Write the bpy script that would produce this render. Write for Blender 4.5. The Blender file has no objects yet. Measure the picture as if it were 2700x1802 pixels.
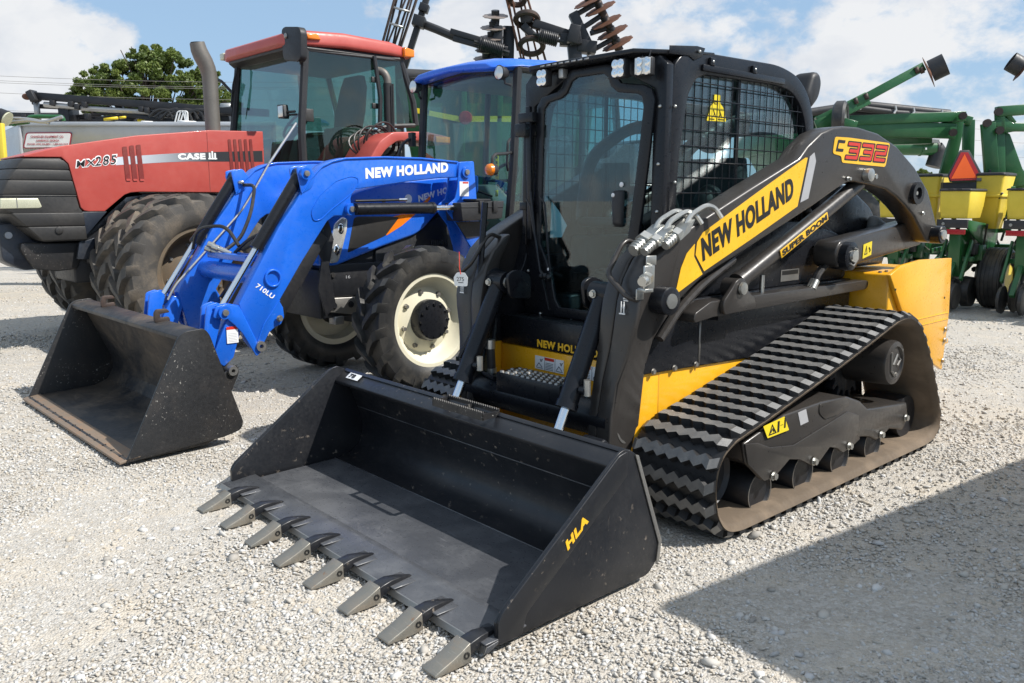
import bpy, bmesh, math, random
import numpy as np
from mathutils import Vector, Matrix, noise as mnoise

scene = bpy.context.scene
COL = scene.collection
R_ = math.radians

# ------------------------------------------------------------------ camera
CAM_H, FPX, HOR = 1.394, 2180.0, 527.0            # metres, focal length and horizon row in reference pixels (2700 wide)
PITCH = math.atan((901 - HOR) / FPX)
cam_d = bpy.data.cameras.new("camera")
cam_d.sensor_width = 36.0
cam_d.lens = FPX / 2700 * 36
cam_d.clip_start, cam_d.clip_end = 0.05, 3000
cam = bpy.data.objects.new("camera", cam_d)
cam.location = (0, 0, CAM_H)
cam.rotation_euler = (math.pi / 2 - PITCH, 0, 0)
COL.objects.link(cam)
scene.camera = cam

def ray(u, v):
    x, y = (u - 1350) / FPX, -(v - 901) / FPX
    c, s = math.cos(PITCH), math.sin(PITCH)
    return Vector((x, c + s * y, -s + c * y))

def at(u, v, Y):
    """world point seen at reference pixel (u, v), Y metres ahead of the camera"""
    d = ray(u, v)
    return Vector((0, 0, CAM_H)) + d * (Y / d.y)

# ------------------------------------------------------------------ sun and sky
SUN_DIR = Vector((0.843, -0.2525, 1.0)).normalized()
SUN_EL = math.asin(SUN_DIR.z)
SUN_AZ = math.atan2(SUN_DIR.x, SUN_DIR.y)
sun_d = bpy.data.lights.new("sun", 'SUN')
sun_d.energy = 4.4
sun_d.angle = R_(0.53)
sun_d.color = (1.0, 0.962, 0.905)
sun = bpy.data.objects.new("sun", sun_d)
sun.rotation_euler = SUN_DIR.to_track_quat('Z', 'Y').to_euler()
sun.location = (8, 2, 12)
COL.objects.link(sun)

world = bpy.data.worlds.new("World")
scene.world = world
world.use_nodes = True

def build_world():
    nt = world.node_tree
    N, L = nt.nodes, nt.links
    N.clear()
    out = N.new('ShaderNodeOutputWorld')
    bg = N.new('ShaderNodeBackground')
    bg.inputs['Strength'].default_value = 0.078
    sky = N.new('ShaderNodeTexSky')
    sky.sky_type = 'NISHITA'
    sky.sun_disc = False
    sky.sun_elevation = SUN_EL
    sky.sun_rotation = SUN_AZ
    sky.air_density, sky.dust_density, sky.ozone_density = 1.0, 0.6, 2.2
    tc = N.new('ShaderNodeTexCoord')

    def math_(op, a, b=None, clamp=False):
        n = N.new('ShaderNodeMath'); n.operation = op; n.use_clamp = clamp
        for i, x in enumerate((a, b)):
            if x is None: continue
            if isinstance(x, (int, float)): n.inputs[i].default_value = x
            else: L.new(x, n.inputs[i])
        return n.outputs[0]

    # flattened direction: clouds get smaller and denser towards the horizon
    mp = N.new('ShaderNodeMapping'); mp.inputs['Scale'].default_value = (1, 1, 1.55)
    L.new(tc.outputs['Generated'], mp.inputs['Vector'])
    def fbm(scale, det, rough, off, dist=0.0):
        m = N.new('ShaderNodeMapping'); m.inputs['Location'].default_value = off
        L.new(mp.outputs[0], m.inputs['Vector'])
        t = N.new('ShaderNodeTexNoise'); t.inputs['Scale'].default_value = scale
        t.inputs['Detail'].default_value = det; t.inputs['Roughness'].default_value = rough
        t.inputs['Distortion'].default_value = dist
        L.new(m.outputs[0], t.inputs['Vector'])
        return t.outputs['Fac']
    # lumps of cloud standing in fixed compass directions
    lumps = [  # (u, v, angular radius, weight)
        (150, 215, .060, .36), (260, 110, .040, .30), (320, 75, .022, .25), (40, 190, .05, .25), (190, 290, .05, .2), (345, 125, .02, .2),
        (690, 85, .020, .22), (560, 190, .035, .22), (20, 30, .07, .12),
        (1080, 60, .06, .22), (1300, 40, .07, .30), (1250, 120, .09, .22), (1600, 60, .07, .32), (1780, 70, .06, .28),
        (2230, 90, .10, .22), (2180, 270, .035, .26), (2440, 60, .09, .20), (2600, 260, .10, .22), (2080, 45, .05, .1),
        (2020, 170, .05, -.16), (560, 60, .085, -.36), (860, 55, .08, -.30), (470, 40, .06, -.25), (2110, 10, .05, -.15), (1010, 230, .05, -.2), (2500, 190, .05, -.1)]
    acc = 0.0
    for u, v, r, w in lumps:
        d = ray(u, v).normalized()
        vm = N.new('ShaderNodeVectorMath'); vm.operation = 'DISTANCE'
        L.new(tc.outputs['Generated'], vm.inputs[0]); vm.inputs[1].default_value = d
        g = math_('DIVIDE', vm.outputs['Value'], r)
        g = math_('POWER', g, 2.0)
        g = math_('EXPONENT', math_('MULTIPLY', g, -0.7))
        g = math_('MULTIPLY', g, w)
        acc = math_('ADD', g, acc)
    big = fbm(5.5, 9, .56, (3.1, 0.4, 1.7), .25)
    fine = fbm(19, 8, .6, (0.3, 5.2, 2.1), .1)
    f = math_('ADD', math_('MULTIPLY', big, 1.55), math_('MULTIPLY', fine, 1.25))
    f = math_('SUBTRACT', f, .90)
    acc = math_('MULTIPLY', acc, .95)
    f = math_('ADD', f, acc)
    # extra cloud added overhead, out of view, for whiter and brighter fill light
    sx = N.new('ShaderNodeSeparateXYZ'); L.new(tc.outputs['Generated'], sx.inputs[0])
    up = N.new('ShaderNodeMapRange'); up.inputs['From Min'].default_value = .30; up.inputs['From Max'].default_value = .75; up.inputs['To Max'].default_value = .22
    L.new(sx.outputs['Z'], up.inputs['Value'])
    f = math_('ADD', f, up.outputs[0])
    mr = N.new('ShaderNodeMapRange'); mr.interpolation_type = 'SMOOTHSTEP'
    mr.inputs['From Min'].default_value = .52; mr.inputs['From Max'].default_value = .90
    L.new(f, mr.inputs['Value'])
    # clouds: bright tops, greyer where thick
    shade = fbm(7.5, 6, .55, (7.7, 1.4, 4.9), .2)
    mr2 = N.new('ShaderNodeMapRange')
    mr2.inputs['From Min'].default_value = .46; mr2.inputs['From Max'].default_value = .72
    L.new(shade, mr2.inputs['Value'])
    cc = N.new('ShaderNodeMix'); cc.data_type = 'RGBA'
    L.new(mr2.outputs[0], cc.inputs['Factor'])
    cc.inputs['A'].default_value = (8.7, 8.75, 8.85, 1)
    cc.inputs['B'].default_value = (5.9, 6.4, 7.3, 1)
    # the sky itself a little paler than the bare model (summer moisture)
    pale = N.new('ShaderNodeMix'); pale.data_type = 'RGBA'
    pale.inputs['Factor'].default_value = .62
    L.new(sky.outputs[0], pale.inputs['A'])
    pale.inputs['B'].default_value = (4.3, 6.5, 9.2, 1)
    mx = N.new('ShaderNodeMix'); mx.data_type = 'RGBA'
    L.new(math_('MULTIPLY', mr.outputs[0], .94), mx.inputs['Factor'])
    L.new(pale.outputs['Result'], mx.inputs['A']); L.new(cc.outputs['Result'], mx.inputs['B'])
    L.new(mx.outputs['Result'], bg.inputs['Color'])
    L.new(bg.outputs[0], out.inputs['Surface'])
build_world()

vs = scene.view_settings
vs.view_transform = 'Standard'; vs.look = 'None'; vs.gamma = 1.0; vs.use_curve_mapping = False
vs.exposure = 0.40
scene.cycles.max_bounces = 8
scene.cycles.transparent_max_bounces = 16
scene.cycles.glossy_bounces = 4
scene.cycles.use_denoising = True

# ------------------------------------------------------------------ materials
MATS = {}
def mat_nodes(name):
    m = bpy.data.materials.new(name); m.use_nodes = True
    nt = m.node_tree
    return m, nt, nt.nodes, nt.links, nt.nodes['Principled BSDF']

def tex_coord(N, L, scale=(1, 1, 1)):
    tc = N.new('ShaderNodeTexCoord'); mp = N.new('ShaderNodeMapping'); mp.inputs['Scale'].default_value = scale
    L.new(tc.outputs['Object'], mp.inputs['Vector'])
    return mp.outputs[0]

def noise_n(N, L, vec, scale, det=5, rough=.55, dist=0):
    t = N.new('ShaderNodeTexNoise'); t.inputs['Scale'].default_value = scale
    t.inputs['Detail'].default_value = det; t.inputs['Roughness'].default_value = rough; t.inputs['Distortion'].default_value = dist
    L.new(vec, t.inputs['Vector'])
    return t.outputs['Fac']

def rng(N, L, v, a, b, c=0., d=1.):
    m = N.new('ShaderNodeMapRange'); L.new(v, m.inputs['Value'])
    for k, x in zip(('From Min', 'From Max', 'To Min', 'To Max'), (a, b, c, d)): m.inputs[k].default_value = x
    return m.outputs[0]

def mixc(N, L, fac, A, B):
    m = N.new('ShaderNodeMix'); m.data_type = 'RGBA'
    for k, x in (('Factor', fac), ('A', A), ('B', B)):
        if isinstance(x, (int, float)): m.inputs[k].default_value = x
        elif isinstance(x, tuple): m.inputs[k].default_value = (*x[:3], 1)
        else: L.new(x, m.inputs[k])
    return m.outputs['Result']

def paint(name, rgb, rough=.35, metal=0., dirt=.25, dirt_rgb=(.28, .24, .19), scr=0., bump=.02, coat=0., dscale=3., spec=.5, chips=None, chip_scale=34):
    """painted or bare metal, plastic or rubber with dust, wear and faint unevenness"""
    if name in MATS: return MATS[name]
    m, nt, N, L, B = mat_nodes(name)
    v = tex_coord(N, L)
    n1 = noise_n(N, L, v, dscale, 8, .62, .4)
    n2 = noise_n(N, L, v, dscale * 14, 5, .6)
    d = rng(N, L, n1, .45, .80, 0, dirt)
    mul = N.new('ShaderNodeMath'); mul.operation = 'MULTIPLY'; L.new(d, mul.inputs[0]); L.new(rng(N, L, n2, .25, .75, .35, 1.25), mul.inputs[1])
    col = mixc(N, L, mul.outputs[0], rgb, dirt_rgb)
    var = mixc(N, L, rng(N, L, n1, .3, .7, 0, 1), tuple(c * .88 for c in rgb), tuple(min(1, c * 1.1) for c in rgb))
    col = mixc(N, L, mul.outputs[0], var, dirt_rgb)
    if scr > 0:
        vv = tex_coord(N, L, (3, 60, 18))
        s = rng(N, L, noise_n(N, L, vv, 2.2, 4, .7, .6), .60, .78, 0, scr)
        col = mixc(N, L, s, col, tuple(min(1, c * 2 + .10) for c in rgb))
    if chips:
        s = rng(N, L, noise_n(N, L, v, chip_scale, 3, .6), .64, .70, 0, .8)
        s2 = rng(N, L, noise_n(N, L, v, 2.1, 4, .6), .46, .62, 0, 1)
        k = N.new('ShaderNodeMath'); k.operation = 'MULTIPLY'; L.new(s, k.inputs[0]); L.new(s2, k.inputs[1])
        col = mixc(N, L, k.outputs[0], col, chips)
    L.new(col, B.inputs['Base Color'])
    B.inputs['Metallic'].default_value = metal
    L.new(rng(N, L, n2, .3, .7, max(.03, rough - .07), min(1, rough + .10)), B.inputs['Roughness'])
    B.inputs['Specular IOR Level'].default_value = spec
    B.inputs['Coat Weight'].default_value = coat
    B.inputs['Coat Roughness'].default_value = .08
    if bump > 0:
        bp = N.new('ShaderNodeBump'); bp.inputs['Strength'].default_value = bump * 4; bp.inputs['Distance'].default_value = .004
        L.new(n2, bp.inputs['Height']); L.new(bp.outputs[0], B.inputs['Normal'])
    MATS[name] = m
    return m

def glass(name, tint=(.62, .80, .78), refl=.9, f0=.045, dust=.05):
    if name in MATS: return MATS[name]
    m = bpy.data.materials.new(name); m.use_nodes = True
    N, L = m.node_tree.nodes, m.node_tree.links
    N.clear()
    out = N.new('ShaderNodeOutputMaterial')
    tr = N.new('ShaderNodeBsdfTransparent'); tr.inputs['Color'].default_value = (*tint, 1)
    gl = N.new('ShaderNodeBsdfGlossy'); gl.inputs['Roughness'].default_value = .015; gl.inputs['Color'].default_value = (refl, refl, refl, 1)
    fr = N.new('ShaderNodeLayerWeight'); fr.inputs['Blend'].default_value = .5
    pw = N.new('ShaderNodeMath'); pw.operation = 'POWER'; L.new(fr.outputs['Facing'], pw.inputs[0]); pw.inputs[1].default_value = 2.7
    v = tex_coord(N, L)
    mx = N.new('ShaderNodeMixShader')
    k = N.new('ShaderNodeMath'); k.operation = 'MULTIPLY_ADD'; L.new(pw.outputs[0], k.inputs[0]); k.inputs[1].default_value = .85; k.inputs[2].default_value = f0
    k.use_clamp = True
    L.new(k.outputs[0], mx.inputs[0]); L.new(tr.outputs[0], mx.inputs[1]); L.new(gl.outputs[0], mx.inputs[2])
    df = N.new('ShaderNodeBsdfDiffuse'); df.inputs['Color'].default_value = (.45, .45, .42, 1)
    mx2 = N.new('ShaderNodeMixShader')
    L.new(rng(N, L, noise_n(N, L, v, 4, 7, .65, .5), .42, .8, dust * .4, dust * 2.2), mx2.inputs[0])
    L.new(mx.outputs[0], mx2.inputs[1]); L.new(df.outputs[0], mx2.inputs[2])
    L.new(mx2.outputs[0], out.inputs['Surface'])
    MATS[name] = m
    return m

K = {}
K['black'] = paint('black_paint', (.010, .011, .014), .30, dirt=.07, dirt_rgb=(.08, .075, .07), coat=.05, spec=.3, bump=.004)
K['blackplastic'] = paint('black_plastic', (.018, .018, .02), .5, dirt=.14, dirt_rgb=(.14, .125, .11))
K['charcoal'] = paint('charcoal_paint', (.040, .036, .033), .33, dirt=.12, dirt_rgb=(.13, .115, .10), coat=.14, metal=.1, bump=.004, spec=.4)
K['yellow'] = paint('yellow_paint', (.88, .43, .016), .30, dirt=.12, dirt_rgb=(.45, .26, .08), coat=.3)
K['bucketblack'] = paint('bucket_black', (.012, .013, .016), .36, dirt=.16, dirt_rgb=(.11, .10, .09), scr=.10, dscale=4, chips=(.24, .2, .16))
K['bucketfloor'] = paint('bucket_floor', (.062, .065, .072), .31, dirt=.35, dirt_rgb=(.24, .24, .24), scr=.55, dscale=5)
K['usedblack'] = paint('used_black', (.016, .016, .017), .45, dirt=.22, dirt_rgb=(.13, .10, .075), scr=.16, dscale=4, chips=(.42, .40, .36), chip_scale=70)
K['usedinside'] = paint('used_inside', (.022, .022, .024), .48, dirt=.80, dirt_rgb=(.22, .165, .11), scr=.25, dscale=2.2)
K['tooth'] = paint('worn_tooth', (.26, .245, .21), .40, metal=.55, dirt=.7, dirt_rgb=(.28, .20, .13), scr=.5, dscale=16, chips=(.30, .15, .07))
K['rustedge'] = paint('rusty_edge', (.26, .20, .15), .6, metal=.3, dirt=.8, dirt_rgb=(.32, .16, .07), dscale=14)
K['chrome'] = paint('chrome', (.82, .83, .84), .12, metal=1, dirt=.05, bump=0)
K['zinc'] = paint('zinc_plated', (.52, .52, .49), .34, metal=.9, dirt=.15, dscale=20)
K['steel'] = paint('dull_steel', (.34, .33, .31), .42, metal=.8, dirt=.3, dscale=12)
K['rubber'] = paint('black_rubber', (.022, .022, .022), .44, dirt=.45, dirt_rgb=(.17, .15, .12), dscale=7, bump=.06, spec=.6)
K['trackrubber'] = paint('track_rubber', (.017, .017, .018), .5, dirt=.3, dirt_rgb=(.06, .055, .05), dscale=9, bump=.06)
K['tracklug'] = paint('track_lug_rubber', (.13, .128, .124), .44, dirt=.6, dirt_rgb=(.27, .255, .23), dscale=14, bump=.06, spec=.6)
K['trackdirt'] = paint('dirty_track_rubber', (.125, .092, .062), .8, dirt=.7, dirt_rgb=(.27, .20, .135), dscale=5, bump=.06)
K['oldtyre'] = paint('muddy_tyre', (.070, .064, .057), .62, dirt=.85, dirt_rgb=(.26, .205, .145), dscale=6, bump=.10)
K['hose'] = paint('rubber_hose', (.020, .020, .021), .42, dirt=.2)
K['blue'] = paint('blue_paint', (.012, .135, .68), .30, dirt=.28, dirt_rgb=(.17, .25, .42), coat=.22, bump=.004, scr=.05, dscale=2.2)
K['cream'] = paint('cream_paint', (.74, .70, .54), .38, dirt=.25, dirt_rgb=(.45, .38, .26))
K['red'] = paint('faded_red_paint', (.45, .070, .055), .42, dirt=.32, dirt_rgb=(.52, .19, .15), coat=.10, dscale=1.3, bump=.008)
K['darkred'] = paint('vent_red', (.20, .022, .018), .5)
K['grille'] = paint('grille_plastic', (.028, .027, .026), .48, dirt=.3, dirt_rgb=(.11, .095, .08))
K['navy'] = paint('dark_blue_metal', (.018, .024, .036), .35, dirt=.2)
K['rim_rust'] = paint('rusty_rim', (.16, .125, .085), .6, metal=.2, dirt=.7, dirt_rgb=(.21, .12, .06), dscale=7)
K['exhaust'] = paint('sooty_exhaust', (.19, .175, .155), .55, metal=.5, dirt=.6, dirt_rgb=(.05, .047, .045), dscale=4)
K['jdgreen'] = paint('green_paint', (.013, .105, .027), .38, dirt=.28, dirt_rgb=(.11, .16, .08), coat=.2)
K['jdyellow'] = paint('lemon_plastic', (.76, .58, .055), .45, dirt=.26, dirt_rgb=(.55, .42, .12))
K['rust'] = paint('rusty_steel', (.125, .055, .032), .7, metal=.2, dirt=.7, dirt_rgb=(.24, .10, .045), dscale=9)
K['rustdark'] = paint('dark_rusty_steel', (.055, .040, .034), .6, metal=.2, dirt=.6, dirt_rgb=(.15, .075, .045), dscale=7)
K['toolblack'] = paint('implement_black', (.012, .013, .016), .45, dirt=.2, dirt_rgb=(.10, .085, .07))
K['greydisc'] = paint('grey_disc_steel', (.30, .25, .22), .5, metal=.5, dirt=.6, dirt_rgb=(.26, .16, .11), dscale=8)
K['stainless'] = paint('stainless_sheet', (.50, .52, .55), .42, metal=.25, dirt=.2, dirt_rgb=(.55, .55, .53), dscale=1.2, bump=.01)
K['galv'] = paint('galvanised_pipe', (.45, .45, .44), .4, metal=.7, dirt=.3)
K['white'] = paint('white_sticker', (.80, .80, .80), .45, dirt=.06, bump=0)
K['whiteletter'] = paint('white_letter', (.85, .85, .84), .4, dirt=.03, bump=0)
K['blackletter'] = paint('black_letter', (.014, .014, .014), .4, dirt=.03, bump=0)
K['greyletter'] = paint('grey_letter', (.40, .40, .41), .4, dirt=.03, bump=0)
K['decalyellow'] = paint('yellow_decal', (.86, .48, .025), .3, dirt=.03, bump=0)
K['warnyellow'] = paint('warning_yellow', (.80, .62, .02), .4, dirt=.08, bump=0)
K['decalred'] = paint('red_decal', (.60, .035, .02), .35, dirt=.03, bump=0)
K['signred'] = paint('sign_red', (.40, .025, .045), .4, dirt=.1, bump=0)
K['orange'] = paint('orange_lens', (.90, .22, .01), .2, dirt=.05, coat=.5)
K['smvorange'] = paint('fluorescent_orange', (1.0, .13, .012), .45, dirt=.03, bump=0)
K['smvred'] = paint('reflector_red', (.42, .015, .02), .3, dirt=.05)
K['lens'] = paint('lamp_lens', (.74, .74, .71), .14, dirt=.08, metal=.55, coat=.6, bump=.03, dscale=25)
K['lensold'] = paint('yellowed_lens', (.60, .60, .44), .25, dirt=.2, metal=.15, coat=.5, dscale=12)
K['seat'] = paint('seat_fabric', (.030, .032, .036), .8, dirt=.1)
K['greycloth'] = paint('grey_trim', (.16, .17, .17), .7, dirt=.1)
K['stripe'] = paint('silver_stripe', (.52, .55, .60), .35, dirt=.08, bump=0)
def fade_stripe():
    m, nt, N, L, B = mat_nodes('fading_stripe')
    tc = N.new('ShaderNodeTexCoord'); sx = N.new('ShaderNodeSeparateXYZ'); L.new(tc.outputs['Object'], sx.inputs[0])
    L.new(mixc(N, L, rng(N, L, sx.outputs['Y'], -.25, .55), (.56, .59, .64), (.03, .03, .033)), B.inputs['Base Color'])
    B.inputs['Roughness'].default_value = .4
    return m
K['fadestripe'] = fade_stripe()
K['darkstripe'] = paint('dark_stripe', (.035, .035, .038), .4, dirt=.1, bump=0)
K['tag'] = paint('tag_card', (.82, .82, .80), .6, dirt=.04, bump=0)
K['redstring'] = paint('red_cable_tie', (.75, .06, .03), .4, dirt=0)
K['tarp'] = paint('black_tarp', (.030, .030, .032), .5, dirt=.3, dirt_rgb=(.12, .11, .10))
K['lampyellow'] = paint('yellow_marker', (.85, .62, .02), .4)
K['glass'] = glass('cab_glass', (.62, .79, .83), f0=.045, dust=.003)
K['sideglass'] = glass('cab_side_glass', (.80, .92, .92), f0=.04, dust=.0)
K['glassblue'] = glass('tractor_glass', (.64, .80, .77), f0=.06, dust=.004)
K['glassred'] = glass('old_tractor_glass', (.46, .62, .57), f0=.07, dust=.012)

# ------------------------------------------------------------------ mesh helpers
def fillet(pts, r, n=4, closed=True):
    """round the corners of a 2D or 3D polyline"""
    P = [Vector(p) for p in pts]
    out = []
    N_ = len(P)
    for i, p in enumerate(P):
        if not closed and i in (0, N_ - 1):
            out.append(p); continue
        a, b = P[i - 1] - p, P[(i + 1) % N_] - p
        la, lb = a.length, b.length
        if la < 1e-6 or lb < 1e-6: out.append(p); continue
        rr = r[i] if isinstance(r, (list, tuple)) else r
        t = min(rr, la * .45, lb * .45)
        if t < 1e-5: out.append(p); continue
        A, Bv = p + a / la * t, p + b / lb * t
        for k in range(n + 1):
            q = k / n
            out.append(A * (1 - q) ** 2 + p * (2 * q * (1 - q)) + Bv * q ** 2)
    return [tuple(x) for x in out]

def put(axis, p, d):
    return {'x': (d, p[0], p[1]), 'y': (p[0], d, p[1]), 'z': (p[0], p[1], d)}[axis]

class M:
    def __init__(self): self.b = bmesh.new()
    def face(self, vs):
        try: return self.b.faces.new(vs)
        except ValueError: return None
    def poly(self, pts):
        return self.face([self.b.verts.new(p) for p in pts])
    def box(self, x0, x1, y0, y1, z0, z1):
        v = [self.b.verts.new((x, y, z)) for x in (x0, x1) for y in (y0, y1) for z in (z0, z1)]
        for f in ((0, 1, 3, 2), (4, 6, 7, 5), (0, 4, 5, 1), (2, 3, 7, 6), (0, 2, 6, 4), (1, 5, 7, 3)): self.face([v[i] for i in f])
        return self
    def obox(self, c, X, Y, Z):
        """box about centre c with half-extent vectors X, Y, Z"""
        c, X, Y, Z = map(Vector, (c, X, Y, Z))
        v = [self.b.verts.new(c + X * i + Y * j + Z * k) for i in (-1, 1) for j in (-1, 1) for k in (-1, 1)]
        for f in ((0, 1, 3, 2), (4, 6, 7, 5), (0, 4, 5, 1), (2, 3, 7, 6), (0, 2, 6, 4), (1, 5, 7, 3)): self.face([v[i] for i in f])
        return self
    def prism(self, axis, pts, a, b):
        A = [self.b.verts.new(put(axis, p, a)) for p in pts]
        B_ = [self.b.verts.new(put(axis, p, b)) for p in pts]
        self.face(A); self.face(B_[::-1])
        n = len(pts)
        for i in range(n): self.face([A[i], A[(i + 1) % n], B_[(i + 1) % n], B_[i]])
        return self
    def ring(self, axis, outer, inner, a, b):
        n = len(outer)
        V = [[self.b.verts.new(put(axis, p, d)) for p in pp] for pp in (outer, inner) for d in (a, b)]
        oa, ob, ia, ib = V
        for i in range(n):
            j = (i + 1) % n
            self.face([oa[i], oa[j], ia[j], ia[i]]); self.face([ob[i], ib[i], ib[j], ob[j]])
            self.face([oa[i], ob[i], ob[j], oa[j]]); self.face([ia[i], ia[j], ib[j], ib[i]])
        return self
    def loft(self, secs, cap=True, closed=True):
        S = [[self.b.verts.new(p) for p in s] for s in secs]
        n = len(S[0])
        for a, b in zip(S, S[1:]):
            for i in range(n if closed else n - 1):
                j = (i + 1) % n
                self.face([a[i], a[j], b[j], b[i]])
        if cap and closed: self.face(S[0][::-1]); self.face(S[-1])
        return self
    def tube(self, pts, r, n=10, closed=False, fil=0, fn=5):
        if fil:
            old = [Vector(p) for p in pts]
            pts = fillet(pts, fil, fn, closed)
            if isinstance(r, (list, tuple)): r = [r[min(range(len(old)), key=lambda k: (old[k] - Vector(p)).length)] for p in pts]
        P = [Vector(p) for p in pts]
        k = len(P)
        secs = []
        up = None
        for i, p in enumerate(P):
            a = P[i - 1] if (i or closed) else p
            c = P[(i + 1) % k] if (i < k - 1 or closed) else p
            t = (c - a)
            if t.length < 1e-9: t = Vector((0, 0, 1))
            t.normalize()
            if up is None:
                up = Vector((0, 0, 1)) if abs(t.z) < .9 else Vector((1, 0, 0))
            u = (up - t * up.dot(t))
            if u.length < 1e-5: u = t.orthogonal()
            u.normalize(); up = u
            w = t.cross(u)
            rr = r[i] if isinstance(r, (list, tuple)) else r
            secs.append([p + (u * math.cos(q) + w * math.sin(q)) * rr for q in [2 * math.pi * s / n for s in range(n)]])
        if closed: secs.append(secs[0])
        return self.loft(secs, cap=not closed)
    def cyl(self, p, q, r, r2=None, n=20):
        return self.tube([p, q], [r, r if r2 is None else r2], n)
    def lathe(self, prof, axis, c, n=40, closed=True):
        """prof: (along, radius) pairs round an axis through c; closed = ring-like section"""
        c = Vector(c); S = []
        for k in range(n):
            q = 2 * math.pi * k / n
            cs, sn = math.cos(q), math.sin(q)
            S.append([c + Vector({'x': (d, r * cs, r * sn), 'y': (r * cs, d, r * sn), 'z': (r * cs, r * sn, d)}[axis]) for d, r in prof])
        S.append(S[0])
        V = [[self.b.verts.new(p) for p in s] for s in S[:-1]]
        V.append(V[0])
        m = len(prof)
        for a, b in zip(V, V[1:]):
            for i in range(m if closed else m - 1):
                j = (i + 1) % m
                self.face([a[i], a[j], b[j], b[i]])
        if not closed:
            self.face([v[0] for v in V[:-1]]); self.face([v[-1] for v in V[:-1]][::-1])
        return self
    def ell(self, c, r, nu=20, nv=12):
        c = Vector(c)
        r = (r, r, r) if isinstance(r, (int, float)) else r
        S = []
        for i in range(1, nv):
            ph = math.pi * i / nv
            S.append([self.b.verts.new(c + Vector((r[0] * math.sin(ph) * math.cos(q), r[1] * math.sin(ph) * math.sin(q), r[2] * math.cos(ph)))) for q in [2 * math.pi * k / nu for k in range(nu)]])
        t, bt = self.b.verts.new(c + Vector((0, 0, r[2]))), self.b.verts.new(c - Vector((0, 0, r[2])))
        for a, b in zip(S, S[1:]):
            for k in range(nu): self.face([a[k], b[k], b[(k + 1) % nu], a[(k + 1) % nu]])
        for k in range(nu):
            self.face([t, S[0][k], S[0][(k + 1) % nu]]); self.face([bt, S[-1][(k + 1) % nu], S[-1][k]])
        return self
    def bolt(self, c, axis, r=.012, h=.012):
        """a hexagon head standing proud along axis (a unit vector)"""
        c, axis = Vector(c), Vector(axis)
        self.tube([c, c + axis * h], r, 6)
        self.tube([c + axis * h * .2, c + axis * h * .3], r * 1.35, 10)
        return self
    def bar(self, p, q, w, h, up=(0, 0, 1)):
        p, q, up = Vector(p), Vector(q), Vector(up)
        t = (q - p); ln = t.length; t.normalize()
        s = t.cross(up)
        if s.length < 1e-4: s = t.orthogonal()
        s.normalize(); u = s.cross(t)
        return self.obox((p + q) / 2, t * ln / 2, s * w / 2, u * h / 2)
    def obj(self, name, mat, parent=None, bevel=0., seg=2, ang=32, flat=False):
        b = self.b
        bmesh.ops.remove_doubles(b, verts=b.verts, dist=1e-6)
        bmesh.ops.recalc_face_normals(b, faces=b.faces)
        if bevel > 0:
            es = [e for e in b.edges if len(e.link_faces) == 2 and e.calc_face_angle(0) > R_(ang)]
            if es:
                bmesh.ops.bevel(b, geom=es, offset=bevel, segments=seg, affect='EDGES', clamp_overlap=True, profile=.5)
        me = bpy.data.meshes.new(name)
        for f in b.faces: f.smooth = not flat
        for e in b.edges:
            if len(e.link_faces) == 2 and e.calc_face_angle(0) > R_(38 if not bevel else 50): e.smooth = False
        b.to_mesh(me); b.free()
        me.materials.append(K[mat] if isinstance(mat, str) else mat)
        o = bpy.data.objects.new(name, me)
        COL.objects.link(o)
        if parent is not None: o.parent = parent
        return o

def thing(name, label, cat, loc=(0, 0, 0), rot=0., group=None):
    o = bpy.data.objects.new(name, None); o.empty_display_size = .3
    COL.objects.link(o)
    o.location = loc; o.rotation_euler = (0, 0, R_(rot))
    o['label'] = label; o['category'] = cat
    if group: o['group'] = group
    return o

def tag(o, label=None, cat=None, group=None, kind=None):
    for k, v in (('label', label), ('category', cat), ('group', group), ('kind', kind)):
        if v: o[k] = v
    return o

def copy_tree(o, parent=None):
    c = o.copy(); COL.objects.link(c)
    if parent is not None: c.parent = parent
    for ch in [x for x in bpy.data.objects if x.parent == o]: copy_tree(ch, c)
    return c

def text(name, s, mat, parent, org, xd, yd, w, h, depth=.0015, bold=.0, shear=0., space=None):
    """raised lettering: org = lower left corner, xd / yd = reading and up directions"""
    cu = bpy.data.curves.new(name, 'FONT')
    cu.body = s; cu.size = 1; cu.extrude = .02; cu.offset = bold; cu.shear = shear
    cu.space_character = space or (1.0 + bold * 2); cu.resolution_u = 4
    ob = bpy.data.objects.new(name + '_curve', cu)
    COL.objects.link(ob)
    dg = bpy.context.evaluated_depsgraph_get()
    me = bpy.data.meshes.new_from_object(ob.evaluated_get(dg))
    bpy.data.objects.remove(ob); bpy.data.curves.remove(cu)
    co = np.empty(len(me.vertices) * 3, np.float32); me.vertices.foreach_get('co', co); co = co.reshape(-1, 3)
    lo, hi = co.min(0), co.max(0)
    xd, yd, org = Vector(xd).normalized(), Vector(yd), Vector(org)
    yd = yd.normalized()
    nd = xd.cross(yd).normalized()
    u = (co[:, 0] - lo[0]) / (hi[0] - lo[0]) * w
    v = (co[:, 1] - lo[1]) / (hi[1] - lo[1]) * h
    z = (co[:, 2] - lo[2]) / (hi[2] - lo[2]) * depth
    out = np.outer(u, xd) + np.outer(v, yd) + np.outer(z, nd) + np.array(org)
    me.vertices.foreach_set('co', out.astype(np.float32).ravel()); me.update()
    me.name = name
    me.materials.clear(); me.materials.append(K[mat])
    o = bpy.data.objects.new(name, me); COL.objects.link(o)
    if parent is not None: o.parent = parent
    return o

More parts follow.
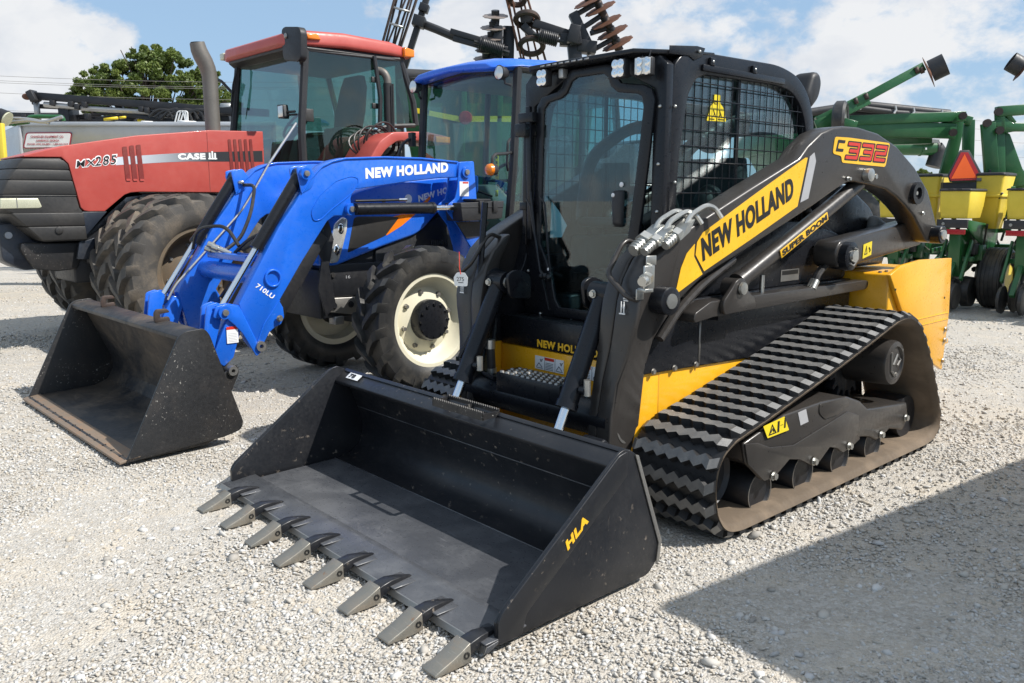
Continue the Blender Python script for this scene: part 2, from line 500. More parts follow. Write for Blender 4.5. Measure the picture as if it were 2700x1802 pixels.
SPLIT = {}
def split_pieces():
    """bolts, pins, hoses and the like are modelled together: give every separate piece its own object"""
    for o in list(scene.objects):
        base = o.name.split('.')[0]
        if o.type != 'MESH' or base not in SPLIT: continue
        me = o.data; n = len(me.vertices)
        par = list(range(n))
        def find(a):
            while par[a] != a: par[a] = par[par[a]]; a = par[a]
            return a
        for e in me.edges:
            a, b = find(e.vertices[0]), find(e.vertices[1])
            if a != b: par[a] = b
        isl = {}
        for i in range(n): isl.setdefault(find(i), []).append(i)
        co = np.empty(n * 3, np.float32); me.vertices.foreach_get('co', co); co = co.reshape(-1, 3)
        boxes = [(co[v].min(0) - .002, co[v].max(0) + .002, v) for v in isl.values()]
        merged = True
        while merged:
            merged = False; out = []
            for b in boxes:
                for k, c in enumerate(out):
                    if (b[0] <= c[1]).all() and (c[0] <= b[1]).all():
                        out[k] = (np.minimum(b[0], c[0]), np.maximum(b[1], c[1]), c[2] + b[2]); merged = True; break
                else: out.append(b)
            boxes = out
        new = SPLIT[base]
        if len(boxes) == 1:
            o.name = new; continue
        kids = [x for x in scene.objects if x.parent == o]
        for lo, hi, vs in boxes:
            idx = {v: k for k, v in enumerate(vs)}
            fs = [p for p in me.polygons if p.vertices[0] in idx]
            nm = bpy.data.meshes.new(new)
            nm.from_pydata([co[v] for v in vs], [], [[idx[v] for v in p.vertices] for p in fs])
            for p, q in zip(nm.polygons, fs): p.use_smooth = q.use_smooth
            sharp = {tuple(sorted(e.vertices)) for e in me.edges if e.use_edge_sharp}
            for e in nm.edges:
                if tuple(sorted((vs[e.vertices[0]], vs[e.vertices[1]]))) in sharp: e.use_edge_sharp = True
            for m_ in me.materials: nm.materials.append(m_)
            c = bpy.data.objects.new(new, nm); COL.objects.link(c); c.parent = o.parent
            for k in list(kids):
                w = np.array([list(x) for x in k.bound_box]).mean(0)
                if (w >= lo - .1).all() and (w <= hi + .1).all(): k.parent = c; kids.remove(k)
        for k in kids: k.parent = o.parent
        bpy.data.objects.remove(o)

# ------------------------------------------------------------------ wheels
def tyre_profile(R, W, rim, lug):
    h = R - rim
    Rt = R - lug
    half = [(.38 * W, rim), (.46 * W, rim + .10 * h), (.50 * W, rim + .34 * h), (.50 * W, rim + .52 * h), (.475 * W, rim + .76 * h), (.44 * W, Rt - .05 * h), (.30 * W, Rt - .01), (0, Rt)]
    return [(-a, b) for a, b in half[:-1]] + [half[-1]] + [(a, b) for a, b in half[-2::-1]]

def surf_r(prof, x):
    pts = sorted(set((a, b) for a, b in prof if b > max(p[1] for p in prof) * .80))
    for (a, ra), (b, rb) in zip(pts, pts[1:]):
        if a <= x <= b: return ra + (rb - ra) * (x - a) / max(1e-6, b - a)
    return pts[-1][1]

def ag_lugs(m, c, R, W, rim, lug, n, lw, sweep, flip=1):
    prof = tyre_profile(R, W, rim, lug)
    c = Vector(c)
    for s in (-1, 1):
        for i in range(n):
            q0 = 2 * math.pi * (i + (.5 if s > 0 else 0)) / n
            secs = []
            for t in (0, .25, .5, .75, .92, 1.0):
                x = s * (.01 + t * .475 * W)
                q = q0 + flip * sweep * (t ** .85)
                rs = surf_r(prof, abs(x))
                top = R - (0 if t < .8 else (t - .8) / .2 * lug * .9) if t < .99 else rs + lug * .35
                top = max(top, rs + lug * .3)
                wb, wt = lw * (.60 + .12 * t), lw * (.42 + .15 * t)
                def pt(dq, r): return c + Vector((x, r * math.cos(q + dq), r * math.sin(q + dq)))
                secs.append([pt(-wb / R, rs - .012), pt(wb / R, rs - .012), pt(wt / R, top), pt(-wt / R, top)])
            m.loft(secs)

def wheel(parent, c, R, W, rim, out, n=18, lug=.035, lw=.055, sweep=.32, tyre_mat='rubber', rim_mat='cream', hub_mat='black', flip=1, dish=.35, lugs=True, hub_r=None, label=None):
    """out = +1 / -1: side the dished face looks to. wheel (rim mesh) > tyre, hub, wheel_nuts"""
    x, y, z = c
    rw = .40 * W
    m = M()
    d0 = out * rw
    prof = [(d0, rim + .012), (d0, rim - .02), (d0 - out * .03, rim - .035), (d0 - out * .06, rim - .05), (d0 - out * W * dish, rim - .075),
            (d0 - out * W * (dish + .03), rim * .72), (d0 - out * W * (dish - .04), rim * .55), (d0 - out * W * (dish - .08), rim * .3),
            (d0 - out * W * (dish + .02), rim * .3), (d0 - out * W * (dish + .12), rim * .6), (d0 - out * W * (dish + .14), rim - .06), (-d0, rim - .04), (-d0, rim + .012)]
    m.lathe(prof, 'x', c, 48)
    rimo = m.obj('wheel', rim_mat, parent)
    if label: rimo['label'] = label
    m = M(); m.lathe(tyre_profile(R, W, rim, lug), 'x', c, 64)
    if lugs: ag_lugs(m, c, R, W, rim, lug, n, lw, sweep, flip)
    m.obj('tyre', tyre_mat, rimo)
    hr = hub_r or rim * .36
    xo = x + d0 - out * W * (dish - .08)
    m = M(); m.lathe([(-out * .02, hr), (out * .05, hr), (out * .075, hr * .9), (out * .09, hr * .45), (out * .09, .001), (-out * .02, .001)], 'x', (xo, y, z), 32)
    for k in range(12):
        q = 2 * math.pi * k / 12
        m.bolt((xo + out * .05, y + hr * .8 * math.cos(q), z + hr * .8 * math.sin(q)), (out, 0, 0), .012, .04)
    m.obj('hub', hub_mat, rimo)
    m = M()
    for k in range(8):
        q = 2 * math.pi * (k + .3) / 8
        m.bolt((x + d0 - out * W * (dish + .01), y + rim * .62 * math.cos(q), z + rim * .62 * math.sin(q)), (out, 0, 0), .015, .028)
    m.obj('wheel_nuts', 'steel', rimo)
    return rimo
# ------------------------------------------------------------------ compact track loader
# own axes: x to its left, y backwards from the bucket's cutting edge, z up
def build_track_loader():
    T = thing('track_loader', 'black and yellow compact track loader with a toothed bucket and rubber tracks', 'track loader', (-0.709, 3.122, 0), -48.2)
    # ---------------- chassis
    m = M()
    m.prism('x', [(1.33, .24), (1.33, .66), (3.10, .66), (3.10, .28), (2.9, .24)], -.555, .555)
    for q in (-1, 1): m.prism('x', [(1.15, .24), (1.215, .655), (1.335, .658), (1.335, .242)], q * .50, q * .553)
    m.obj('chassis', 'yellow', T, .008)
    m = M()   # black upper side covers
    for s in (-1, 1):
        m.prism('x', [(1.20, .645), (1.215, .80), (1.33, .95), (3.05, .95), (3.05, .60), (2.02, .615)], s * .50, s * .568)
    m.prism('x', [(1.80, .66), (1.80, .99), (3.05, .99), (3.05, .66)], -.50, .50); m.prism('x', [(1.45, .66), (1.45, .775), (1.80, .775), (1.80, .66)], -.498, .498)
    m.obj('side_cover', 'black', T, .008)
    m = M()
    for y in (1.27, 1.42, 1.58, 2.3, 2.7): m.bolt((.568, y, .655 - (y - 1.2) * .03), (1, 0, 0), .011, .012)
    for y in (1.60,): m.box(.568, .571, y, y + .012, .63, .9)
    m.obj('cover_bolts', 'steel', T)
    m = M()   # tall chain-case fairing beside the engine, dark
    for s in (-1, 1):
        m.prism('x', fillet([(1.30, .95), (1.42, 1.02), (1.5, 1.28), (2.55, 1.28), (2.95, 1.20), (3.05, .95)], .06), s * .44, s * .54)
    m.obj('side_panel', 'black', T, .006)
    # front lower panel with the maker's name, yellow belly, step
    m = M(); m.box(-.495, .495, 1.312, 1.44, .642, .795); m.obj('front_panel', 'black', T, .01)
    m = M(); m.box(-.495, .495, 1.318, 1.40, .30, .640); m.obj('front_plate', 'yellow', T, .006)
    text('front_lettering', 'NEW HOLLAND', 'decalyellow', T, (-.208, 1.3105, .655), (1, 0, 0), (0, 0, 1), .416, .040, bold=.04)
    for x0 in (-.228, .022):
        m = M(); m.box(x0, x0 + .205, 1.3140, 1.3175, .540, .608); d = m.obj('warning_decal', 'white', T)
        m = M(); m.box(x0 + .073, x0 + .138, 1.3125, 1.3138, .592, .606); m.obj('warning_header', 'decalred', d)
        m = M()
        for k in range(5): m.box(x0 + .078, x0 + .132, 1.3125, 1.3138, .546 + k * .008, .548 + k * .008)
        for xx in (x0 + .012, x0 + .155):
            m.tube([(xx, 1.313, .552), (xx + .018, 1.313, .574), (xx + .04, 1.313, .553)], .0018, 5)
            m.tube([(xx + .026, 1.313, .594), (xx + .034, 1.313, .580), (xx + .042, 1.313, .596)], .0022, 5)
            m.box(xx, xx + .045, 1.3125, 1.3138, .547, .549)
        for xx in (x0 + .071, x0 + .145): m.box(xx, xx + .0015, 1.3125, 1.3138, .54, .608)
        m.obj('warning_figures', 'blackletter', d)
    m = M()
    m.prism('x', [(1.04, .462), (1.04, .562), (1.19, .567), (1.19, .462)], -.218, .222)
    st = m.obj('step', 'black', T, .008)
    m = M()
    for i in range(11):
        for j in range(4):
            xx, yy = -.19 + i * .038 + (j % 2) * .019, 1.056 + j * .034
            m.lathe([(0, .013), (.008, .010), (.009, .004)], 'z', (xx, yy, .5615 + (yy - 1.04) * .0333), 10, closed=False)
    m.obj('step_tread', 'steel', st)
    # hydraulic pipes left of the step
    m = M()
    m.tube([(-.40, 1.15, .80), (-.40, 1.12, .62), (-.38, 1.08, .53), (-.25, 1.06, .52)], .011, 8, fil=.05)
    m.tube([(-.36, 1.16, .80), (-.36, 1.13, .56), (-.30, 1.10, .50)], .011, 8, fil=.05)
    m.tube([(-.46, 1.18, 1.38), (-.46, 1.14, 1.0), (-.44, 1.13, .8), (-.45, 1.0, .6)], .016, 8, fil=.1)
    m.obj('hydraulic_pipe', 'black', T)
    m = M(); m.cyl((-.33, 1.10, .66), (-.33, 1.11, .50), .022); m.obj('hydraulic_hose', 'hose', T)
    m = M(); m.cyl((-.33, 1.10, .70), (-.33, 1.10, .655), .025); m.cyl((-.33, 1.108, .555), (-.33, 1.11, .53), .024); m.cyl((-.33, 1.11, .515), (-.33, 1.11, .46), .018)
    m.obj('hose_coupling', 'zinc', T)

    # ---------------- cab
    X = .455
    side = [(1.455, 1.00), (1.47, 1.60), (1.50, 1.98), (1.56, 2.035), (1.72, 2.055), (2.36, 2.065), (2.54, 2.03), (2.66, 1.95), (2.73, 1.83), (2.76, 1.62), (2.76, 1.0)]
    win = [(1.53, 1.10), (1.56, 1.60), (1.61, 1.86), (1.66, 1.93), (1.72, 1.955), (2.34, 1.965), (2.49, 1.945), (2.59, 1.88), (2.65, 1.78), (2.675, 1.60), (2.675, 1.12)]
    rr_ = [0, 0, .03, .10, .10, .14, .14, .14, .14, .14, 0]
    rp0 = list(side)
    side = fillet(side, rr_, 4); win = fillet(win, rr_, 4)
    m = M()
    for s in (-1, 1): m.ring('x', side, win, s * (X - .05), s * X)
    cabf = m.obj('cab_frame', 'black', T, .007)
    m = M()
    rp = [(y, z) for y, z in side if z > 1.93]
    up = rp + [(2.62, 1.955), (2.54, 1.99), (2.36, 2.025), (1.72, 2.015), (1.58, 1.99)]
    m.prism('x', up, -(X - .05), X - .05)
    m.loft([[(-w, y, z0), (w, y, z0), (w, y, z1), (-w, y, z1)] for y, w, z0, z1 in ((1.362, .335, 2.026, 2.048), (1.50, X + .002, 2.022, 2.042), (1.64, X + .002, 2.036, 2.052), (1.80, X + .001, 2.048, 2.062))])      # visor lip over the door
    rf = m.obj('cab_roof', 'black', T, .005)
    m = M()
    for k in range(8): m.box(-.25 + k * .042, -.222 + k * .042, 1.3605, 1.3625, 2.033, 2.040)
    m.obj('roof_slots', 'galv', rf)
    m = M(); m.box(X + .001, X + .012, 1.70, 2.40, 1.972, 2.0)
    for y in (1.75, 2.10): m.box(X + .001, X + .016, y, y + .035, 2.0, 2.035)
    m.prism('x', [(1.46, 2.02), (1.46, 2.055), (1.66, 2.075), (1.72, 2.072), (1.70, 2.035), (1.64, 2.01), (1.60, 2.025)], X, X + .004)
    m.obj('gutter', 'black', cabf, .002)
    m = M()
    for y, z in ((1.77, 2.018), (2.12, 2.018), (1.665, 2.05), (1.515, 1.47), (1.50, 1.80)): m.ell((X + .012, y, z), .008, 10, 8)
    m.obj('bolt_caps', 'zinc', cabf)
    # side screens: welded wire mesh, slightly inside the frame
    def inside(y, z, poly):
        c = False
        for i in range(len(poly)):
            (a, b), (p, q) = poly[i - 1], poly[i]
            if (b > z) != (q > z) and y < (p - a) * (z - b) / (q - b) + a: c = not c
        return c
    for s in (-1, 1):
        m = M()
        step_y, step_z = .0605, .071
        y = 1.55
        while y < 2.68:
            zs = [1.1 + k * .005 for k in range(180) if inside(y, 1.1 + k * .005, win)]
            if zs: m.cyl((s * (X - .012), y, min(zs) - .01), (s * (X - .012), y, max(zs) + .01), .0028, n=6)
            y += step_y
        z = 1.14
        while z < 1.96:
            ys = [1.52 + k * .005 for k in range(240) if inside(1.52 + k * .005, z, win)]
            if ys: m.cyl((s * (X - .007), min(ys) - .01, z), (s * (X - .007), max(ys) + .01, z), .0028, n=6)
            z += step_z
        m.obj('side_screen', 'black', cabf)
        m = M(); m.prism('x', [(y_, z_) for y_, z_ in win], s * (X - .040), s * (X - .036)); m.obj('side_glass', 'sideglass', cabf)
        m = M(); m.box(s * (X - .034), s * (X - .02), 2.035, 2.055, 1.1, 1.97); m.obj('glass_divider', 'black', cabf)
    # yellow warning hang-tag decal behind the screen
    m = M()
    m.prism('x', fillet([(1.80, 1.76), (1.96, 1.765), (1.93, 1.83), (1.905, 1.845), (1.905, 1.885), (1.855, 1.885), (1.855, 1.845), (1.83, 1.83)], .008), X - .034, X - .032)
    d = m.obj('emergency_exit_decal', 'warnyellow', cabf)
    m = M()
    m.ring('x', [(1.855, 1.84), (1.885, 1.84), (1.885, 1.852), (1.855, 1.852)], [(1.858, 1.843), (1.882, 1.843), (1.882, 1.849), (1.858, 1.849)], X - .0315, X - .0305)
    for yy in (1.85, 1.90):
        m.tube([(X - .031, yy, 1.815), (X - .031, yy + .01, 1.795), (X - .031, yy - .004, 1.78)], .002, 5)
        m.tube([(X - .031, yy + .01, 1.80), (X - .031, yy + .02, 1.78)], .002, 5)
    m.box(X - .0315, X - .0305, 1.82, 1.86, 1.768, 1.772); m.box(X - .0315, X - .0305, 1.89, 1.94, 1.770, 1.774)
    m.obj('decal_figures', 'blackletter', d)
    # front wall round the door
    m = M()
    outerf = [(-.455, .78), (-.455, 1.45), (-.455, 1.98), (-.41, 2.02), (.41, 2.02), (.455, 1.98), (.455, 1.45), (.455, .78)]
    innerf = [(-.27, .83), (-.385, 1.18), (-.385, 1.86), (-.15, 1.985), (.18, 1.985), (.385, 1.88), (.385, 1.20), (.27, .83)]
    m.ring('y', outerf, innerf, 1.45, 1.50)
    m.obj('cab_front', 'black', T, .006)
    m = M()
    for x in (.425, -.425):
        for z in (.88, 1.02, 1.25, 1.34, 1.55, 1.8): m.ell((x, 1.447, z), .009, 10, 8)
    m.ell((-.33, 1.447, .80), .009, 10, 8); m.ell((-.1, 1.447, .79), .009, 10, 8)
    m.obj('front_bolts', 'zinc', T)
    # door: notched outline, black surround with glass inside
    do = [(-.20, .80), (.22, .80), (.28, .84), (.345, 1.30), (.385, 1.62), (.405, 1.83), (.385, 1.88), (.34, 1.90), (.21, 1.92), (.178, 1.955), (.155, 2.005), (.12, 2.012), (-.10, 2.012), (-.145, 1.985), (-.17, 1.935), (-.20, 1.918), (-.31, 1.90), (-.345, 1.86), (-.36, 1.50), (-.38, 1.17), (-.30, 1.05), (-.245, .84)]
    di = [(-.175, .85), (.17, .85), (.215, .88), (.285, 1.30), (.325, 1.62), (.345, 1.80), (.335, 1.85), (.31, 1.862), (.19, 1.88), (.150, 1.91), (.128, 1.955), (.10, 1.972), (-.07, 1.972), (-.105, 1.955), (-.135, 1.905), (-.17, 1.885), (-.26, 1.872), (-.295, 1.84), (-.305, 1.50), (-.32, 1.17), (-.245, 1.04), (-.205, .89)]
    m = M(); m.ring('y', do, di, 1.428, 1.449); dr = m.obj('door', 'black', T, .005)
    m = M(); m.prism('y', di, 1.436, 1.441); m.obj('door_glass', 'glass', dr)
    m = M()
    m.loft([[(x, 1.436 - dy, z) for x, dy, z in pts] for pts in ([(.182, 0, 1.262), (.178, 0, 1.44), (.25, 0, 1.44), (.246, 0, 1.262)], [(.188, .026, 1.28), (.186, .034, 1.43), (.24, .034, 1.43), (.236, .026, 1.28)])])
    m.obj('door_handle', 'blackplastic', dr, .012)
    m = M(); m.ell((.200, 1.402, 1.415), (.010, .004, .010)); m.ell((.225, 1.432, 1.463), (.012, .006, .012)); m.ell((-.255, 1.432, 1.04), (.010, .006, .010)); m.obj('door_rivets', 'white', dr)
    # hinge bracket, wiper, lower quarter glass
    m = M()
    m.box(-.445, -.34, 1.39, 1.448, 1.78, 1.83); m.box(-.44, -.36, 1.36, 1.44, 1.71, 1.775)
    m.bar((-.375, 1.40, 1.86), (-.375, 1.415, 1.19), .032, .02, (0, 1, 0)); m.bar((-.41, 1.42, 1.80), (-.43, 1.43, 1.16), .03, .02, (0, 1, 0))
    m.box(-.45, -.40, 1.405, 1.44, 1.34, 1.38)
    m.obj('door_hinge', 'black', T, .004)
    m = M()
    m.tube([(-.395, 1.405, 1.40), (-.36, 1.40, 1.36), (-.28, 1.395, 1.03), (-.255, 1.40, 1.00)], .007, 6)
    m.tube([(-.36, 1.40, 1.44), (-.30, 1.40, 1.05), (-.22, 1.40, .98)], .006, 6)
    m.tube([(-.30, 1.41, 1.41), (-.265, 1.41, 1.38), (-.235, 1.41, 1.12), (-.22, 1.41, 1.03)], .006, 6, fil=.02)
    for dx in (0, .025, .055): m.ell((-.275 + dx, 1.40, 1.005 + .004 * math.sin(dx * 90)), .017, 12, 8)
    m.obj('wiper', 'black', T)
    # work lamps
    def worklamp(x, z, w, h, yaw, nm='work_lamp'):
        c, sn = math.cos(R_(yaw)), math.sin(R_(yaw))
        Xv, Yv = Vector((c, sn, 0)), Vector((-sn, c, 0))
        ctr = Vector((x, 1.385, z))
        m = M(); m.obox(ctr, Xv * w / 2, Yv * .022, Vector((0, 0, h / 2))); lamp = m.obj(nm, 'blackplastic', T, .008)
        m = M(); m.obox(ctr - Yv * .0225, Xv * (w / 2 - .006), Yv * .003, Vector((0, 0, h / 2 - .006))); m.obj('lens', 'lens', lamp, .006)
        m = M()
        for i in (-1, 1):
            for j in (-1, 1):
                q = ctr - Yv * .0255 + Xv * i * w * .22 + Vector((0, 0, j * h * .22))
                m.lathe([(-.0015, .004), (-.002, .017), (0, .020), (.0, .004)], 'y', q, 16)
        m.obj('reflector', 'chrome', lamp)
        m = M(); m.tube([ctr + Yv * .01 + Vector((-.02, 0, h / 2)), ctr + Yv * .03 + Vector((-.02, 0, h / 2 + .03))], .004, 6); m.tube([ctr + Yv * .01 + Vector((.02, 0, h / 2)), ctr + Yv * .03 + Vector((.02, 0, h / 2 + .03))], .004, 6)
        m.obj('bracket', 'black', lamp)
    worklamp(.382, 1.966, .084, .080, 18); worklamp(.248, 1.972, .072, .084, 2); worklamp(-.242, 1.982, .064, .082, -2)
    m = M(); m.box(-.165, -.135, 1.40, 1.44, 1.975, 2.02); m.obj('lamp_bracket', 'galv', T, .004)
    # inside the cab
    m = M()
    m.loft([[(x, y, z) for x, y, z in fillet([(-w, y0, z0), (w, y0, z0), (w, y1, z1), (-w, y1, z1)], .04)] for w, y0, z0, y1, z1 in ((.24, 1.88, 1.02, 2.32, 1.06), (.25, 1.86, 1.12, 2.34, 1.16))])
    seat = m.obj('seat', 'seat', T, .01)
    m = M()
    m.loft([[(x, y, z) for x, y, z in fillet([(-w, y, z), (w, y, z), (w, y + .10, z), (-w, y + .10, z)], .035)] for w, y, z in ((.23, 2.28, 1.10), (.25, 2.33, 1.3), (.24, 2.38, 1.5), (.20, 2.42, 1.62))])
    m.ell((0, 2.46, 1.74), (.12, .05, .09))
    m.obj('seat_back', 'seat', seat, .01)
    m = M()
    for s in (-1, 1):
        m.box(s * .26, s * .38, 1.72, 2.25, 1.0, 1.20)
        m.tube([(s * .31, 1.80, 1.2), (s * .30, 1.76, 1.34), (s * .29, 1.72, 1.40)], [.018, .014, .03], 12)
    m.box(-.40, .40, 2.45, 2.72, 1.0, 1.35); m.box(-.40, .40, 1.80, 2.7, .985, 1.02); m.box(-.36, -.22, 1.56, 1.66, .80, .90); m.box(.22, .36, 1.56, 1.66, .80, .90)
    m.obj('console', 'blackplastic', T, .015)
    m = M()
    for s in (-1, 1):
        m.tube([(s * .34, 2.5, 1.85), (s * .33, 2.1, 1.78), (s * .30, 1.78, 1.62), (s * .28, 1.70, 1.35), (s * .20, 1.62, 1.28)], .034, 10, fil=.12)
    m.tube([(-.20, 1.62, 1.28), (.20, 1.62, 1.28)], .026, 10)
    m.obj('restraint_bar', 'blackplastic', T)
    m = M(); m.box(-.40, .40, 1.6, 2.6, 1.985, 2.005); m.box(-.39, .39, 2.66, 2.70, 1.75, 1.98)
    m.obj('headliner', 'greycloth', T, .008)
    m = M()
    m.prism('y', [(-.285, 1.20), (-.275, 1.385), (-.22, 1.335), (-.165, 1.265), (-.20, 1.205)], 1.47, 1.472); m.obj('paper_sheet', 'white', T)
    m = M(); m.ell((.30, 2.02, 1.36), (.07, .10, .11)); m.ell((.32, 1.80, 1.27), (.05, .07, .06)); m.obj('control_pod', 'blackplastic', T)
    m = M(); m.prism('x', fillet([(2.80, 1.96), (2.86, 2.09), (2.93, 2.10), (2.965, 2.04), (2.94, 1.95), (2.85, 1.88)], .04), .24, .37); m.obj('mirror', 'blackplastic', T, .03, 3)
    # rear: engine hood and tail
    m = M()
    m.prism('x', fillet([(2.76, 1.0), (2.76, 1.50), (3.1, 1.47), (3.38, 1.35), (3.56, 1.18), (3.62, 1.0)], .05), -.50, .50); m.obj('engine_hood', 'black', T, .02)
    m = M()
    for k in range(14): m.box(-.3, .3, 2.86 + k * .014, 2.868 + k * .014, 1.47, 1.505)
    m.cyl((.30, 3.10, 1.12), (.40, 3.3, 1.18), .055); m.cyl((.44, 2.84, 1.18), (.50, 2.86, 1.18), .05)
    m.obj('engine_parts', 'blackplastic', T)
    m = M(); m.prism('x', [(3.30, 1.20), (3.5, 1.16), (3.48, 1.26), (3.33, 1.31)], .50, .57); m.obj('air_cleaner', 'greycloth', T, .03)
    m = M()
    m.box(-.775, .775, 3.08, 3.83, .42, .985)
    m.obj('tail_housing', 'yellow', T, .012)
    tp = [(3.02, .985), (3.15, 1.03), (3.42, 1.05), (3.86, 1.04), (3.895, .70), (3.86, .34), (3.66, .42), (3.20, .78)]
    for s in (-1, 1):
        m = M(); m.prism('x', tp, s * .779, s * .803); tpo = m.obj('tail_plate', 'yellow', T, .003)
        if s > 0:
            m = M()
            m.box(.803, .807, 3.20, 3.88, .700, .704); m.box(.8035, .8075, 3.24, 3.885, .660, .663); m.obj('panel_seam', 'decalyellow', tpo)
            m = M()
            for y, z in ((3.10, .90), (3.80, .80)): m.ell((.803, y, z), (.004, .008, .008), 10, 6)
            m.obj('rivet_hole', 'blackletter', tpo)
            m = M()
            for z in (.60, .53, .40): m.bolt((.803, 3.85, z), (1, 0, 0), .013, .016)
            m.obj('tail_bolts', 'zinc', tpo)
    m = M()
    for x in (-.70, -.50, .50, .70): m.bolt((x, 3.12, .986), (0, 0, 1), .010, .010)
    for y in (3.2, 3.45, 3.7): m.bolt((.70, y, .986), (0, 0, 1), .010, .010)
    m.obj('tail_bolts', 'zinc', T)
    m = M(); m.box(.70, .80, 3.86, 3.93, .50, .53); m.obj('tow_lug', 'yellow', T, .004)

    # ---------------- lift arms: each lies in an upright plane that spreads a little towards the rear
    def spread(objs, s):
        for o in objs:
            for v in o.data.vertices:
                x, y, z = v.co
                tp = .075 * max(0, min(1, (.88 - z) / .28)) if y < 1.45 else 0
                v.co.x = s * (.61 + .068 * (y - 1.1) + x - tp * (1 + min(x, 0) / .205))
            if s < 0: o.data.flip_normals()
            o.data.update()
    out_ = [(1.36, 1.247), (1.462, 1.294), (1.840, 1.450), (2.20, 1.592), (2.262, 1.650), (2.375, 1.720), (2.476, 1.750), (2.58, 1.762), (2.72, 1.762), (2.908, 1.741), (3.115, 1.681), (3.325, 1.577), (3.500, 1.449), (3.604, 1.306), (3.648, 1.235)]
    end = [(3.665, 1.19), (3.650, 1.155), (3.596, 1.14), (3.535, 1.15)]
    inn = [(3.482, 1.198), (3.363, 1.298), (3.253, 1.360), (3.149, 1.409), (3.026, 1.450), (2.854, 1.472), (2.70, 1.487), (2.64, 1.482), (2.550, 1.450), (2.338, 1.362), (2.0, 1.235), (1.76, 1.145), (1.525, 1.060), (1.384, .975), (1.27, .872), (1.235, .80), (1.228, .70), (1.226, .62), (1.222, .45), (1.20, .20)]
    frt = [(1.035, .20), (1.036, .36), (1.042, .48), (1.064, .62), (1.088, .76), (1.093, .84), (1.098, .90), (1.109, .97), (1.144, 1.065), (1.196, 1.142), (1.272, 1.202)]
    arm = out_ + end + inn + frt
    for s in (-1, 1):
        parts = []
        def add(o): parts.append(o); return o
        m = M(); m.prism('x', arm, -.125, 0)
        la = add(m.obj('lift_arm', 'charcoal', T, .014, 3))
        m = M(); m.prism('x', frt + [(1.32, 1.222), (1.32, 1.18), (1.25, 1.09), (1.20, .95), (1.18, .80), (1.16, .6), (1.14, .20)], -.205, -.1255)
        add(m.obj('front_box', 'charcoal', la, .012, 3))
        m = M(); m.tube([(-.165, 1.28, 1.20), (-.165, 1.215, 1.222), (-.163, 1.18, 1.205), (-.155, 1.095, 1.095), (-.14, 1.085, 1.07), (-.03, 1.075, .995), (-.012, 1.12, .98)], .011, 10, fil=.03); add(m.obj('hose_guard', 'charcoal', la))
        m = M()
        xm, ym, zm = -.068, 1.103, .955
        for a, b, c, d in ((-.012, .012, .018, .022), (-.009, -.006, -.03, .018), (.006, .009, -.03, .018), (-.016, .016, -.036, -.031), (-.004, .004, -.012, .006)): m.box(xm + a, xm + b, ym - .003 + (c * .4), ym + .0 + c * .4, zm + c, zm + d)
        for k in range(5): m.box(xm - .016 + k * .007, xm - .013 + k * .007, ym + .006, ym + .009, zm + .025, zm + .032)
        add(m.obj('lift_point_mark', 'whiteletter', la))
        if s < 0:
            spread(parts, s); continue
        xf = .0012
        m = M(); m.prism('x', [(1.463, 1.212), (1.456, 1.157), (1.518, 1.082), (1.866, 1.222), (2.200, 1.362), (2.262, 1.595), (2.245, 1.595), (1.86, 1.420), (1.50, 1.252)], xf, xf + .0015); add(m.obj('name_decal', 'decalyellow', la))
        m = M(); m.prism('x', fillet([(1.449, 1.206), (1.397, 1.164), (1.363, 1.103), (1.331, .990), (1.508, 1.070), (1.446, 1.150)], .004), xf, xf + .0015); add(m.obj('swoosh_decal', 'decalyellow', la))
        m = M(); m.prism('x', [(2.280, 1.600), (2.317, 1.622), (2.335, 1.581), (2.288, 1.400), (2.222, 1.380)], xf, xf + .0015); add(m.obj('reflective_decal', 'greyletter', la))
        a = R_(23.0)
        add(text('name_lettering', 'NEW HOLLAND', 'blackletter', la, (xf + .002, 1.505, 1.124), (0, math.cos(a), math.sin(a)), (0, -math.sin(a) + .22, math.cos(a)), .715, .105, bold=.045))
        def num(s_, matn, x, y0, z0, w, h, b, sk=.10):
            add(text('model_number', s_, matn, la, (x, y0, z0), (0, 1, .004), (0, sk, 1), w, h, bold=b, depth=.001))
        yb = fillet([(2.567, 1.580), (2.998, 1.568), (3.028, 1.695), (2.62, 1.706), (2.49, 1.705), (2.478, 1.622), (2.56, 1.612)], .018)
        m = M(); m.prism('x', yb, xf, xf + .0012); add(m.obj('model_plate', 'decalyellow', la))
        def glyph(ch, t):
            if ch == '3': return [(0, 1), (1, 1), (1, 0), (0, 0), (0, t), (1 - t * .7, t), (1 - t * .7, .5 - t / 2), (.2, .5 - t / 2), (.2, .5 + t / 2), (1 - t * .7, .5 + t / 2), (1 - t * .7, 1 - t), (0, 1 - t)]
            if ch == '2': return [(0, 1), (1, 1), (1, .5 - t / 2), (t * .7, .5 - t / 2), (t * .7, t), (1, t), (1, 0), (0, 0), (0, .5 + t / 2), (1 - t * .7, .5 + t / 2), (1 - t * .7, 1 - t), (0, 1 - t)]
            return [(0, 1), (1, 1), (1, 1 - t), (t * .8, 1 - t), (t * .8, t), (1, t), (1, 0), (0, 0)]
        def digit(ch, matn, x, y0, z0, w, h, t, sk=.30, drop=-.014):
            m = M(); m.prism('x', [(y0 + u * w + v * h * sk, z0 + v * h + drop * u * w) for u, v in fillet(glyph(ch, t), .07, 2)], x, x + .0009)
            add(m.obj('model_number', matn, la))
        digit('C', 'blackletter', xf + .0014, 2.502, 1.634, .068, .058, .26)
        for k, ch in enumerate('332'):
            y0 = 2.592 + k * .137
            digit(ch, 'blackletter', xf + .0014, y0 - .008, 1.593 - k * .002, .130, .098, .30)
            digit(ch, 'decalred', xf + .0025, y0, 1.600 - k * .002, .112, .084, .19)
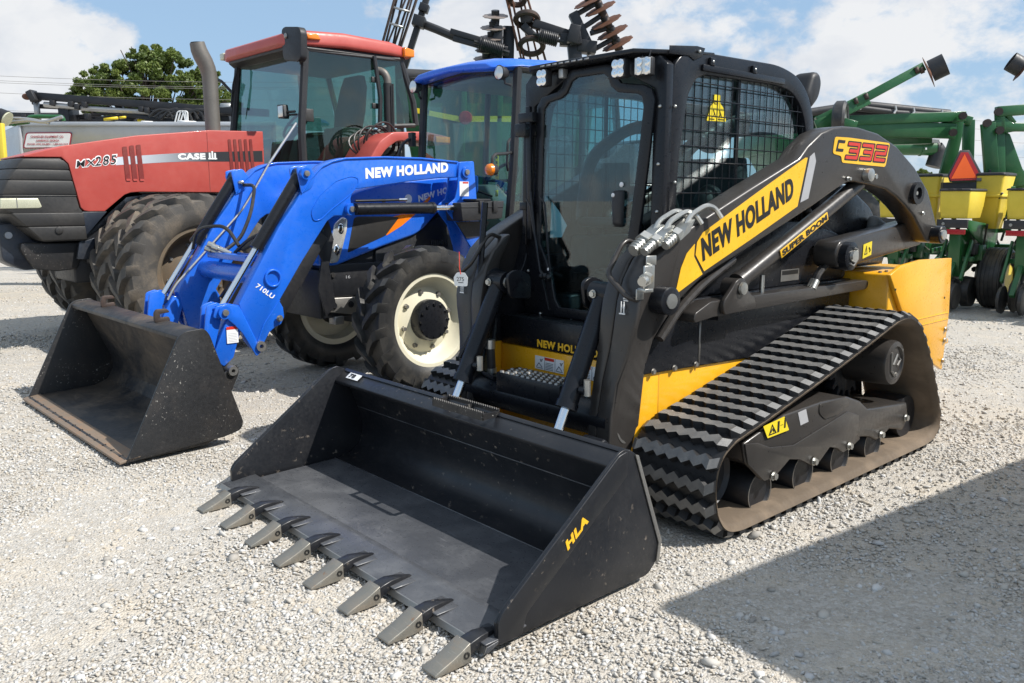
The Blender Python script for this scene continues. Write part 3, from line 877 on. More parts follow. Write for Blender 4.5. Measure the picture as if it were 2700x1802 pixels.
        m = M(); m.lathe([(-.02, .060), (.055, .060), (.06, .052), (.06, .001), (-.02, .001)], 'x', (xf, 1.240, .974), 28, closed=False); add(m.obj('pin_boss', 'black', la))
        m = M(); m.lathe([(-.02, .062), (.022, .062), (.022, .034), (.005, .032), (.005, .001), (-.02, .001)], 'x', (xf, 3.349, 1.430), 28, closed=False); add(m.obj('pin_boss', 'black', la))
        m = M(); m.lathe([(-.02, .052), (.05, .052), (.055, .046), (.055, .001), (-.02, .001)], 'x', (xf, 3.610, 1.19), 28, closed=False); add(m.obj('pin_boss', 'black', la))
        for y, z, prof in ((1.240, .974, [(.05, .034), (.064, .032), (.066, .001)]), (3.610, 1.19, [(.05, .030), (.062, .028), (.064, .001)]), (2.808, 1.522, [(0, .036), (.03, .034), (.034, .02), (.034, .001)])):
            m = M(); m.lathe(prof, 'x', (xf, y, z), 20, closed=False); add(m.obj('pin', 'zinc', la))
        for y, z, r, h in ((2.862, 1.515, .014, .03), (3.454, 1.316, .010, .01), (3.349, 1.430, .012, .012), (2.63, 1.50, .009, .02)):
            m = M(); m.bolt((xf, y, z), (1, 0, 0), r, h); add(m.obj('arm_bolt', 'zinc', la))
        # open end of the cross tube low on the arm
        m = M(); m.lathe([(.0005, .090), (.007, .090), (.007, .078), (-.10, .076), (-.10, .082), (.0, .082)], 'x', (0, 0, 0), 36)
        m.lathe([(-.06, .078), (-.06, .001)], 'x', (0, 0, 0), 36, closed=False)
        ct = add(m.obj('cross_tube_end', 'steel', la))
        for v in ct.data.vertices: v.co = Vector((v.co.x, 1.126 + v.co.y * .60, .440 + v.co.z))
        m = M(); m.lathe([(.0008, .077), (.0012, .001)], 'x', (0, 0, 0), 36, closed=False)
        cb = add(m.obj('tube_bore', 'blackletter', ct))
        for v in cb.data.vertices: v.co = Vector((v.co.x + .0003, 1.126 + v.co.y * .60, .440 + v.co.z))
        m = M()
        m.box(.0, .005, 1.145, 1.205, 1.125, 1.165); m.prism('z', [(.005, 1.16), (.055, 1.11), (.060, 1.115), (.007, 1.18)], 1.12, 1.13); m.box(.050, .058, 1.075, 1.135, 1.035, 1.13); m.prism('z', [(.0, 1.10), (.058, 1.08), (.058, 1.13), (.0, 1.135)], 1.02, 1.035); m.box(.0, .005, 1.09, 1.135, .985, 1.03)
        add(m.obj('coupler_bracket', 'zinc', la, .002))
        m = M(); m.tube([(.05, 1.10, 1.08), (.075, 1.06, 1.075)], .027, 6); m.tube([(.075, 1.06, 1.075), (.085, 1.03, 1.07)], .019, 16); add(m.obj('case_drain_coupler', 'zinc', la))
        spread(parts, s)
        # flat-face couplers on top of the arm
        for c0, r0 in ((Vector((.545, 1.235, 1.232)), .027), (Vector((.598, 1.24, 1.230)), .020), (Vector((.640, 1.325, 1.255)), .021)):
            m = M()
            dv = Vector((.02, -.88, -.48)).normalized()
            m.tube([c0, c0 + dv * .035], r0 * 1.45, 6)
            m.tube([c0 + dv * .03, c0 + dv * .105], [r0, r0 * .95], 16)
            for q in (.05, .068, .085): m.tube([c0 + dv * q, c0 + dv * (q + .006)], r0 * 1.13, 16)
            m.obox(c0 - dv * .032, dv * .034, Vector((.030, 0, 0)), Vector((0, .016, .026)))
            m.tube([c0 - dv * .05, c0 - dv * .09 + Vector((0, .0, .03)), c0 + Vector((.02, .16, .115)), c0 + Vector((.03, .21, .105)), c0 + Vector((.05, .235, .06))], .012, 8, fil=.04)
            m.obj('hydraulic_coupler', 'zinc', la)
    for s in (-1, 1):
        m = M(); m.tube([(s * .60, 1.80, 1.12), (s * .60, 1.55, 1.01), (s * .60, 1.40, .92), (s * .60, 1.27, .80)], .02, 8, fil=.06); m.obj('hose_cover', 'charcoal', T)
    m = M(); m.cyl((-.5, 1.122, .44), (.5, 1.122, .44), .085, n=32); m.obj('cross_tube', 'black', T)
    m = M(); m.box(-.56, .56, .785, .84, .10, .42)
    for u in (-.56, .44): m.prism('x', [(.79, .32), (.84, .36), (.98, .40), (1.05, .34), (1.0, .2), (.79, .12)], u, u + .12)
    m.obj('coupler_plate', 'black', T, .008)
    # lift cylinders, rear links, foot rails
    for s in (-1, 1):
        p0, p1 = Vector((s * .625, 1.757, .992)), Vector((s * .665, 2.85, 1.475))
        dv = (p1 - p0).normalized()
        m = M(); m.cyl(p0 + dv * .06, p1, .040, n=24); m.tube([p0 + dv * .05, p0 + dv * .085], .046, 24)
        m.lathe([(-.03, .045), (.03, .045), (.03, .001), (-.03, .001)], 'x', p0, 24, closed=False)
        lc = m.obj('lift_cylinder', 'charcoal', T)
        if s > 0:
            m = M(); m.lathe([(.06, .030), (.072, .028), (.074, .001)], 'x', p0, 20, closed=False); m.obj('pin', 'zinc', lc)
            nrm = Vector((1, 0, 0)); up = nrm.cross(dv).normalized(); up = up if up.z > 0 else -up
            org = p0 + dv * .365 + Vector((.0445, 0, 0)) - up * .016
            text('boom_lettering', 'SUPER BOOM', 'blackletter', lc, org + Vector((.0025, 0, 0)), dv, up, .42, .030, bold=.04)
            m = M(); c_ = org + dv * .21 + up * .015
            m.obox(c_, Vector((.0016, 0, 0)), dv * .222, up * .021); m.obj('boom_decal', 'decalyellow', lc, .001)
        m = M(); m.prism('x', fillet([(2.60, 1.13), (2.637, 1.180), (2.781, 1.192), (3.58, 1.270), (3.70, 1.18), (3.66, 1.125), (2.884, 1.052), (2.722, 1.022), (2.62, 1.05)], .03), s * .56, s * .695)
        lk = m.obj('rear_link', 'charcoal', T, .01)
        if s > 0:
            m = M(); m.lathe([(-.05, .075), (.040, .075), (.045, .06), (.045, .001), (-.05, .001)], 'x', (.695, 2.70, 1.100), 28, closed=False); pb = m.obj('pin_boss', 'black', lk)
            m = M(); m.lathe([(.045, .034), (.060, .032), (.062, .001)], 'x', (.695, 2.70, 1.100), 20, closed=False); m.obj('pin', 'zinc', pb)
            m = M(); m.tube([(.745, 2.66, 1.065), (.745, 2.70, 1.05), (.745, 2.745, 1.085), (.745, 2.735, 1.135), (.745, 2.695, 1.145)], .006, 6); m.obj('pin_clip', 'steel', pb)
            m = M(); m.prism('x', fillet([(2.90, 1.075), (3.0, 1.093), (3.0, 1.168), (2.90, 1.152)], .004), .6965, .698); d = m.obj('pinch_decal', 'warnyellow', lk)
            m = M(); m.ring('x', [(2.915, 1.095), (2.95, 1.10), (2.935, 1.147)], [(2.923, 1.101), (2.944, 1.104), (2.934, 1.135)], .6985, .6995); m.tube([(.699, 2.965, 1.135), (.699, 2.98, 1.12), (.699, 2.973, 1.11)], .0035, 5); m.obj('decal_figures', 'blackletter', d)
        rail = fillet([(1.44, .90), (1.56, .945), (1.68, .945), (3.06, .945), (3.11, .925), (3.06, .893), (1.58, .872), (1.44, .858)], .018)
        m = M(); m.prism('x', rail, s * .565, s * .655); rl = m.obj('foot_rail', 'charcoal', T, .016, 3)
        m = M(); m.prism('x', fillet([(1.62, .94), (1.69, 1.0), (1.715, 1.03), (1.76, 1.042), (1.80, 1.02), (1.812, .98), (1.88, .935), (1.89, .885), (1.63, .88)], .02), s * .657, s * .680); m.obj('cylinder_bracket', 'charcoal', rl, .004)
        m = M(); m.box(s * .54, s * .60, 1.70, 1.80, .84, .88); m.obj('rail_bracket', 'black', rl)
    for k, (y0, x0) in enumerate(((2.50, .64), (2.53, .61))):
        m = M(); m.tube([(x0, y0, .955), (x0, y0 + .04, 1.01), (x0 - .01, y0 + .14, 1.05), (x0 - .03, y0 + .26, 1.06)], .014, 8, fil=.04); h = m.obj('hydraulic_hose', 'hose', T)
        m = M(); m.cyl((x0, y0 - .02, .935), (x0, y0 + .015, .975), .019, n=12); m.obj('hose_end', 'zinc', h)
    m = M(); m.cyl((.60, 2.06, .92), (.60, 2.06, 1.03), .012, n=10); m.obj('grease_fitting', 'zinc', T)
    m = M(); m.box(.5415, .5435, 2.33, 2.51, .975, 1.035); sp = m.obj('serial_plate', 'steel', T)
    m = M(); m.box(.5435, .5442, 2.34, 2.50, 1.008, 1.03); m.obj('plate_print', 'blackletter', sp)
    for k in range(5):
        m = M(); m.tube([(.46 + .02 * k, 2.60 + .02 * k, 1.40 - .03 * k), (.50, 2.80, 1.25 - .02 * k), (.54, 3.05, 1.12), (.52, 3.3, 1.10 + .02 * k)], .017, 8, fil=.12)
        m.obj('engine_hose', 'hose', T)

    # ---------------- tilt cylinders
    for s in (-1, 1):
        p0, p1 = Vector((s * .362, .885, .39)), Vector((s * .355, 1.185, .985))
        dv = (p1 - p0).normalized()
        m = M(); m.cyl(p0 + dv * .13, p1 - dv * .03, .045, n=24); m.tube([p0 + dv * .125, p0 + dv * .155], .050, 24)
        m.lathe([(-.06, .052), (.06, .052), (.06, .001), (-.06, .001)], 'x', p1, 24, closed=False)
        m.cyl(p0 + dv * .22 + Vector((.05, 0, 0)), p0 + dv * .22 + Vector((.08, 0, 0)), .02)
        tc = m.obj('tilt_cylinder', 'black', T)
        m = M(); m.cyl(p0, p0 + dv * .15, .023, n=20); m.obj('piston_rod', 'chrome', tc)
        m = M(); m.bolt(p1 + Vector((-.02, -.052, 0)), (0, -1, 0), .014, .016); m.cyl(p0 + dv * .22 + Vector((.085, 0, -.02)), p0 + dv * .22 + Vector((.085, 0, .05)), .016, n=12); m.lathe([(.06, .03), (.068, .028), (.07, .001)], 'x', p1, 16, closed=False); m.obj('fitting', 'zinc', tc)
        m = M(); m.prism('x', fillet([(1.16, .91), (1.14, 1.03), (1.20, 1.055), (1.30, 1.02), (1.30, .90)], .03), s * .335 - .09, s * .335 - .07); m.prism('x', fillet([(1.16, .91), (1.14, 1.03), (1.20, 1.055), (1.30, 1.02), (1.30, .90)], .03), s * .335 + .07, s * .335 + .09); m.obj('cylinder_mount', 'black', T, .004)

    # ---------------- bucket
    W2 = .99
    shell = [(.0, .030), (.560, .040)] + fillet([(.56, .040), (.66, .055), (.722, .105), (.738, .18), (.722, .27), (.665, .415)], .06, 5, False)[1:] + [(.640, .475), (.585, .445), (.580, .462), (.645, .512), (.668, .49), (.755, .27), (.772, .17), (.745, .09), (.68, .035), (.57, .012), (.0, .008)]
    m = M(); m.prism('x', shell, -W2 + .012, W2 - .012); bk = m.obj('bucket', 'bucketblack', T, .003)
    m = M(); m.prism('x', [(.03, .0315), (.03, .0345), (.56, .0435), (.56, .0405)], -.965, .965); m.obj('bucket_floor', 'bucketfloor', bk)
    sp = fillet([(.0, .022), (.0, .095), (.02, .125), (.565, .528), (.60, .535), (.645, .512), (.69, .42), (.80, .135), (.79, .06), (.74, .022)], [0, .0, .02, .02, .015, .02, 0, .02, .02, .02])
    for s in (-1, 1):
        m = M(); m.prism('x', sp, s * (W2 - .012), s * W2); pl = m.obj('side_plate', 'bucketblack', bk, .002)
        m = M(); m.prism('x', fillet([(.0, .024), (.0, .10), (.02, .13), (.555, .522), (.60, .53), (.60, .44), (.12, .09), (.10, .024)], .012), s * (W2 + .001), s * (W2 + .011)); m.obj('edge_plate', 'bucketblack', pl, .003)
        m = M(); m.prism('x', [(.648, .505), (.665, .50), (.812, .14), (.80, .06), (.783, .055), (.795, .135)], s * (W2 + .0005), s * (W2 + .006)); m.obj('weld_edge', 'steel', pl, .001)
        if s > 0:
            a = math.atan2(.065, .086)
            text('maker_mark', 'HLA', 'decalyellow', pl, (W2 + .0115, .302, .250), (0, math.cos(a), math.sin(a)), (0, -math.sin(a), math.cos(a)), .125, .034, bold=.05, shear=.25)
    m = M(); m.prism('x', [(-.055, .018), (-.045, .036), (.085, .052), (.12, .052), (.12, .046), (.085, .0445), (.0, .031), (-.04, .014)], -1.0, 1.0); m.obj('cutting_edge', 'bucketfloor', bk, .002)
    m = M(); m.prism('x', [(-.0565, .0175), (-.0475, .0365), (-.0435, .0375), (-.0535, .0165)], -.999, .999); m.obj('worn_edge', 'steel', bk)
    m = M(); m.prism('x', [(.63, .507), (.70, .47), (.705, .478), (.645, .519)], -.97, .97); m.obj('top_rail', 'bucketblack', bk, .002)
    m = M()   # weld seams inside
    for y, z in ((.563, .042), (.712, .30)): m.tube([(-.975, y, z), (.975, y, z)], .004, 6)
    m.obj('weld_seam', 'bucketfloor', bk)
    m = M(); m.prism('x', [(.600, .4845), (.632, .5065), (.631, .508), (.599, .486)], -.90, -.79); sk = m.obj('size_sticker', 'white', bk)
    text('size_number', '78', 'blackletter', sk, (-.885, .604, .4905), (1, 0, 0), (0, .032, .022), .055, .026, bold=.03, depth=.0015)
    # serrated step on the rear rail
    m = M()
    x0, x1 = -.085, .265
    for yy in (.555, .639):
        pts = [(x0, .496), (x1, .496), (x1, .528)]
        n = 24
        for k in range(n): pts += [(x1 - (k + .3) * (x1 - x0) / n, .536), (x1 - (k + .8) * (x1 - x0) / n, .528)]
        pts += [(x0, .528)]
        m.prism('y', pts, yy, yy + .006)
    for xx in (x0, (x0 + x1) / 2, x1 - .006): m.box(xx, xx + .006, .555, .645, .50, .525)
    m.obj('bucket_step', 'usedblack', bk)
    # eight two-part teeth
    xs = [-.80 + .25 * k for k in range(8)]
    m0 = None
    for i, x in enumerate(xs):
        w = .042
        m = M()
        m.loft([[(x - a, y, z0), (x + a, y, z0), (x + a, y, z1), (x - a, y, z1)] for y, a, z0, z1 in ((-.115, .026, .012, .046), (-.085, .028, .020, .060), (-.045, .026, .034, .067), (.0, .017, .040, .063), (.055, .008, .042, .050))])
        ad = m.obj('tooth_adapter', 'bucketblack', bk, .005)
        m = M(); m.box(x - .050, x + .050, -.052, .045, .041, .0475); m.obj('tooth_weld', 'bucketfloor', ad, .003)
        m = M()
        m.loft([[(x - a, y, z0), (x + a, y, z0), (x + a * .9, y, z1), (x - a * .9, y, z1)] for y, a, z0, z1 in ((-.232, .035, .001, .009), (-.20, .036, .001, .021), (-.165, .038, .002, .034), (-.130, .039, .004, .050), (-.098, .039, .006, .066))])
        tt = m.obj('tooth', 'tooth', bk, .003)
        m = M()
        for s in (-1, 1): m.lathe([(s * .0, .011), (s * .0035, .011), (s * .0035, .006), (0, .006)], 'x', (x + s * .0365, -.116, .032), 14)
        m.obj('tooth_pin', 'blackletter', tt)

    # ---------------- rubber tracks
    loop = [(1.238, .052), (1.172, .125), (1.148, .22), (1.152, .315), (1.190, .385), (1.27, .43), (1.493, .475), (1.971, .588), (2.241, .655), (2.533, .732), (2.70, .777), (2.80, .788), (2.902, .772), (3.00, .725), (3.08, .64), (3.20, .48), (3.32, .28), (3.375, .17), (3.372, .10), (3.32, .048), (3.22, .030), (2.3, .030), (1.34, .030)]
    loop = [(y, z) for y, z in loop]
    def resample(P, n):
        P = [Vector(p) for p in P]; P2 = P + [P[0]]
        d = [0]
        for a, b in zip(P2, P2[1:]): d.append(d[-1] + (b - a).length)
        out = []; j = 0
        for k in range(n):
            t = d[-1] * k / n
            while d[j + 1] < t: j += 1
            f = (t - d[j]) / (d[j + 1] - d[j])
            out.append(P2[j].lerp(P2[j + 1], f))
        return out, d[-1]
    sm = fillet(loop, .06, 3)
    pts, LEN = resample(sm, 240)
    for s in (-1, 1):
        xi, xo = (.56, 1.0)
        n = len(pts)
        cen = sum(pts, Vector((0, 0))) / n
        nor = []
        for i in range(n):
            t = (pts[(i + 1) % n] - pts[i - 1]).normalized()
            v = Vector((t.y, -t.x))
            if v.dot(pts[i] - cen) < 0: v = -v
            nor.append(v)
        m = M()
        secs = []
        for p, v in zip(pts, nor):
            secs.append([(s * xi, *(p + v * 0)), (s * xo, *(p + v * 0)), (s * (xo - .012), *(p - v * .018)), (s * (xo - .03), *(p - v * .03)), (s * (xi + .03), *(p - v * .03))])
        secs.append(secs[0])
        m.loft(secs, cap=False)
        tk = m.obj('track', 'trackdirt', T, 0)
        m = M(); m.loft([[(s * (xi + .004), *(p + v * .0005)), (s * (xo - .006), *(p + v * .0005)), (s * (xo - .006), *(p + v * .003)), (s * (xi + .004), *(p + v * .003))] for p, v in zip(pts + pts[:1], nor + nor[:1])], cap=False); m.obj('track_skin', 'trackrubber', tk)  # near-black skin: shadow between the tread bars put into its colour
        # zigzag tread bars
        NL = int(round(LEN / .0915))
        lugs = M()
        P2, _ = resample(sm, NL)
        for k, p in enumerate(P2):
            i = min(range(n), key=lambda q: (pts[q] - p).length)
            v = nor[i]; t = Vector((-v.y, v.x))
            st = []
            nz = 14
            for j in range(nz + 1):
                f = j / nz
                x = xi + .004 + f * (xo - xi - .008)
                zz = (.0105 if j % 2 else -.0105) * (0 if f < .05 else 1) + (.012 if (k % 2) else -.0) * 0
                endf = 1 if .03 < f < .97 else .55
                hgt = (.037 if j % 2 else .031) * endf
                sh = t * zz
                b0, b1, t0, t1 = p + sh - t * .0262 - v * .004, p + sh + t * .0262 - v * .004, p + sh - t * .0215 + v * hgt, p + sh + t * .0215 + v * hgt
                st.append([(s * x, *b0), (s * x, *b1), (s * x, *t1), (s * x, *t0)])
            lugs.loft(st)
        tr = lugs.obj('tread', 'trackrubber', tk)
        tr.data.materials.append(K['tracklug'])            # paler running faces: wear, dust and sun sheen in colour; darker flanks: bar shadow
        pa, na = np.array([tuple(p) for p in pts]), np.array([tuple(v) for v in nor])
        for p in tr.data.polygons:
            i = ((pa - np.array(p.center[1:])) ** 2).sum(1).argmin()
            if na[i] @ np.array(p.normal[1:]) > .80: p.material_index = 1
        # undercarriage frame with scalloped skirt
        fr = [(1.40, .385), (1.43, .29), (1.565, .185), (1.65, .185), (1.77, .24), (1.86, .22), (1.98, .165), (2.05, .17), (2.14, .222), (2.22, .20), (2.28, .165), (2.36, .175), (2.474, .205), (2.58, .185), (2.66, .15), (2.74, .16), (2.81, .185), (2.90, .165), (2.975, .145), (3.04, .205), (3.0, .30), (2.60, .335), (2.53, .345), (2.44, .40), (2.30, .445), (2.05, .46), (1.72, .455)]
        m = M(); m.prism('x', [(1.42, .20), (1.50, .46), (2.4, .64), (2.75, .74), (2.95, .72), (3.20, .40), (3.25, .14), (1.6, .10)], s * .565, s * .60); m.obj('track_tower', 'black', T, .006)
        m = M(); m.prism('x', fr, s * .62, s * .72); m.prism('x', fr, s * .932, s * .955); m.prism('x', [(1.43, .30), (1.41, .38), (1.72, .452), (2.05, .457), (2.30, .442), (2.44, .397), (2.53, .342), (3.0, .297), (3.02, .25), (1.5, .26)], s * .71, s * .94)
        uf = m.obj('track_frame', 'charcoal', T, .01)
        if s > 0:
            m = M(); m.prism('x', [(1.40, .385), (1.43, .29), (1.565, .185), (1.65, .185), (1.77, .24), (1.86, .22), (1.98, .165), (2.05, .17), (2.14, .222), (2.22, .20), (2.28, .165), (2.36, .175), (2.45, .20), (2.42, .33), (2.30, .37), (2.10, .34), (1.8, .30), (1.60, .33), (1.5, .37)], .9555, .963); m.obj('skirt_plate', 'charcoal', uf, .002)
            m = M()
            for y, z in ((1.63, .195), (1.985, .185), (2.33, .19), (2.70, .175), (2.99, .215)): m.bolt((.963 if y < 2.4 else .955, y, z), (1, 0, 0), .016, .02)
            m.obj('frame_bolts', 'zinc', uf)
            m = M(); m.prism('x', fillet([(1.53, .438), (1.70, .452), (1.745, .382), (1.57, .378)], .004), .9635, .965); d = m.obj('warning_decal', 'warnyellow', uf)
            m = M(); m.ring('x', [(1.575, .388), (1.64, .39), (1.60, .436)], [(1.586, .393), (1.629, .395), (1.601, .428)], .9655, .9665); m.box(.9655, .9665, 1.645, 1.66, .39, .44); m.box(.9655, .9665, 1.70, 1.712, .40, .437); m.ell((.966, 1.706, .443), (.001, .006, .006), 8, 6); m.box(.9655, .9665, 1.669, 1.690, .417, .4185); m.tube([(.966, 1.59, .40), (.966, 1.605, .415), (.966, 1.618, .40)], .003, 5); m.obj('decal_figures', 'blackletter', d)
            m = M(); m.prism('x', [(1.83, .445), (1.90, .45), (1.93, .385), (1.86, .38)], .9555, .957); m.obj('part_sticker', 'greyletter', uf)
            m = M(); m.prism('x', fillet([(2.02, .455), (2.28, .447), (2.32, .40), (2.2, .37), (2.08, .37), (2.02, .41)], .02), .9557, .960); m.obj('access_cover', 'charcoal', uf, .002)
        m = M()
        for y in (1.60, 1.97, 2.33, 2.69):
            for x0, x1 in ((.74, .922), (.62, .70)): m.lathe([(s * x0, .092), (s * (x1 - .01), .092), (s * x1, .085), (s * (x1 - .012), .075), (s * (x1 - .012), .001), (s * x0, .001)], 'x', (0, y, .117), 32, closed=False)
        m.obj('road_roller', 'toolblack', uf, 0)
        for y in (1.60, 1.97, 2.33, 2.69):
            m = M(); m.lathe([(s * .921, .0925), (s * .9235, .0925), (s * .9235, .0885), (s * .921, .0885)], 'x', (0, y, .117), 32); m.obj('roller_rim', 'steel', uf)
        m = M(); m.lathe([(s * .66, .150), (s * .84, .150), (s * .85, .135), (s * .83, .12), (s * .82, .001), (s * .66, .001)], 'x', (0, 1.335, .225), 36, closed=False); m.lathe([(s * .66, .12), (s * .88, .12), (s * .88, .04), (s * .66, .04)], 'x', (0, 3.18, .175), 32)
        m.obj('idler_wheel', 'toolblack', uf)
        m = M()
        nt = 18; prof = []
        for k in range(nt):
            q = 2 * math.pi * k / nt
            for dq, r in ((-.09, .165), (-.05, .21), (.05, .21), (.09, .165)): prof.append((2.80 + r * math.cos(q + dq), .52 + r * math.sin(q + dq)))
        m.prism('x', prof, s * .66, s * .71); spk = m.obj('drive_sprocket', 'toolblack', T, .003)
        m = M(); m.lathe([(s * .56, .135), (s * .93, .120), (s * .945, .115), (s * .95, .09), (s * .94, .085), (s * .94, .001), (s * .56, .001)], 'x', (0, 2.83, .54), 36, closed=False); m.obj('drive_motor', 'charcoal', spk)
        if s > 0:
            m = M(); m.tube([(.942, 2.79, .60), (.942, 2.80, .50), (.942, 2.84, .47)], .009, 6); m.tube([(.942, 2.82, .53), (.942, 2.86, .58), (.942, 2.90, .55), (.942, 2.87, .52)], .007, 6); m.lathe([(.94, .100), (.943, .100), (.943, .093), (.94, .093)], 'x', (0, 2.83, .54), 36); m.bolt((.94, 2.86, .475), (1, 0, 0), .009, .008); m.bolt((.94, 2.91, .60), (1, 0, 0), .009, .008); m.obj('motor_cap', 'steel', spk)
    return T
track_loader = build_track_loader()

# auction tag tied to the loader's far hose guard
def build_tag():
    c = at(1215, 737, 3.62)
    t = thing('lot_tag', 'white card tag numbered 275 hanging by a red tie from the black loader', 'tag', c, -20)
    m = M(); m.prism('y', fillet([(-.030, -.030), (.030, -.030), (.034, .008), (.018, .030), (-.018, .030), (-.034, .008)], .006), -.0008, .0008); m.obj('card', 'tag', t)
    text('tag_number', '275', 'blackletter', t, (-.019, -.001, -.008), (1, 0, 0), (0, 0, 1), .034, .018, depth=.0006)
    m = M(); m.box(-.012, .012, -.0016, -.0009, -.016, -.013); m.obj('small_print', 'blackletter', t)
    m = M(); m.tube([(0, -.001, .022), (-.004, -.004, .05), (-.008, .004, .12)], .002, 6); m.obj('cable_tie', 'redstring', t)
    return t
build_tag()
# ------------------------------------------------------------------ blue loader tractor
def sect(y, w, z0, z1, r, n=4):
    return [(p[0], y, p[1]) for p in fillet([(-w, z0), (w, z0), (w, z1), (-w, z1)], r, n)]

def build_blue_tractor():
    T = thing('loader_tractor', 'blue cab tractor carrying a front loader with a worn dark bucket', 'tractor', (-2.73, 4.94, 0), -46.8)
    # hood
    top = [(1.60, .93), (1.60, 1.10), (1.66, 1.26), (1.80, 1.40), (1.95, 1.46), (2.16, 1.51), (2.43, 1.545), (2.78, 1.575), (3.10, 1.59)]
    bot = [(3.10, 1.45), (2.75, 1.36), (2.52, 1.165), (2.44, 1.125), (2.13, 1.045), (1.75, .93)]
    m = M(); m.prism('x', fillet(top + bot, .03), -.30, .30); h = m.obj('hood', 'blue', T, .085, 6)
    for s in (-1, 1):
        m = M(); m.prism('x', fillet([(1.90, 1.262), (1.93, 1.275), (2.19, 1.272), (2.30, 1.265), (2.17, 1.130), (1.835, 1.015)], .02), s * .298, s * .303); m.obj('side_grille', 'grille', h, .002)
        m = M(); m.prism('x', fillet([(1.735, 1.225), (1.80, 1.275), (1.845, 1.262), (1.838, 1.18), (1.795, 1.05), (1.757, .955), (1.69, .945), (1.68, 1.0), (1.70, 1.10)], .02), s * .27, s * .309); hl = m.obj('headlight', 'lens', h, .008)
        m = M(); m.ell((s * .302, 1.785, 1.19), (.014, .03, .045)); m.ell((s * .302, 1.745, 1.04), (.014, .03, .045)); m.obj('lamp_reflector', 'chrome', hl)
    m = M(); m.box(-.22, .22, 1.592, 1.604, .95, 1.12); m.obj('front_grille', 'grille', h, .004)
    m = M(); m.prism('x', [(2.175, 1.130), (2.215, 1.262), (2.38, 1.30), (2.53, 1.378), (2.585, 1.42), (2.60, 1.405), (2.53, 1.34), (2.32, 1.20)], .3005, .3025); m.obj('swoosh_decal', 'orange', h)
    text('hood_lettering', 'NEW HOLLAND', 'whiteletter', h, (.3008, 2.482, 1.376), (0, 1, .24), (0, -.1, 1), .53, .050, bold=.045)
    m = M(); m.lathe([(0, .034), (.002, .034), (.002, .001), (0, .001)], 'x', (.301, 2.385, 1.40), 24, closed=False); m.obj('emblem', 'whiteletter', h)
    # engine, front frame, axle
    m = M()
    m.box(-.24, .24, 1.70, 3.2, .62, 1.08); m.box(-.26, .26, 1.62, 2.1, .55, .90); m.prism('x', [(2.1, .6), (2.1, 1.02), (2.75, 1.28), (3.1, 1.40), (3.4, 1.2), (3.4, .55)], -.27, .27)
    m.box(-.28, -.262, 1.62, 2.3, .70, .94); m.box(.262, .28, 1.62, 2.3, .70, .94)
    m.obj('engine_block', 'toolblack', T, .012)
    m = M()
    for k in range(9): m.box(.271, .276, 2.62 + k * .02, 2.628 + k * .02, 1.02, 1.08)
    for s in (-1, 1): m.bolt((s * .281, 1.72, .86), (s, 0, 0), .016, .012)
    m.obj('engine_vents', 'grille', T)
    text('warning_mark', '16', 'greyletter', T, (.2805, 1.83, .83), (0, 1, 0), (0, 0, 1), .035, .022)
    m = M(); m.cyl((-.62, 2.24, .52), (.62, 2.24, .52), .07, n=20); m.box(-.30, .30, 2.10, 2.38, .44, .66)
    for s in (-1, 1): m.tube([(s * .50, 2.24, .52), (s * .58, 2.24, .52)], [.13, .16], 20)
    m.obj('front_axle', 'toolblack', T, .01)
    m = M(); m.prism('x', fillet([(1.66, .70), (1.66, .60), (1.9, .56), (2.15, .55), (2.2, .68)], .02), .20, .285); m.box(.205, .29, 1.72, 1.80, .50, .56); m.box(.21, .27, 1.93, 1.98, .42, .56); m.obj('frame_rail', 'steel', T, .006)
    m = M()
    for y in (1.72, 1.86, 2.05): m.bolt((.286, y, .64), (1, 0, 0), .018, .014)
    m.obj('frame_bolts', 'toolblack', T)
    # grille guard in front of the hood, plus struts for arm shade
    m = M()
    for s in (-1, 1):
        m.prism('x', [(1.585, 1.24), (1.66, 1.26), (1.70, 1.12), (1.655, .93), (1.70, .65), (1.62, .58), (1.56, .78), (1.60, .98), (1.56, 1.06)], s * .335, s * .35)
        m.bar((s * .345, 1.60, 1.16), (s * .40, 1.22, .66), .05, .10)  # black bar put in for the shaded underside of the arm
    m.box(-.335, .335, 1.57, 1.59, 1.14, 1.19)
    m.obj('guard_and_shade_strut', 'toolblack', T, .004)
    # wheels
    for s in (-1, 1):
        wheel(T, (s * .66, 2.235, .535), .535, .30, .335, s, n=17, lug=.036, lw=.058, sweep=.30, rim_mat='cream', flip=-1, dish=.30, hub_r=.15)
        wheel(T, (s * .80, 4.30, .72), .72, .40, .40, s, n=19, lug=.04, lw=.07, sweep=.30, rim_mat='cream', flip=-1)
    # cab
    m = M()
    for s in (-1, 1):
        m.tube([(s * .585, 3.15, 1.10), (s * .60, 3.20, 1.70), (s * .60, 3.245, 2.42)], .034, 8, fil=.1)
        m.tube([(s * .60, 3.95, 1.15), (s * .62, 3.98, 1.8), (s * .60, 4.0, 2.42)], .028, 8, fil=.1)
        m.tube([(s * .58, 4.45, 1.3), (s * .58, 4.5, 1.9), (s * .56, 4.45, 2.42)], .034, 8, fil=.1)
        m.tube([(s * .585, 3.15, 1.12), (s * .60, 3.5, .95), (s * .60, 3.9, 1.1), (s * .6, 4.45, 1.3)], .03, 8, fil=.1)
        m.tube([(s * .60, 3.245, 2.41), (s * .60, 4.45, 2.42)], .035, 8)
        m.box(s * .25, s * .60, 3.16, 3.20, 1.08, 1.14)
    m.tube([(-.60, 3.24, 2.41), (0, 3.20, 2.44), (.60, 3.24, 2.41)], .03, 8); m.tube([(-.56, 4.45, 2.41), (.56, 4.45, 2.41)], .03, 8)
    m.box(-.58, .58, 3.2, 4.5, .95, 1.05)
    cf = m.obj('cab_frame', 'blackplastic', T)
    m = M()
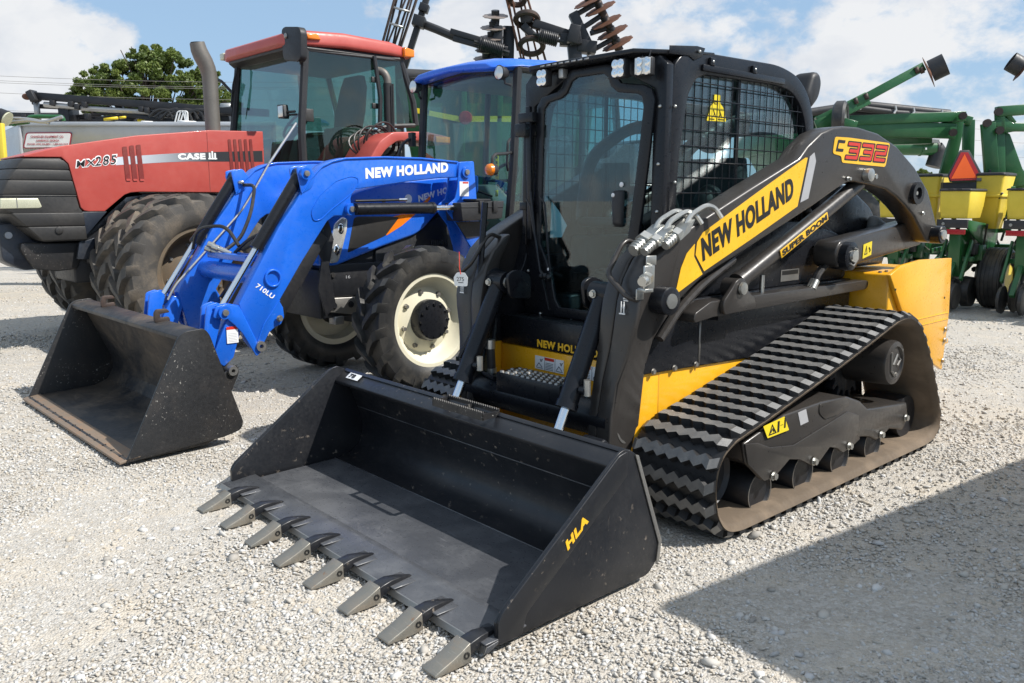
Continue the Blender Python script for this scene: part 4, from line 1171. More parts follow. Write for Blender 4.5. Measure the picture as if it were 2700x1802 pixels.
    m.loft([[(-.57, 3.17, 1.12), (-.3, 3.13, 1.12), (0, 3.12, 1.12), (.3, 3.13, 1.12), (.57, 3.17, 1.12)], [(-.585, 3.20, 1.7), (-.3, 3.16, 1.7), (0, 3.15, 1.7), (.3, 3.16, 1.7), (.585, 3.20, 1.7)], [(-.585, 3.245, 2.40), (-.3, 3.205, 2.43), (0, 3.195, 2.44), (.3, 3.205, 2.43), (.585, 3.245, 2.40)]], closed=False)
    m.obj('windscreen', 'glassblue', cf)
    for s in (-1, 1):
        m = M(); m.prism('x', [(3.19, 1.12), (3.5, 1.0), (3.92, 1.12), (3.96, 2.40), (3.27, 2.40)], s * .595, s * .599); m.obj('door_glass', 'glassblue', cf)
        m = M(); m.prism('x', [(3.98, 1.2), (4.43, 1.35), (4.46, 1.9), (4.42, 2.4), (4.01, 2.4)], s * .590, s * .594); m.obj('side_glass', 'glassblue', cf)
    m = M(); m.poly([(-.56, 4.46, 1.3), (.56, 4.46, 1.3), (.54, 4.45, 2.4), (-.54, 4.45, 2.4)]); m.obj('rear_glass', 'glassblue', cf)
    m = M()
    def roof_s(y, w, z, c, th): return [(-w, y, z), (-w * .86, y, z + c * .62), (-w * .5, y, z + c * .9), (0, y, z + c), (w * .5, y, z + c * .9), (w * .86, y, z + c * .62), (w, y, z), (w * .9, y, z - th), (0, y, z - th + c * .45), (-w * .9, y, z - th)]
    m.loft([roof_s(3.05, .50, 2.405, .06, .010), roof_s(3.12, .60, 2.405, .082, .022), roof_s(3.25, .645, 2.422, .10, .03), roof_s(3.7, .66, 2.44, .12, .04), roof_s(4.3, .65, 2.42, .12, .04), roof_s(4.62, .58, 2.38, .08, .03)])
    rf = m.obj('cab_roof', 'blue', T, .012)
    for s in (-1, 1):
        c = Vector((s * .555, 3.13, 2.362))
        m = M(); m.lathe([(-.045, .058), (-.05, .054), (0, .052), (.03, .035), (.04, .001)], 'y', c, 28, closed=False); m.tube([c, c + Vector((0, .02, -.075)), c + Vector((s * .03, .06, -.09))], .010, 8)
        wl = m.obj('work_lamp', 'blackplastic', T)
        m = M(); m.lathe([(-.048, .050), (-.056, .030), (-.058, .001), (-.045, .001), (-.045, .050)], 'y', c, 28); m.obj('lens', 'lens', wl)
    # driver's place
    m = M()
    m.loft([[(x, y, z) for x, y, z in fillet([(-.22, 3.85, 1.25), (.22, 3.85, 1.25), (.22, 4.2, 1.25), (-.22, 4.2, 1.25)], .05)], [(x, y, z) for x, y, z in fillet([(-.23, 3.82, 1.38), (.23, 3.82, 1.38), (.23, 4.22, 1.38), (-.23, 4.22, 1.38)], .05)]])
    m.loft([[(x, y, z) for x, y, z in fillet([(-w, y, z), (w, y, z), (w, y + .09, z), (-w, y + .09, z)], .03)] for w, y, z in ((.21, 4.14, 1.36), (.23, 4.2, 1.6), (.20, 4.26, 1.86), (.15, 4.29, 1.98))])
    m.obj('seat', 'seat', T, .01)
    m = M(); m.tube([(.0, 3.42, 1.1), (0, 3.55, 1.45), (0, 3.62, 1.55)], .03, 10)
    m.tube([(.19 * math.cos(q), 3.62 + .10 * math.sin(q), 1.56 + .15 * math.sin(q)) for q in [k * math.pi / 12 for k in range(24)]], .014, 8, closed=True)
    m.tube([(-.19, 3.62, 1.56), (.19, 3.62, 1.56)], .012, 8)
    m.obj('steering_wheel', 'blackplastic', T)
    m = M(); m.loft([[(x, y, z) for x, y, z in fillet([(-w, 3.30, z), (w, 3.30, z), (w, 3.30 + d, z), (-w, 3.30 + d, z)], .04)] for w, d, z in ((.26, .25, 1.1), (.24, .22, 1.40), (.15, .14, 1.52))])
    for s in (-1, 1): m.box(s * .32, s * .56, 3.9, 4.4, 1.1, 1.34)
    m.ell((-.14, 3.14, 1.56), (.07, .06, .10))
    m.obj('dashboard', 'greycloth', T, .02)
    m = M(); m.box(-.50, .50, 3.3, 4.4, 2.36, 2.40); m.box(-.5, .5, 4.3, 4.42, 2.2, 2.38); m.obj('headliner', 'greycloth', T, .02)
    m = M(); m.tube([(-.10, 3.125, 1.54), (.10, 3.12, 1.50), (.42, 3.13, 1.42)], .008, 6); m.obj('wiper', 'black', T)
    m = M(); m.box(.40, .435, 3.185, 3.188, 1.55, 1.75); m.box(.40, .432, 3.183, 3.186, 1.42, 1.47); m.box(.30, .38, 3.13, 3.134, 1.24, 1.29); d = m.obj('warning_decal', 'warnyellow', T)
    m = M()
    for z in (1.58, 1.63, 1.68, 1.72): m.box(.408, .428, 3.181, 3.184, z, z + .02)
    m.box(.31, .335, 3.127, 3.1305, 1.25, 1.28); m.box(.345, .37, 3.127, 3.1305, 1.25, 1.28)
    m.obj('decal_figures', 'blackletter', d)
    # indicator on its arm, grab handles, toolbox
    m = M(); m.tube([(.60, 3.17, 1.76), (.67, 3.05, 1.745), (.76, 2.86, 1.73), (.77, 2.82, 1.70), (.77, 2.82, 1.60)], .012, 8, fil=.04); m.lathe([(-.012, .046), (.03, .040), (.05, .02), (.05, .001), (-.012, .001)], 'y', (.77, 2.82, 1.615), 24, closed=False)
    for z0, z1 in ((1.86, 1.62), ): m.tube([(.62, 3.14, z0), (.64, 3.10, z0 - .03), (.64, 3.09, z1 + .03), (.62, 3.12, z1)], .011, 8, fil=.02)
    m.tube([(-.60, 3.14, 1.95), (-.67, 3.06, 1.90), (-.70, 3.02, 1.80), (-.70, 3.02, 1.30)], .014, 8, fil=.06)
    for s in (-1,): m.box(-.66, -.60, 3.10, 3.14, 1.86, 1.98)
    m.obj('grab_rail', 'blackplastic', T)
    m = M(); m.lathe([(-.012, .045), (-.04, .040), (-.055, .022), (-.057, .001), (-.012, .001)], 'y', (.77, 2.82, 1.615), 24, closed=False); m.obj('indicator', 'orange', T)
    m = M(); m.prism('x', fillet([(2.62, 1.235), (2.60, 1.37), (3.04, 1.385), (3.02, 1.25)], .01), .47, .66); m.box(.48, .64, 2.72, 2.92, 1.382, 1.40)
    tb = m.obj('toolbox', 'blackplastic', T, .006)
    m = M()
    for y in (2.78, 2.92): m.box(.661, .672, y, y + .045, 1.30, 1.385)
    m.box(.661, .664, 2.61, 3.03, 1.335, 1.34); m.obj('toolbox_latch', 'blackplastic', tb, .002)
    m = M(); m.prism('x', [(2.64, 1.225), (2.98, 1.225), (2.90, 1.12), (2.74, 1.10)], .55, .56); m.obj('step_plate', 'usedblack', T)
    # ---------------- loader
    out_ = [(.892, .745), (1.195, 1.225), (1.313, 1.372), (1.365, 1.445), (1.436, 1.535), (1.52, 1.612), (1.60, 1.648), (1.70, 1.670), (2.02, 1.690), (2.34, 1.692), (2.685, 1.676), (2.69, 1.56)]
    low = [(2.50, 1.552), (2.227, 1.522), (1.76, 1.462), (1.735, 1.40), (1.745, 1.30), (1.68, 1.285), (1.60, 1.285), (1.545, 1.25), (1.348, .995), (1.17, .745), (1.195, .70), (1.20, .635), (1.175, .59), (1.135, .575), (1.09, .545), (1.055, .49), (1.03, .455), (.99, .44), (.945, .50)]
    for s in (-1, 1):
        m = M(); m.prism('x', out_ + low, s * .435, s * .53); la = m.obj('loader_arm', 'blue', T, .008)
        m = M()   # cap strip along the top bend: flange a little wider than the arm
        cap = [(1.36, 1.44), (1.436, 1.538), (1.52, 1.616), (1.60, 1.652), (1.70, 1.674), (2.02, 1.694), (2.34, 1.696), (2.68, 1.680)]
        m.prism('x', cap + [(a, b - .012) for a, b in cap[::-1]], s * .425, s * .54); m.obj('arm_flange', 'blue', la, .002)
        m = M(); m.prism('x', [(.945, .70), (.905, .60), (.84, .41), (.775, .36), (.70, .42), (.80, .63), (.86, .72)], s * .44, s * .525); m.obj('arm_foot', 'blue', la, .006)
        m = M(); m.prism('x', fillet([(.715, .675), (.735, .745), (.80, .755), (.885, .735), (.925, .645), (1.02, .43), (.985, .40), (.90, .56), (.85, .62), (.80, .665), (.77, .67)], .015), s * .532, s * .545); m.obj('knee_plate', 'blue', la, .003)
        m = M(); m.prism('x', fillet([(.69, .75), (.76, .77), (.80, .73), (.73, .50), (.70, .36), (.64, .36), (.655, .52)], .02), s * .50, s * .515); m.prism('x', fillet([(.69, .75), (.76, .77), (.80, .73), (.73, .50), (.70, .36), (.64, .36), (.655, .52)], .02), s * .435, s * .45); m.obj('bucket_link', 'blue', la, .003)
        m = M(); m.prism('x', fillet([(1.425, 1.315), (1.44, 1.255), (1.495, 1.262), (1.58, 1.33), (1.735, 1.43), (1.795, 1.50), (1.795, 1.54), (1.74, 1.552), (1.62, 1.518), (1.50, 1.428)], .03), s * .5302, s * .5335); m.obj('elbow_plate', 'blue', la, .0025)
        m = M()   # weld beads round the fitted plates
        for pth in ([(.885, .737), (.925, .647), (1.022, .432)], [(.735, .747), (.80, .757), (.885, .737)], [(1.17, .748), (1.05, .60), (.985, .455)]):
            m.tube([(s * .533, y, z) for y, z in fillet(pth, .02, 4, False)], .0045, 6)
        m.tube([(s * .533, y, z) for y, z in fillet([(1.425, 1.315), (1.44, 1.255), (1.495, 1.262), (1.58, 1.33), (1.735, 1.43), (1.795, 1.50), (1.795, 1.54), (1.74, 1.552), (1.62, 1.518), (1.50, 1.428)], .03)], .004, 6, closed=True)
        m.obj('weld_bead', 'blue', la)
        m = M(); m.lathe([(0, .060), (.016, .058), (.016, .046), (.0, .044)], 'x', (s * .53, 1.128, .895), 32) if s > 0 else m.lathe([(0, .060), (-.016, .058), (-.016, .046), (0, .044)], 'x', (-.53, 1.128, .895), 32); m.obj('tube_ring', 'blue', la, .003)
        pins = [(1.385, 1.562, .032), (.785, .705, .034), (2.745, 1.60, .034), (2.615, 1.335, .030), (1.72, 1.33, .034)]
        m = M()
        for y, z, r in pins: m.lathe([(s * .0, r * 1.25), (s * .03, r * 1.2), (s * .03, .001), (0, .001)], 'x', (s * .535, y, z), 24, closed=False)
        m.obj('pin_boss', 'blue', la)
        m = M()
        for y, z, r in pins: m.lathe([(s * .03, r * .62), (s * .042, r * .58), (s * .043, .001)], 'x', (s * .535, y, z), 18, closed=False)
        m.bolt((s * .545, 1.155, .632), (s, 0, 0), .017, .02)
        m.lathe([(0, .034), (s * .03, .033), (s * .03, .014), (s * .0, .012)], 'x', (s * .53, 1.015, .465), 18)
        m.obj('pin', 'steel', la)
        # dump cylinder
        p0, p1 = Vector((s * .478, .785, .705)), Vector((s * .478, 1.385, 1.562)); dv = (p1 - p0).normalized()
        m = M(); m.cyl(p0 + dv * .47, p1 - dv * .03, .040, n=22); m.tube([p0 + dv * .46, p0 + dv * .49], .043, 22); m.lathe([(-.045, .04), (.045, .04), (.045, .001), (-.045, .001)], 'x', p1, 20, closed=False); dc = m.obj('dump_cylinder', 'black', T)
        m = M(); m.cyl(p0, p0 + dv * .47, .022, n=18); m.tube([p0 + dv * .20, p0 + dv * .205], .0235, 18); m.lathe([(-.04, .036), (.04, .036), (.04, .001), (-.04, .001)], 'x', p0, 20, closed=False); m.obj('piston_rod', 'chrome', dc)
        m = M(); m.prism('x', fillet([(1.33, 1.60), (1.42, 1.62), (1.47, 1.55), (1.44, 1.47), (1.36, 1.43)], .02), s * .522, s * .534); m.prism('x', fillet([(1.33, 1.60), (1.42, 1.62), (1.47, 1.55), (1.44, 1.47), (1.36, 1.43)], .02), s * .425, s * .437); m.obj('cylinder_ear', 'blue', la, .003)
        # lift cylinder
        p0, p1 = Vector((s * .575, 1.72, 1.33)), Vector((s * .575, 2.615, 1.335))
        m = M(); m.cyl(p0 + Vector((0, .02, 0)), Vector((s * .575, 2.40, 1.334)), .041, n=22); m.tube([(s * .575, 2.385, 1.334), (s * .575, 2.41, 1.334)], .044, 22); m.tube([(s * .575, 1.74, 1.385), (s * .575, 2.1, 1.392)], .009, 8); m.box(s * .57, s * .58, 1.96, 1.985, 1.375, 1.40); lc = m.obj('lift_cylinder', 'black', T)
        m = M(); m.cyl((s * .575, 2.39, 1.334), p1, .021, n=18); m.cyl((s * .575, 2.10, 1.392), (s * .575, 2.17, 1.394), .012, n=10); m.obj('piston_rod', 'chrome', lc)
        # mount post
        m = M(); m.prism('x', fillet([(2.685, 1.675), (2.83, 1.685), (2.855, 1.41), (2.875, 1.30), (2.90, 1.10), (2.86, 1.02), (2.80, 1.02), (2.66, 1.20), (2.56, 1.31), (2.575, 1.36), (2.64, 1.40), (2.665, 1.48)], .015), s * .535, s * .548); m.prism('x', fillet([(2.685, 1.675), (2.83, 1.685), (2.855, 1.41), (2.90, 1.10), (2.86, .60), (2.72, .60), (2.72, 1.02), (2.66, 1.20), (2.56, 1.31), (2.575, 1.36), (2.64, 1.40), (2.665, 1.48)], .015), s * .415, s * .43); m.prism('x', [(2.72, .95), (2.70, .62), (2.95, .62), (2.92, 1.0)], s * .28, s * .414); post = m.obj('mount_post', 'blue', T, .004)
        if s > 0:
            m = M(); m.box(.5485, .5495, 2.685, 2.775, 1.42, 1.53); d = m.obj('danger_decal', 'white', post)
            m = M(); m.box(.5496, .5502, 2.715, 2.77, 1.515, 1.527); m.obj('decal_header', 'decalred', d)
            m = M()
            for k in range(5): m.box(.5496, .5502, 2.70, 2.765, 1.43 + k * .009, 1.432 + k * .009)
            m.obj('small_print', 'greyletter', d)
            m = M(); m.box(.5305, .532, .80, .875, .505, .61); d = m.obj('caution_decal', 'white', la); d.location = (0, 0, 0)
            m = M(); m.box(.5322, .533, .80, .875, .592, .61); m.obj('decal_header', 'decalred', d)
            m = M()
            for k in range(6): m.box(.5322, .533, .81, .865, .515 + k * .010, .5165 + k * .010)
            m.obj('small_print', 'greyletter', d)
            text('arm_lettering', 'NEW HOLLAND', 'whiteletter', la, (.5312, 1.857, 1.535), (0, 1, .085), (0, 0, 1), .735, .074, bold=.06)
            text('arm_number', '710LU', 'whiteletter', la, (.5312, 1.005, .845), (0, .80, -.60), (0, .60, .80), .145, .032, bold=.02, shear=.1)
    m = M(); m.cyl((-.44, 1.10, .90), (.44, 1.10, .90), .062, n=28); m.prism('y', [(-.30, .99), (.30, .99), (.30, 1.03), (-.30, 1.03)], 1.06, 1.20); m.obj('cross_tube', 'blue', T, .003)
    m = M()
    m.tube([(-.42, 1.42, 1.50), (-.30, 1.45, 1.50), (-.24, 1.38, 1.30), (-.22, 1.28, 1.12), (-.20, 1.15, 1.04)], .013, 8, fil=.1)
    for k in range(4):
        o = k * .03
        m.tube([(.42 - o * .3, 1.55, 1.52 - o), (.30 - o, 1.55, 1.56 - o), (.16 - o, 1.45, 1.40), (.10 - o, 1.32, 1.15), (-.02 - o, 1.20, 1.05)], .012, 8, fil=.15)
    m.tube([(-.44, 1.02, 1.05), (-.30, 1.0, 1.20), (-.10, 1.12, 1.22), (.0, 1.16, 1.08)], .013, 8, fil=.12)
    m.tube([(.30, 1.35, 1.10), (.20, 1.25, 1.18), (.05, 1.2, 1.12), (-.05, 1.15, 1.03)], .012, 8, fil=.1)
    m.obj('hydraulic_hose', 'hose', T)
    m = M()
    for x, z in ((-.05, 1.06), (-.10, 1.03), (.02, 1.045)):
        m.cyl((x - .06, 1.12, z - .02), (x - .12, 1.06, z + .015), .016, n=10); m.cyl((x - .12, 1.06, z + .015), (x - .15, 1.03, z + .03), .022, n=12)
    m.tube([(-.49, 1.16, 1.15), (-.46, 1.13, 1.11)], .014, 8); m.tube([(-.44, 1.38, 1.52), (-.40, 1.41, 1.52)], .014, 8)
    m.obj('hose_coupling', 'zinc', T)
    m = M(); m.tube([(-.40, .80, .70), (-.40, .86, .80), (-.40, 1.385, 1.315), (-.40, 1.46, 1.42), (-.40, 1.62, 1.66)], .008, 8, fil=.05)
    m.tube([(-.40, 1.62, 1.66), (-.40, 1.86, 1.97)], .010, 8)
    m.obj('level_rod', 'galv', T)
    # bucket
    shell = [(.0, .030), (.44, .050), (.53, .085), (.575, .16), (.57, .26), (.42, .610), (.355, .640), (.335, .63), (.335, .655), (.365, .672), (.46, .682), (.485, .66), (.60, .28), (.60, .14), (.55, .06), (.45, .022), (.0, .008)]
    m = M(); m.prism('x', shell, -.975, .975); bk = m.obj('loader_bucket', 'usedinside', T, .004)
    spp = fillet([(-.005, .012), (.02, .05), (.322, .655), (.36, .682), (.468, .690), (.497, .655), (.668, .115), (.648, .072), (.55, .05)], [0, .01, .02, .02, .02, .02, .03, .03, .03])
    for s in (-1, 1):
        m = M(); m.prism('x', spp, s * .976, s * .99); m.obj('side_plate', 'usedblack', bk, .002)
    m = M(); m.prism('x', [(-.03, .010), (-.03, .024), (.08, .040), (.08, .030)], -.99, .99); m.obj('cutting_edge', 'rustedge', bk, .002)
    m = M()
    for k in range(14): m.box(-.93 + k * .14, -.915 + k * .14, .0, .02, .0275, .0335)
    m.obj('edge_bolts', 'toolblack', bk)
    m = M()
    for x in (-.49, .475):
        m.prism('x', fillet([(.385, .675), (.385, .73), (.40, .752), (.46, .752), (.475, .735), (.47, .728), (.42, .725), (.418, .70), (.47, .705), (.478, .675)], .01), x - .012, x + .012)
    m.obj('chain_hook', 'rustdark', bk, .003)
    m = M()
    for s in (-1, 1):
        for xx in (.425, .54): m.prism('x', fillet([(.60, .20), (.72, .30), (.84, .38), (.86, .32), (.80, .20), (.66, .10), (.60, .10)], .03), s * xx, s * (xx + .014)); m.prism('x', [(.54, .50), (.66, .55), (.70, .36), (.60, .25)], s * xx, s * (xx + .014))
    m.obj('bucket_bracket', 'usedblack', bk, .003)
    m = M()
    for s in (-1, 1): m.lathe([(s * -.15, .034), (s * .0, .034), (s * .018, .030), (s * .018, .012), (s * .0, .010)], 'x', (s * .555, .812, .335), 20)
    m.obj('pin', 'steel', bk)
    return T
build_blue_tractor()

# ------------------------------------------------------------------ red tractor
def build_red_tractor():
    T = thing('red_tractor', 'big faded red tractor on dual front tyres with a tall grey exhaust stack', 'tractor', (-3.734, 8.522, 0), -46.5)
    prof = [(-.852, 1.772), (-.80, 1.715), (-.728, 1.325), (-.70, 1.293), (-.66, 1.286), (-.52, 1.286), (-.33, 1.440), (-.27, 1.462), (-.19, 1.467), (1.12, 1.467), (1.12, 2.105), (.53, 2.085), (-.19, 1.995), (-.84, 1.872), (-1.16, 1.775), (-1.15, 1.762)]
    m = M(); m.prism('x', prof, -.42, .42); h = m.obj('hood', 'red', T, .045, 4)
    gp = [(-1.155, 1.752), (-.862, 1.762), (-.812, 1.71), (-.738, 1.32), (-.715, 1.288), (-.70, 1.02), (-1.05, 1.02), (-1.29, 1.28), (-1.345, 1.30), (-1.35, 1.42), (-1.29, 1.56)]
    m = M()
    secs = []
    for x, f in ((-.425, .0), (-.40, .04), (-.3, .10), (-.15, .14), (.15, .14), (.3, .10), (.40, .04), (.425, .0)):
        secs.append([(x, y - f * .5 * max(0, min(1, (-.9 - y) / .3)) , z) for y, z in gp])
    m.loft(secs); g = m.obj('grille', 'grille', T, .012)
    def clip(poly, z0, z1):
        for zc, keep in ((z0, 1), (z1, -1)):
            out = []
            for i in range(len(poly)):
                (a, b), (p, q) = poly[i - 1], poly[i]
                ia, ip = (b - zc) * keep >= 0, (q - zc) * keep >= 0
                if ia != ip: f = (zc - b) / (q - b); out.append((a + (p - a) * f, zc))
                if ip: out.append((p, q))
            poly = out
        return poly
    for z0, z1 in ((1.425, 1.435), (1.44, 1.56), (1.568, 1.655), (1.663, 1.745), (1.16, 1.275), (1.03, 1.152)):
        pp = clip(gp, z0, z1)
        m = M(); secs = []
        for x, f in ((-.431, .0), (-.405, .04), (-.3, .10), (-.15, .14), (.15, .14), (.3, .10), (.405, .04), (.431, .0)):
            secs.append([(x, y - f * .5 * max(0, min(1, (-.9 - y) / .3)) - (.007 if y < -.9 else -.004), z) for y, z in pp])
        m.loft(secs); m.obj('grille_louver', 'grille', g, .006)
    for s in (-1, 1):
        m = M(); m.prism('x', fillet([(-1.375, 1.315), (-1.375, 1.405), (-1.075, 1.408), (-1.05, 1.33), (-1.07, 1.318)], .01), s * .25, s * .432); hl = m.obj('headlight', 'lensold', g, .008)
        m = M(); m.box(s * .4325, s * .434, -1.25, -1.243, 1.32, 1.405); m.obj('lens_divider', 'steel', hl)
        m = M(); m.prism('x', [(-.715, 1.283), (-.50, 1.283), (-.72, 1.04), (-.80, 1.02), (-.80, 1.28)], s * .33, s * .415); m.prism('x', [(-.50, 1.284), (-.34, 1.44), (-.20, 1.462), (-.17, 1.44), (-.31, 1.42), (-.50, 1.26), (-.76, 1.0), (-.79, .85), (-.68, .84), (-.60, 1.05), (-.72, 1.01)], s * .36, s * .40); m.obj('frame_side', 'navy', T, .004)
    m = M(); m.box(-.38, .38, -.70, 1.2, .80, 1.46); m.box(-.30, .30, -.8, 1.5, .62, .95); m.cyl((-1.2, 0, .725), (1.2, 0, .725), .11, n=20); m.box(-.35, .35, 1.0, 3.2, .7, 1.6); m.obj('engine_block', 'toolblack', T, .02)
    m = M(); m.cyl((.428, -.93, 1.12), (.445, -.93, 1.12), .035); m.obj('knob', 'grille', T, .01)
    # front weight carrier
    m = M(); m.prism('x', fillet([(-1.36, .86), (-1.38, 1.18), (-1.22, 1.19), (-1.10, 1.02), (-.75, 1.02), (-.75, .78), (-1.2, .76)], .03), -.30, .24); m.obj('weight_carrier', 'navy', T, .012)
    m = M(); m.prism('x', fillet([(-1.22, 1.012), (-1.23, .95), (-1.13, .77), (-.95, .742), (-.775, .755), (-.70, .925), (-.735, 1.0)], .02), .25, .335); m.obj('weight_block', 'usedblack', T, .012)
    m = M(); m.cyl((.24, -1.30, 1.08), (.27, -1.30, 1.08), .03); m.obj('pin', 'zinc', T)
    # hood markings
    for s in (1,):
        m = M()
        for y0, z0, z1 in ((-.322, 1.885, 1.575), (-.258, 1.898, 1.575), (-.195, 1.908, 1.575)):
            m.prism('x', fillet([(y0, z0), (y0 + .042, z0 + .006), (y0 + .055, z1 + .006), (y0 + .01, z1)], .01), .4215, .4255)
        for k in range(5):
            y0 = .725 + k * .058; m.prism('x', fillet([(y0, 2.005 + k * .003), (y0 + .03, 2.007 + k * .003), (y0 + .05, 1.62), (y0 + .012, 1.62)], .008), .4215, .4255)
        m.obj('vent', 'darkred', h)
        m = M()
        for y0 in (-.312, -.248, -.185): m.prism('x', fillet([(y0 + .005, 1.590), (y0 + .042, 1.590), (y0 + .045, 1.572), (y0 + .005, 1.570)], .005), .4256, .4285)
        m.obj('vent_lip', 'red', h)
        m = M(); m.prism('x', [(-.375, 1.788), (-.392, 1.714), (.05, 1.752), (.30, 1.77), (1.10, 1.79), (1.10, 1.905), (.30, 1.855), (.05, 1.832)], .4206, .4212); m.obj('side_stripe', 'fadestripe', h)
        m = M(); m.box(.4203, .4208, .505, .511, 1.47, 2.06); m.obj('hood_seam', 'darkred', h)
        text('hood_number', 'MX', 'blackletter', h, (.4236, -.735, 1.685), (0, 1, .13), (0, .18, 1), .16, .060, bold=.008, space=1.22)
        text('hood_number', '285', 'blackletter', h, (.4236, -.575, 1.702), (0, 1, .13), (0, .18, 1), .185, .085, bold=.008, space=1.22)
        text('number_outline', 'MX', 'whiteletter', h, (.4206, -.745, 1.675), (0, 1, .13), (0, .18, 1), .18, .08, bold=.055, space=1.22)
        text('number_outline', '285', 'whiteletter', h, (.4206, -.585, 1.693), (0, 1, .13), (0, .18, 1), .205, .103, bold=.055, space=1.22)
        text('hood_lettering', 'CASE', 'whiteletter', h, (.4216, .20, 1.782), (0, 1, .045), (0, 0, 1), .28, .062, bold=.06)
        m = M()
        for k, (a, b) in enumerate(((0, .065), (.028, .082), (.056, .065))):
            m.prism('x', [(.515 + a, 1.797), (.533 + a, 1.797), (.533 + a, 1.797 + b), (.515 + a, 1.797 + b)], .4216, .423)
        m.prism('x', [(.507, 1.797), (.60, 1.80), (.60, 1.812), (.507, 1.81)], .4218, .4228)
        m.obj('maker_emblem', 'whiteletter', h)
    # exhaust
    m = M(); m.tube([(.32, .62, 2.06), (.32, .62, 2.40), (.32, .62, 2.55), (.32, .617, 2.63), (.32, .602, 2.70), (.32, .575, 2.765), (.32, .545, 2.82), (.32, .522, 2.875), (.32, .508, 2.94)], [.075, .075, .075, .076, .079, .082, .082, .079, .072], 24)
    ex = m.obj('exhaust_stack', 'exhaust', T)
    m = M(); m.tube([(.32, .5095, 2.92), (.32, .5075, 2.943)], .063, 20); m.obj('exhaust_mouth', 'blackletter', ex)
    # cab
    m = M()
    F = 1.36
    for s in (-1, 1):
        m.tube([(s * .80, F + .01, 1.70), (s * .80, F, 2.1), (s * .77, F + .10, 2.94)], .042, 8, fil=.1)
        m.tube([(s * .86, 2.30, 2.18), (s * .86, 2.32, 2.5), (s * .82, 2.28, 2.95)], .024, 8)
        m.tube([(s * .84, 2.82, 2.24), (s * .82, 2.80, 2.5), (s * .78, 2.66, 2.96)], .035, 8)
        m.tube([(s * .80, F, 1.70), (s * .86, 1.8, 1.72), (s * .88, 2.1, 1.95), (s * .86, 2.32, 2.2), (s * .84, 2.80, 2.24)], .026, 8, fil=.12)
        m.tube([(s * .78, F + .1, 2.94), (s * .78, 2.7, 2.96)], .035, 8)
    m.box(-.78, .78, 1.3, 2.8, 1.66, 1.74); m.tube([(-.8, F, 1.74), (.8, F, 1.74)], .04, 8)
    cf = m.obj('cab_frame', 'blackplastic', T)
    m = M(); m.poly([(-.78, F, 1.74), (.78, F, 1.74), (.76, F + .1, 2.94), (-.76, F + .1, 2.94)]); m.obj('windscreen', 'glassred', cf)
    for s in (-1, 1):
        m = M(); m.prism('x', [(F + .03, 1.75), (1.8, 1.75), (2.08, 1.96), (2.29, 2.2), (2.29, 2.94), (F + .11, 2.94)], s * .80, s * .804); m.obj('door_glass', 'glassred', cf)
        m = M(); m.prism('x', [(2.33, 2.25), (2.78, 2.26), (2.66, 2.94), (2.31, 2.94)], s * .80, s * .804); m.obj('side_glass', 'glassred', cf)
    m = M(); m.poly([(-.8, 2.79, 2.26), (.8, 2.79, 2.26), (.76, 2.67, 2.94), (-.76, 2.67, 2.94)]); m.obj('rear_glass', 'glassred', cf)
    m = M()
    for z in (2.70, 2.42): m.box(.806, .83, 2.235, 2.31, z - .03, z + .03)
    m.box(.806, .822, 1.40, 1.50, 2.20, 2.33)
    m.obj('door_hinge', 'grille', cf, .006)
    def rs(y, w, z, zz, r=.05): return [(p[0], y, p[1]) for p in fillet([(-w, z), (w, z), (w * .97, zz), (-w * .97, zz)], r)]
    m = M(); m.loft([rs(1.24, .60, 2.98, 3.06, .03), rs(1.28, .74, 2.955, 3.085), rs(1.40, .84, 2.955, 3.115), rs(1.9, .86, 2.985, 3.145), rs(2.5, .86, 2.985, 3.13), rs(2.78, .82, 2.98, 3.09)])
    m.obj('cab_roof', 'red', T, .01)
    m = M(); m.loft([rs(1.30, .68, 2.925, 2.975, .02), rs(1.42, .81, 2.905, 2.972, .02), rs(2.5, .83, 2.925, 2.995, .02), rs(2.72, .79, 2.935, 2.995, .02)]); m.obj('roof_skirt', 'blackplastic', T, .006)
    m = M()
    m.prism('x', [(1.44, 3.02), (1.60, 3.03), (1.56, 3.085), (1.42, 3.075)], .80, .866); m.prism('x', [(2.66, 2.985), (2.80, 2.99), (2.80, 3.07), (2.66, 3.09)], .78, .866); m.obj('marker_lamp', 'orange', T, .012)
    m = M(); m.box(-.84, -.74, 1.27, 1.36, 2.985, 3.06); m.obj('roof_lamp', 'lensold', T, .01)
    # mirrors
    m = M(); m.prism('y', fillet([(.64, 2.86), (.635, 3.12), (.70, 3.14), (.98, 3.10), (1.02, 3.05), (1.0, 2.80), (.94, 2.77), (.68, 2.81)], .03), 1.27, 1.345); m.tube([(.79, 1.39, 2.78), (.84, 1.36, 2.80)], .016, 8); m.tube([(.79, 1.44, 3.0), (.84, 1.36, 3.02)], .016, 8)
    m.tube([(-.78, 1.38, 2.62), (-.92, 1.30, 2.78), (-1.02, 1.28, 2.78)], .018, 8, fil=.05); m.prism('y', fillet([(-1.28, 2.66), (-1.28, 2.72), (-1.05, 2.82), (-1.0, 2.80), (-1.02, 2.72)], .015), 1.24, 1.30)
    m.obj('mirror', 'blackplastic', T, .01)
    m = M(); m.ell((.73, 1.265, 3.045), (.028, .018, .028)); m.obj('mirror_knob', 'steel', T)
    m = M(); m.prism('y', fillet([(.515, 2.24), (.505, 2.38), (.63, 2.375), (.655, 2.25), (.64, 2.23)], .012), 1.25, 1.31); m.tube([(.62, 1.28, 2.30), (.74, 1.33, 2.30)], .014, 8); m.tube([(.62, 1.28, 2.27), (.76, 1.34, 2.27)], .012, 8); wl = m.obj('work_lamp', 'blackplastic', T, .006)
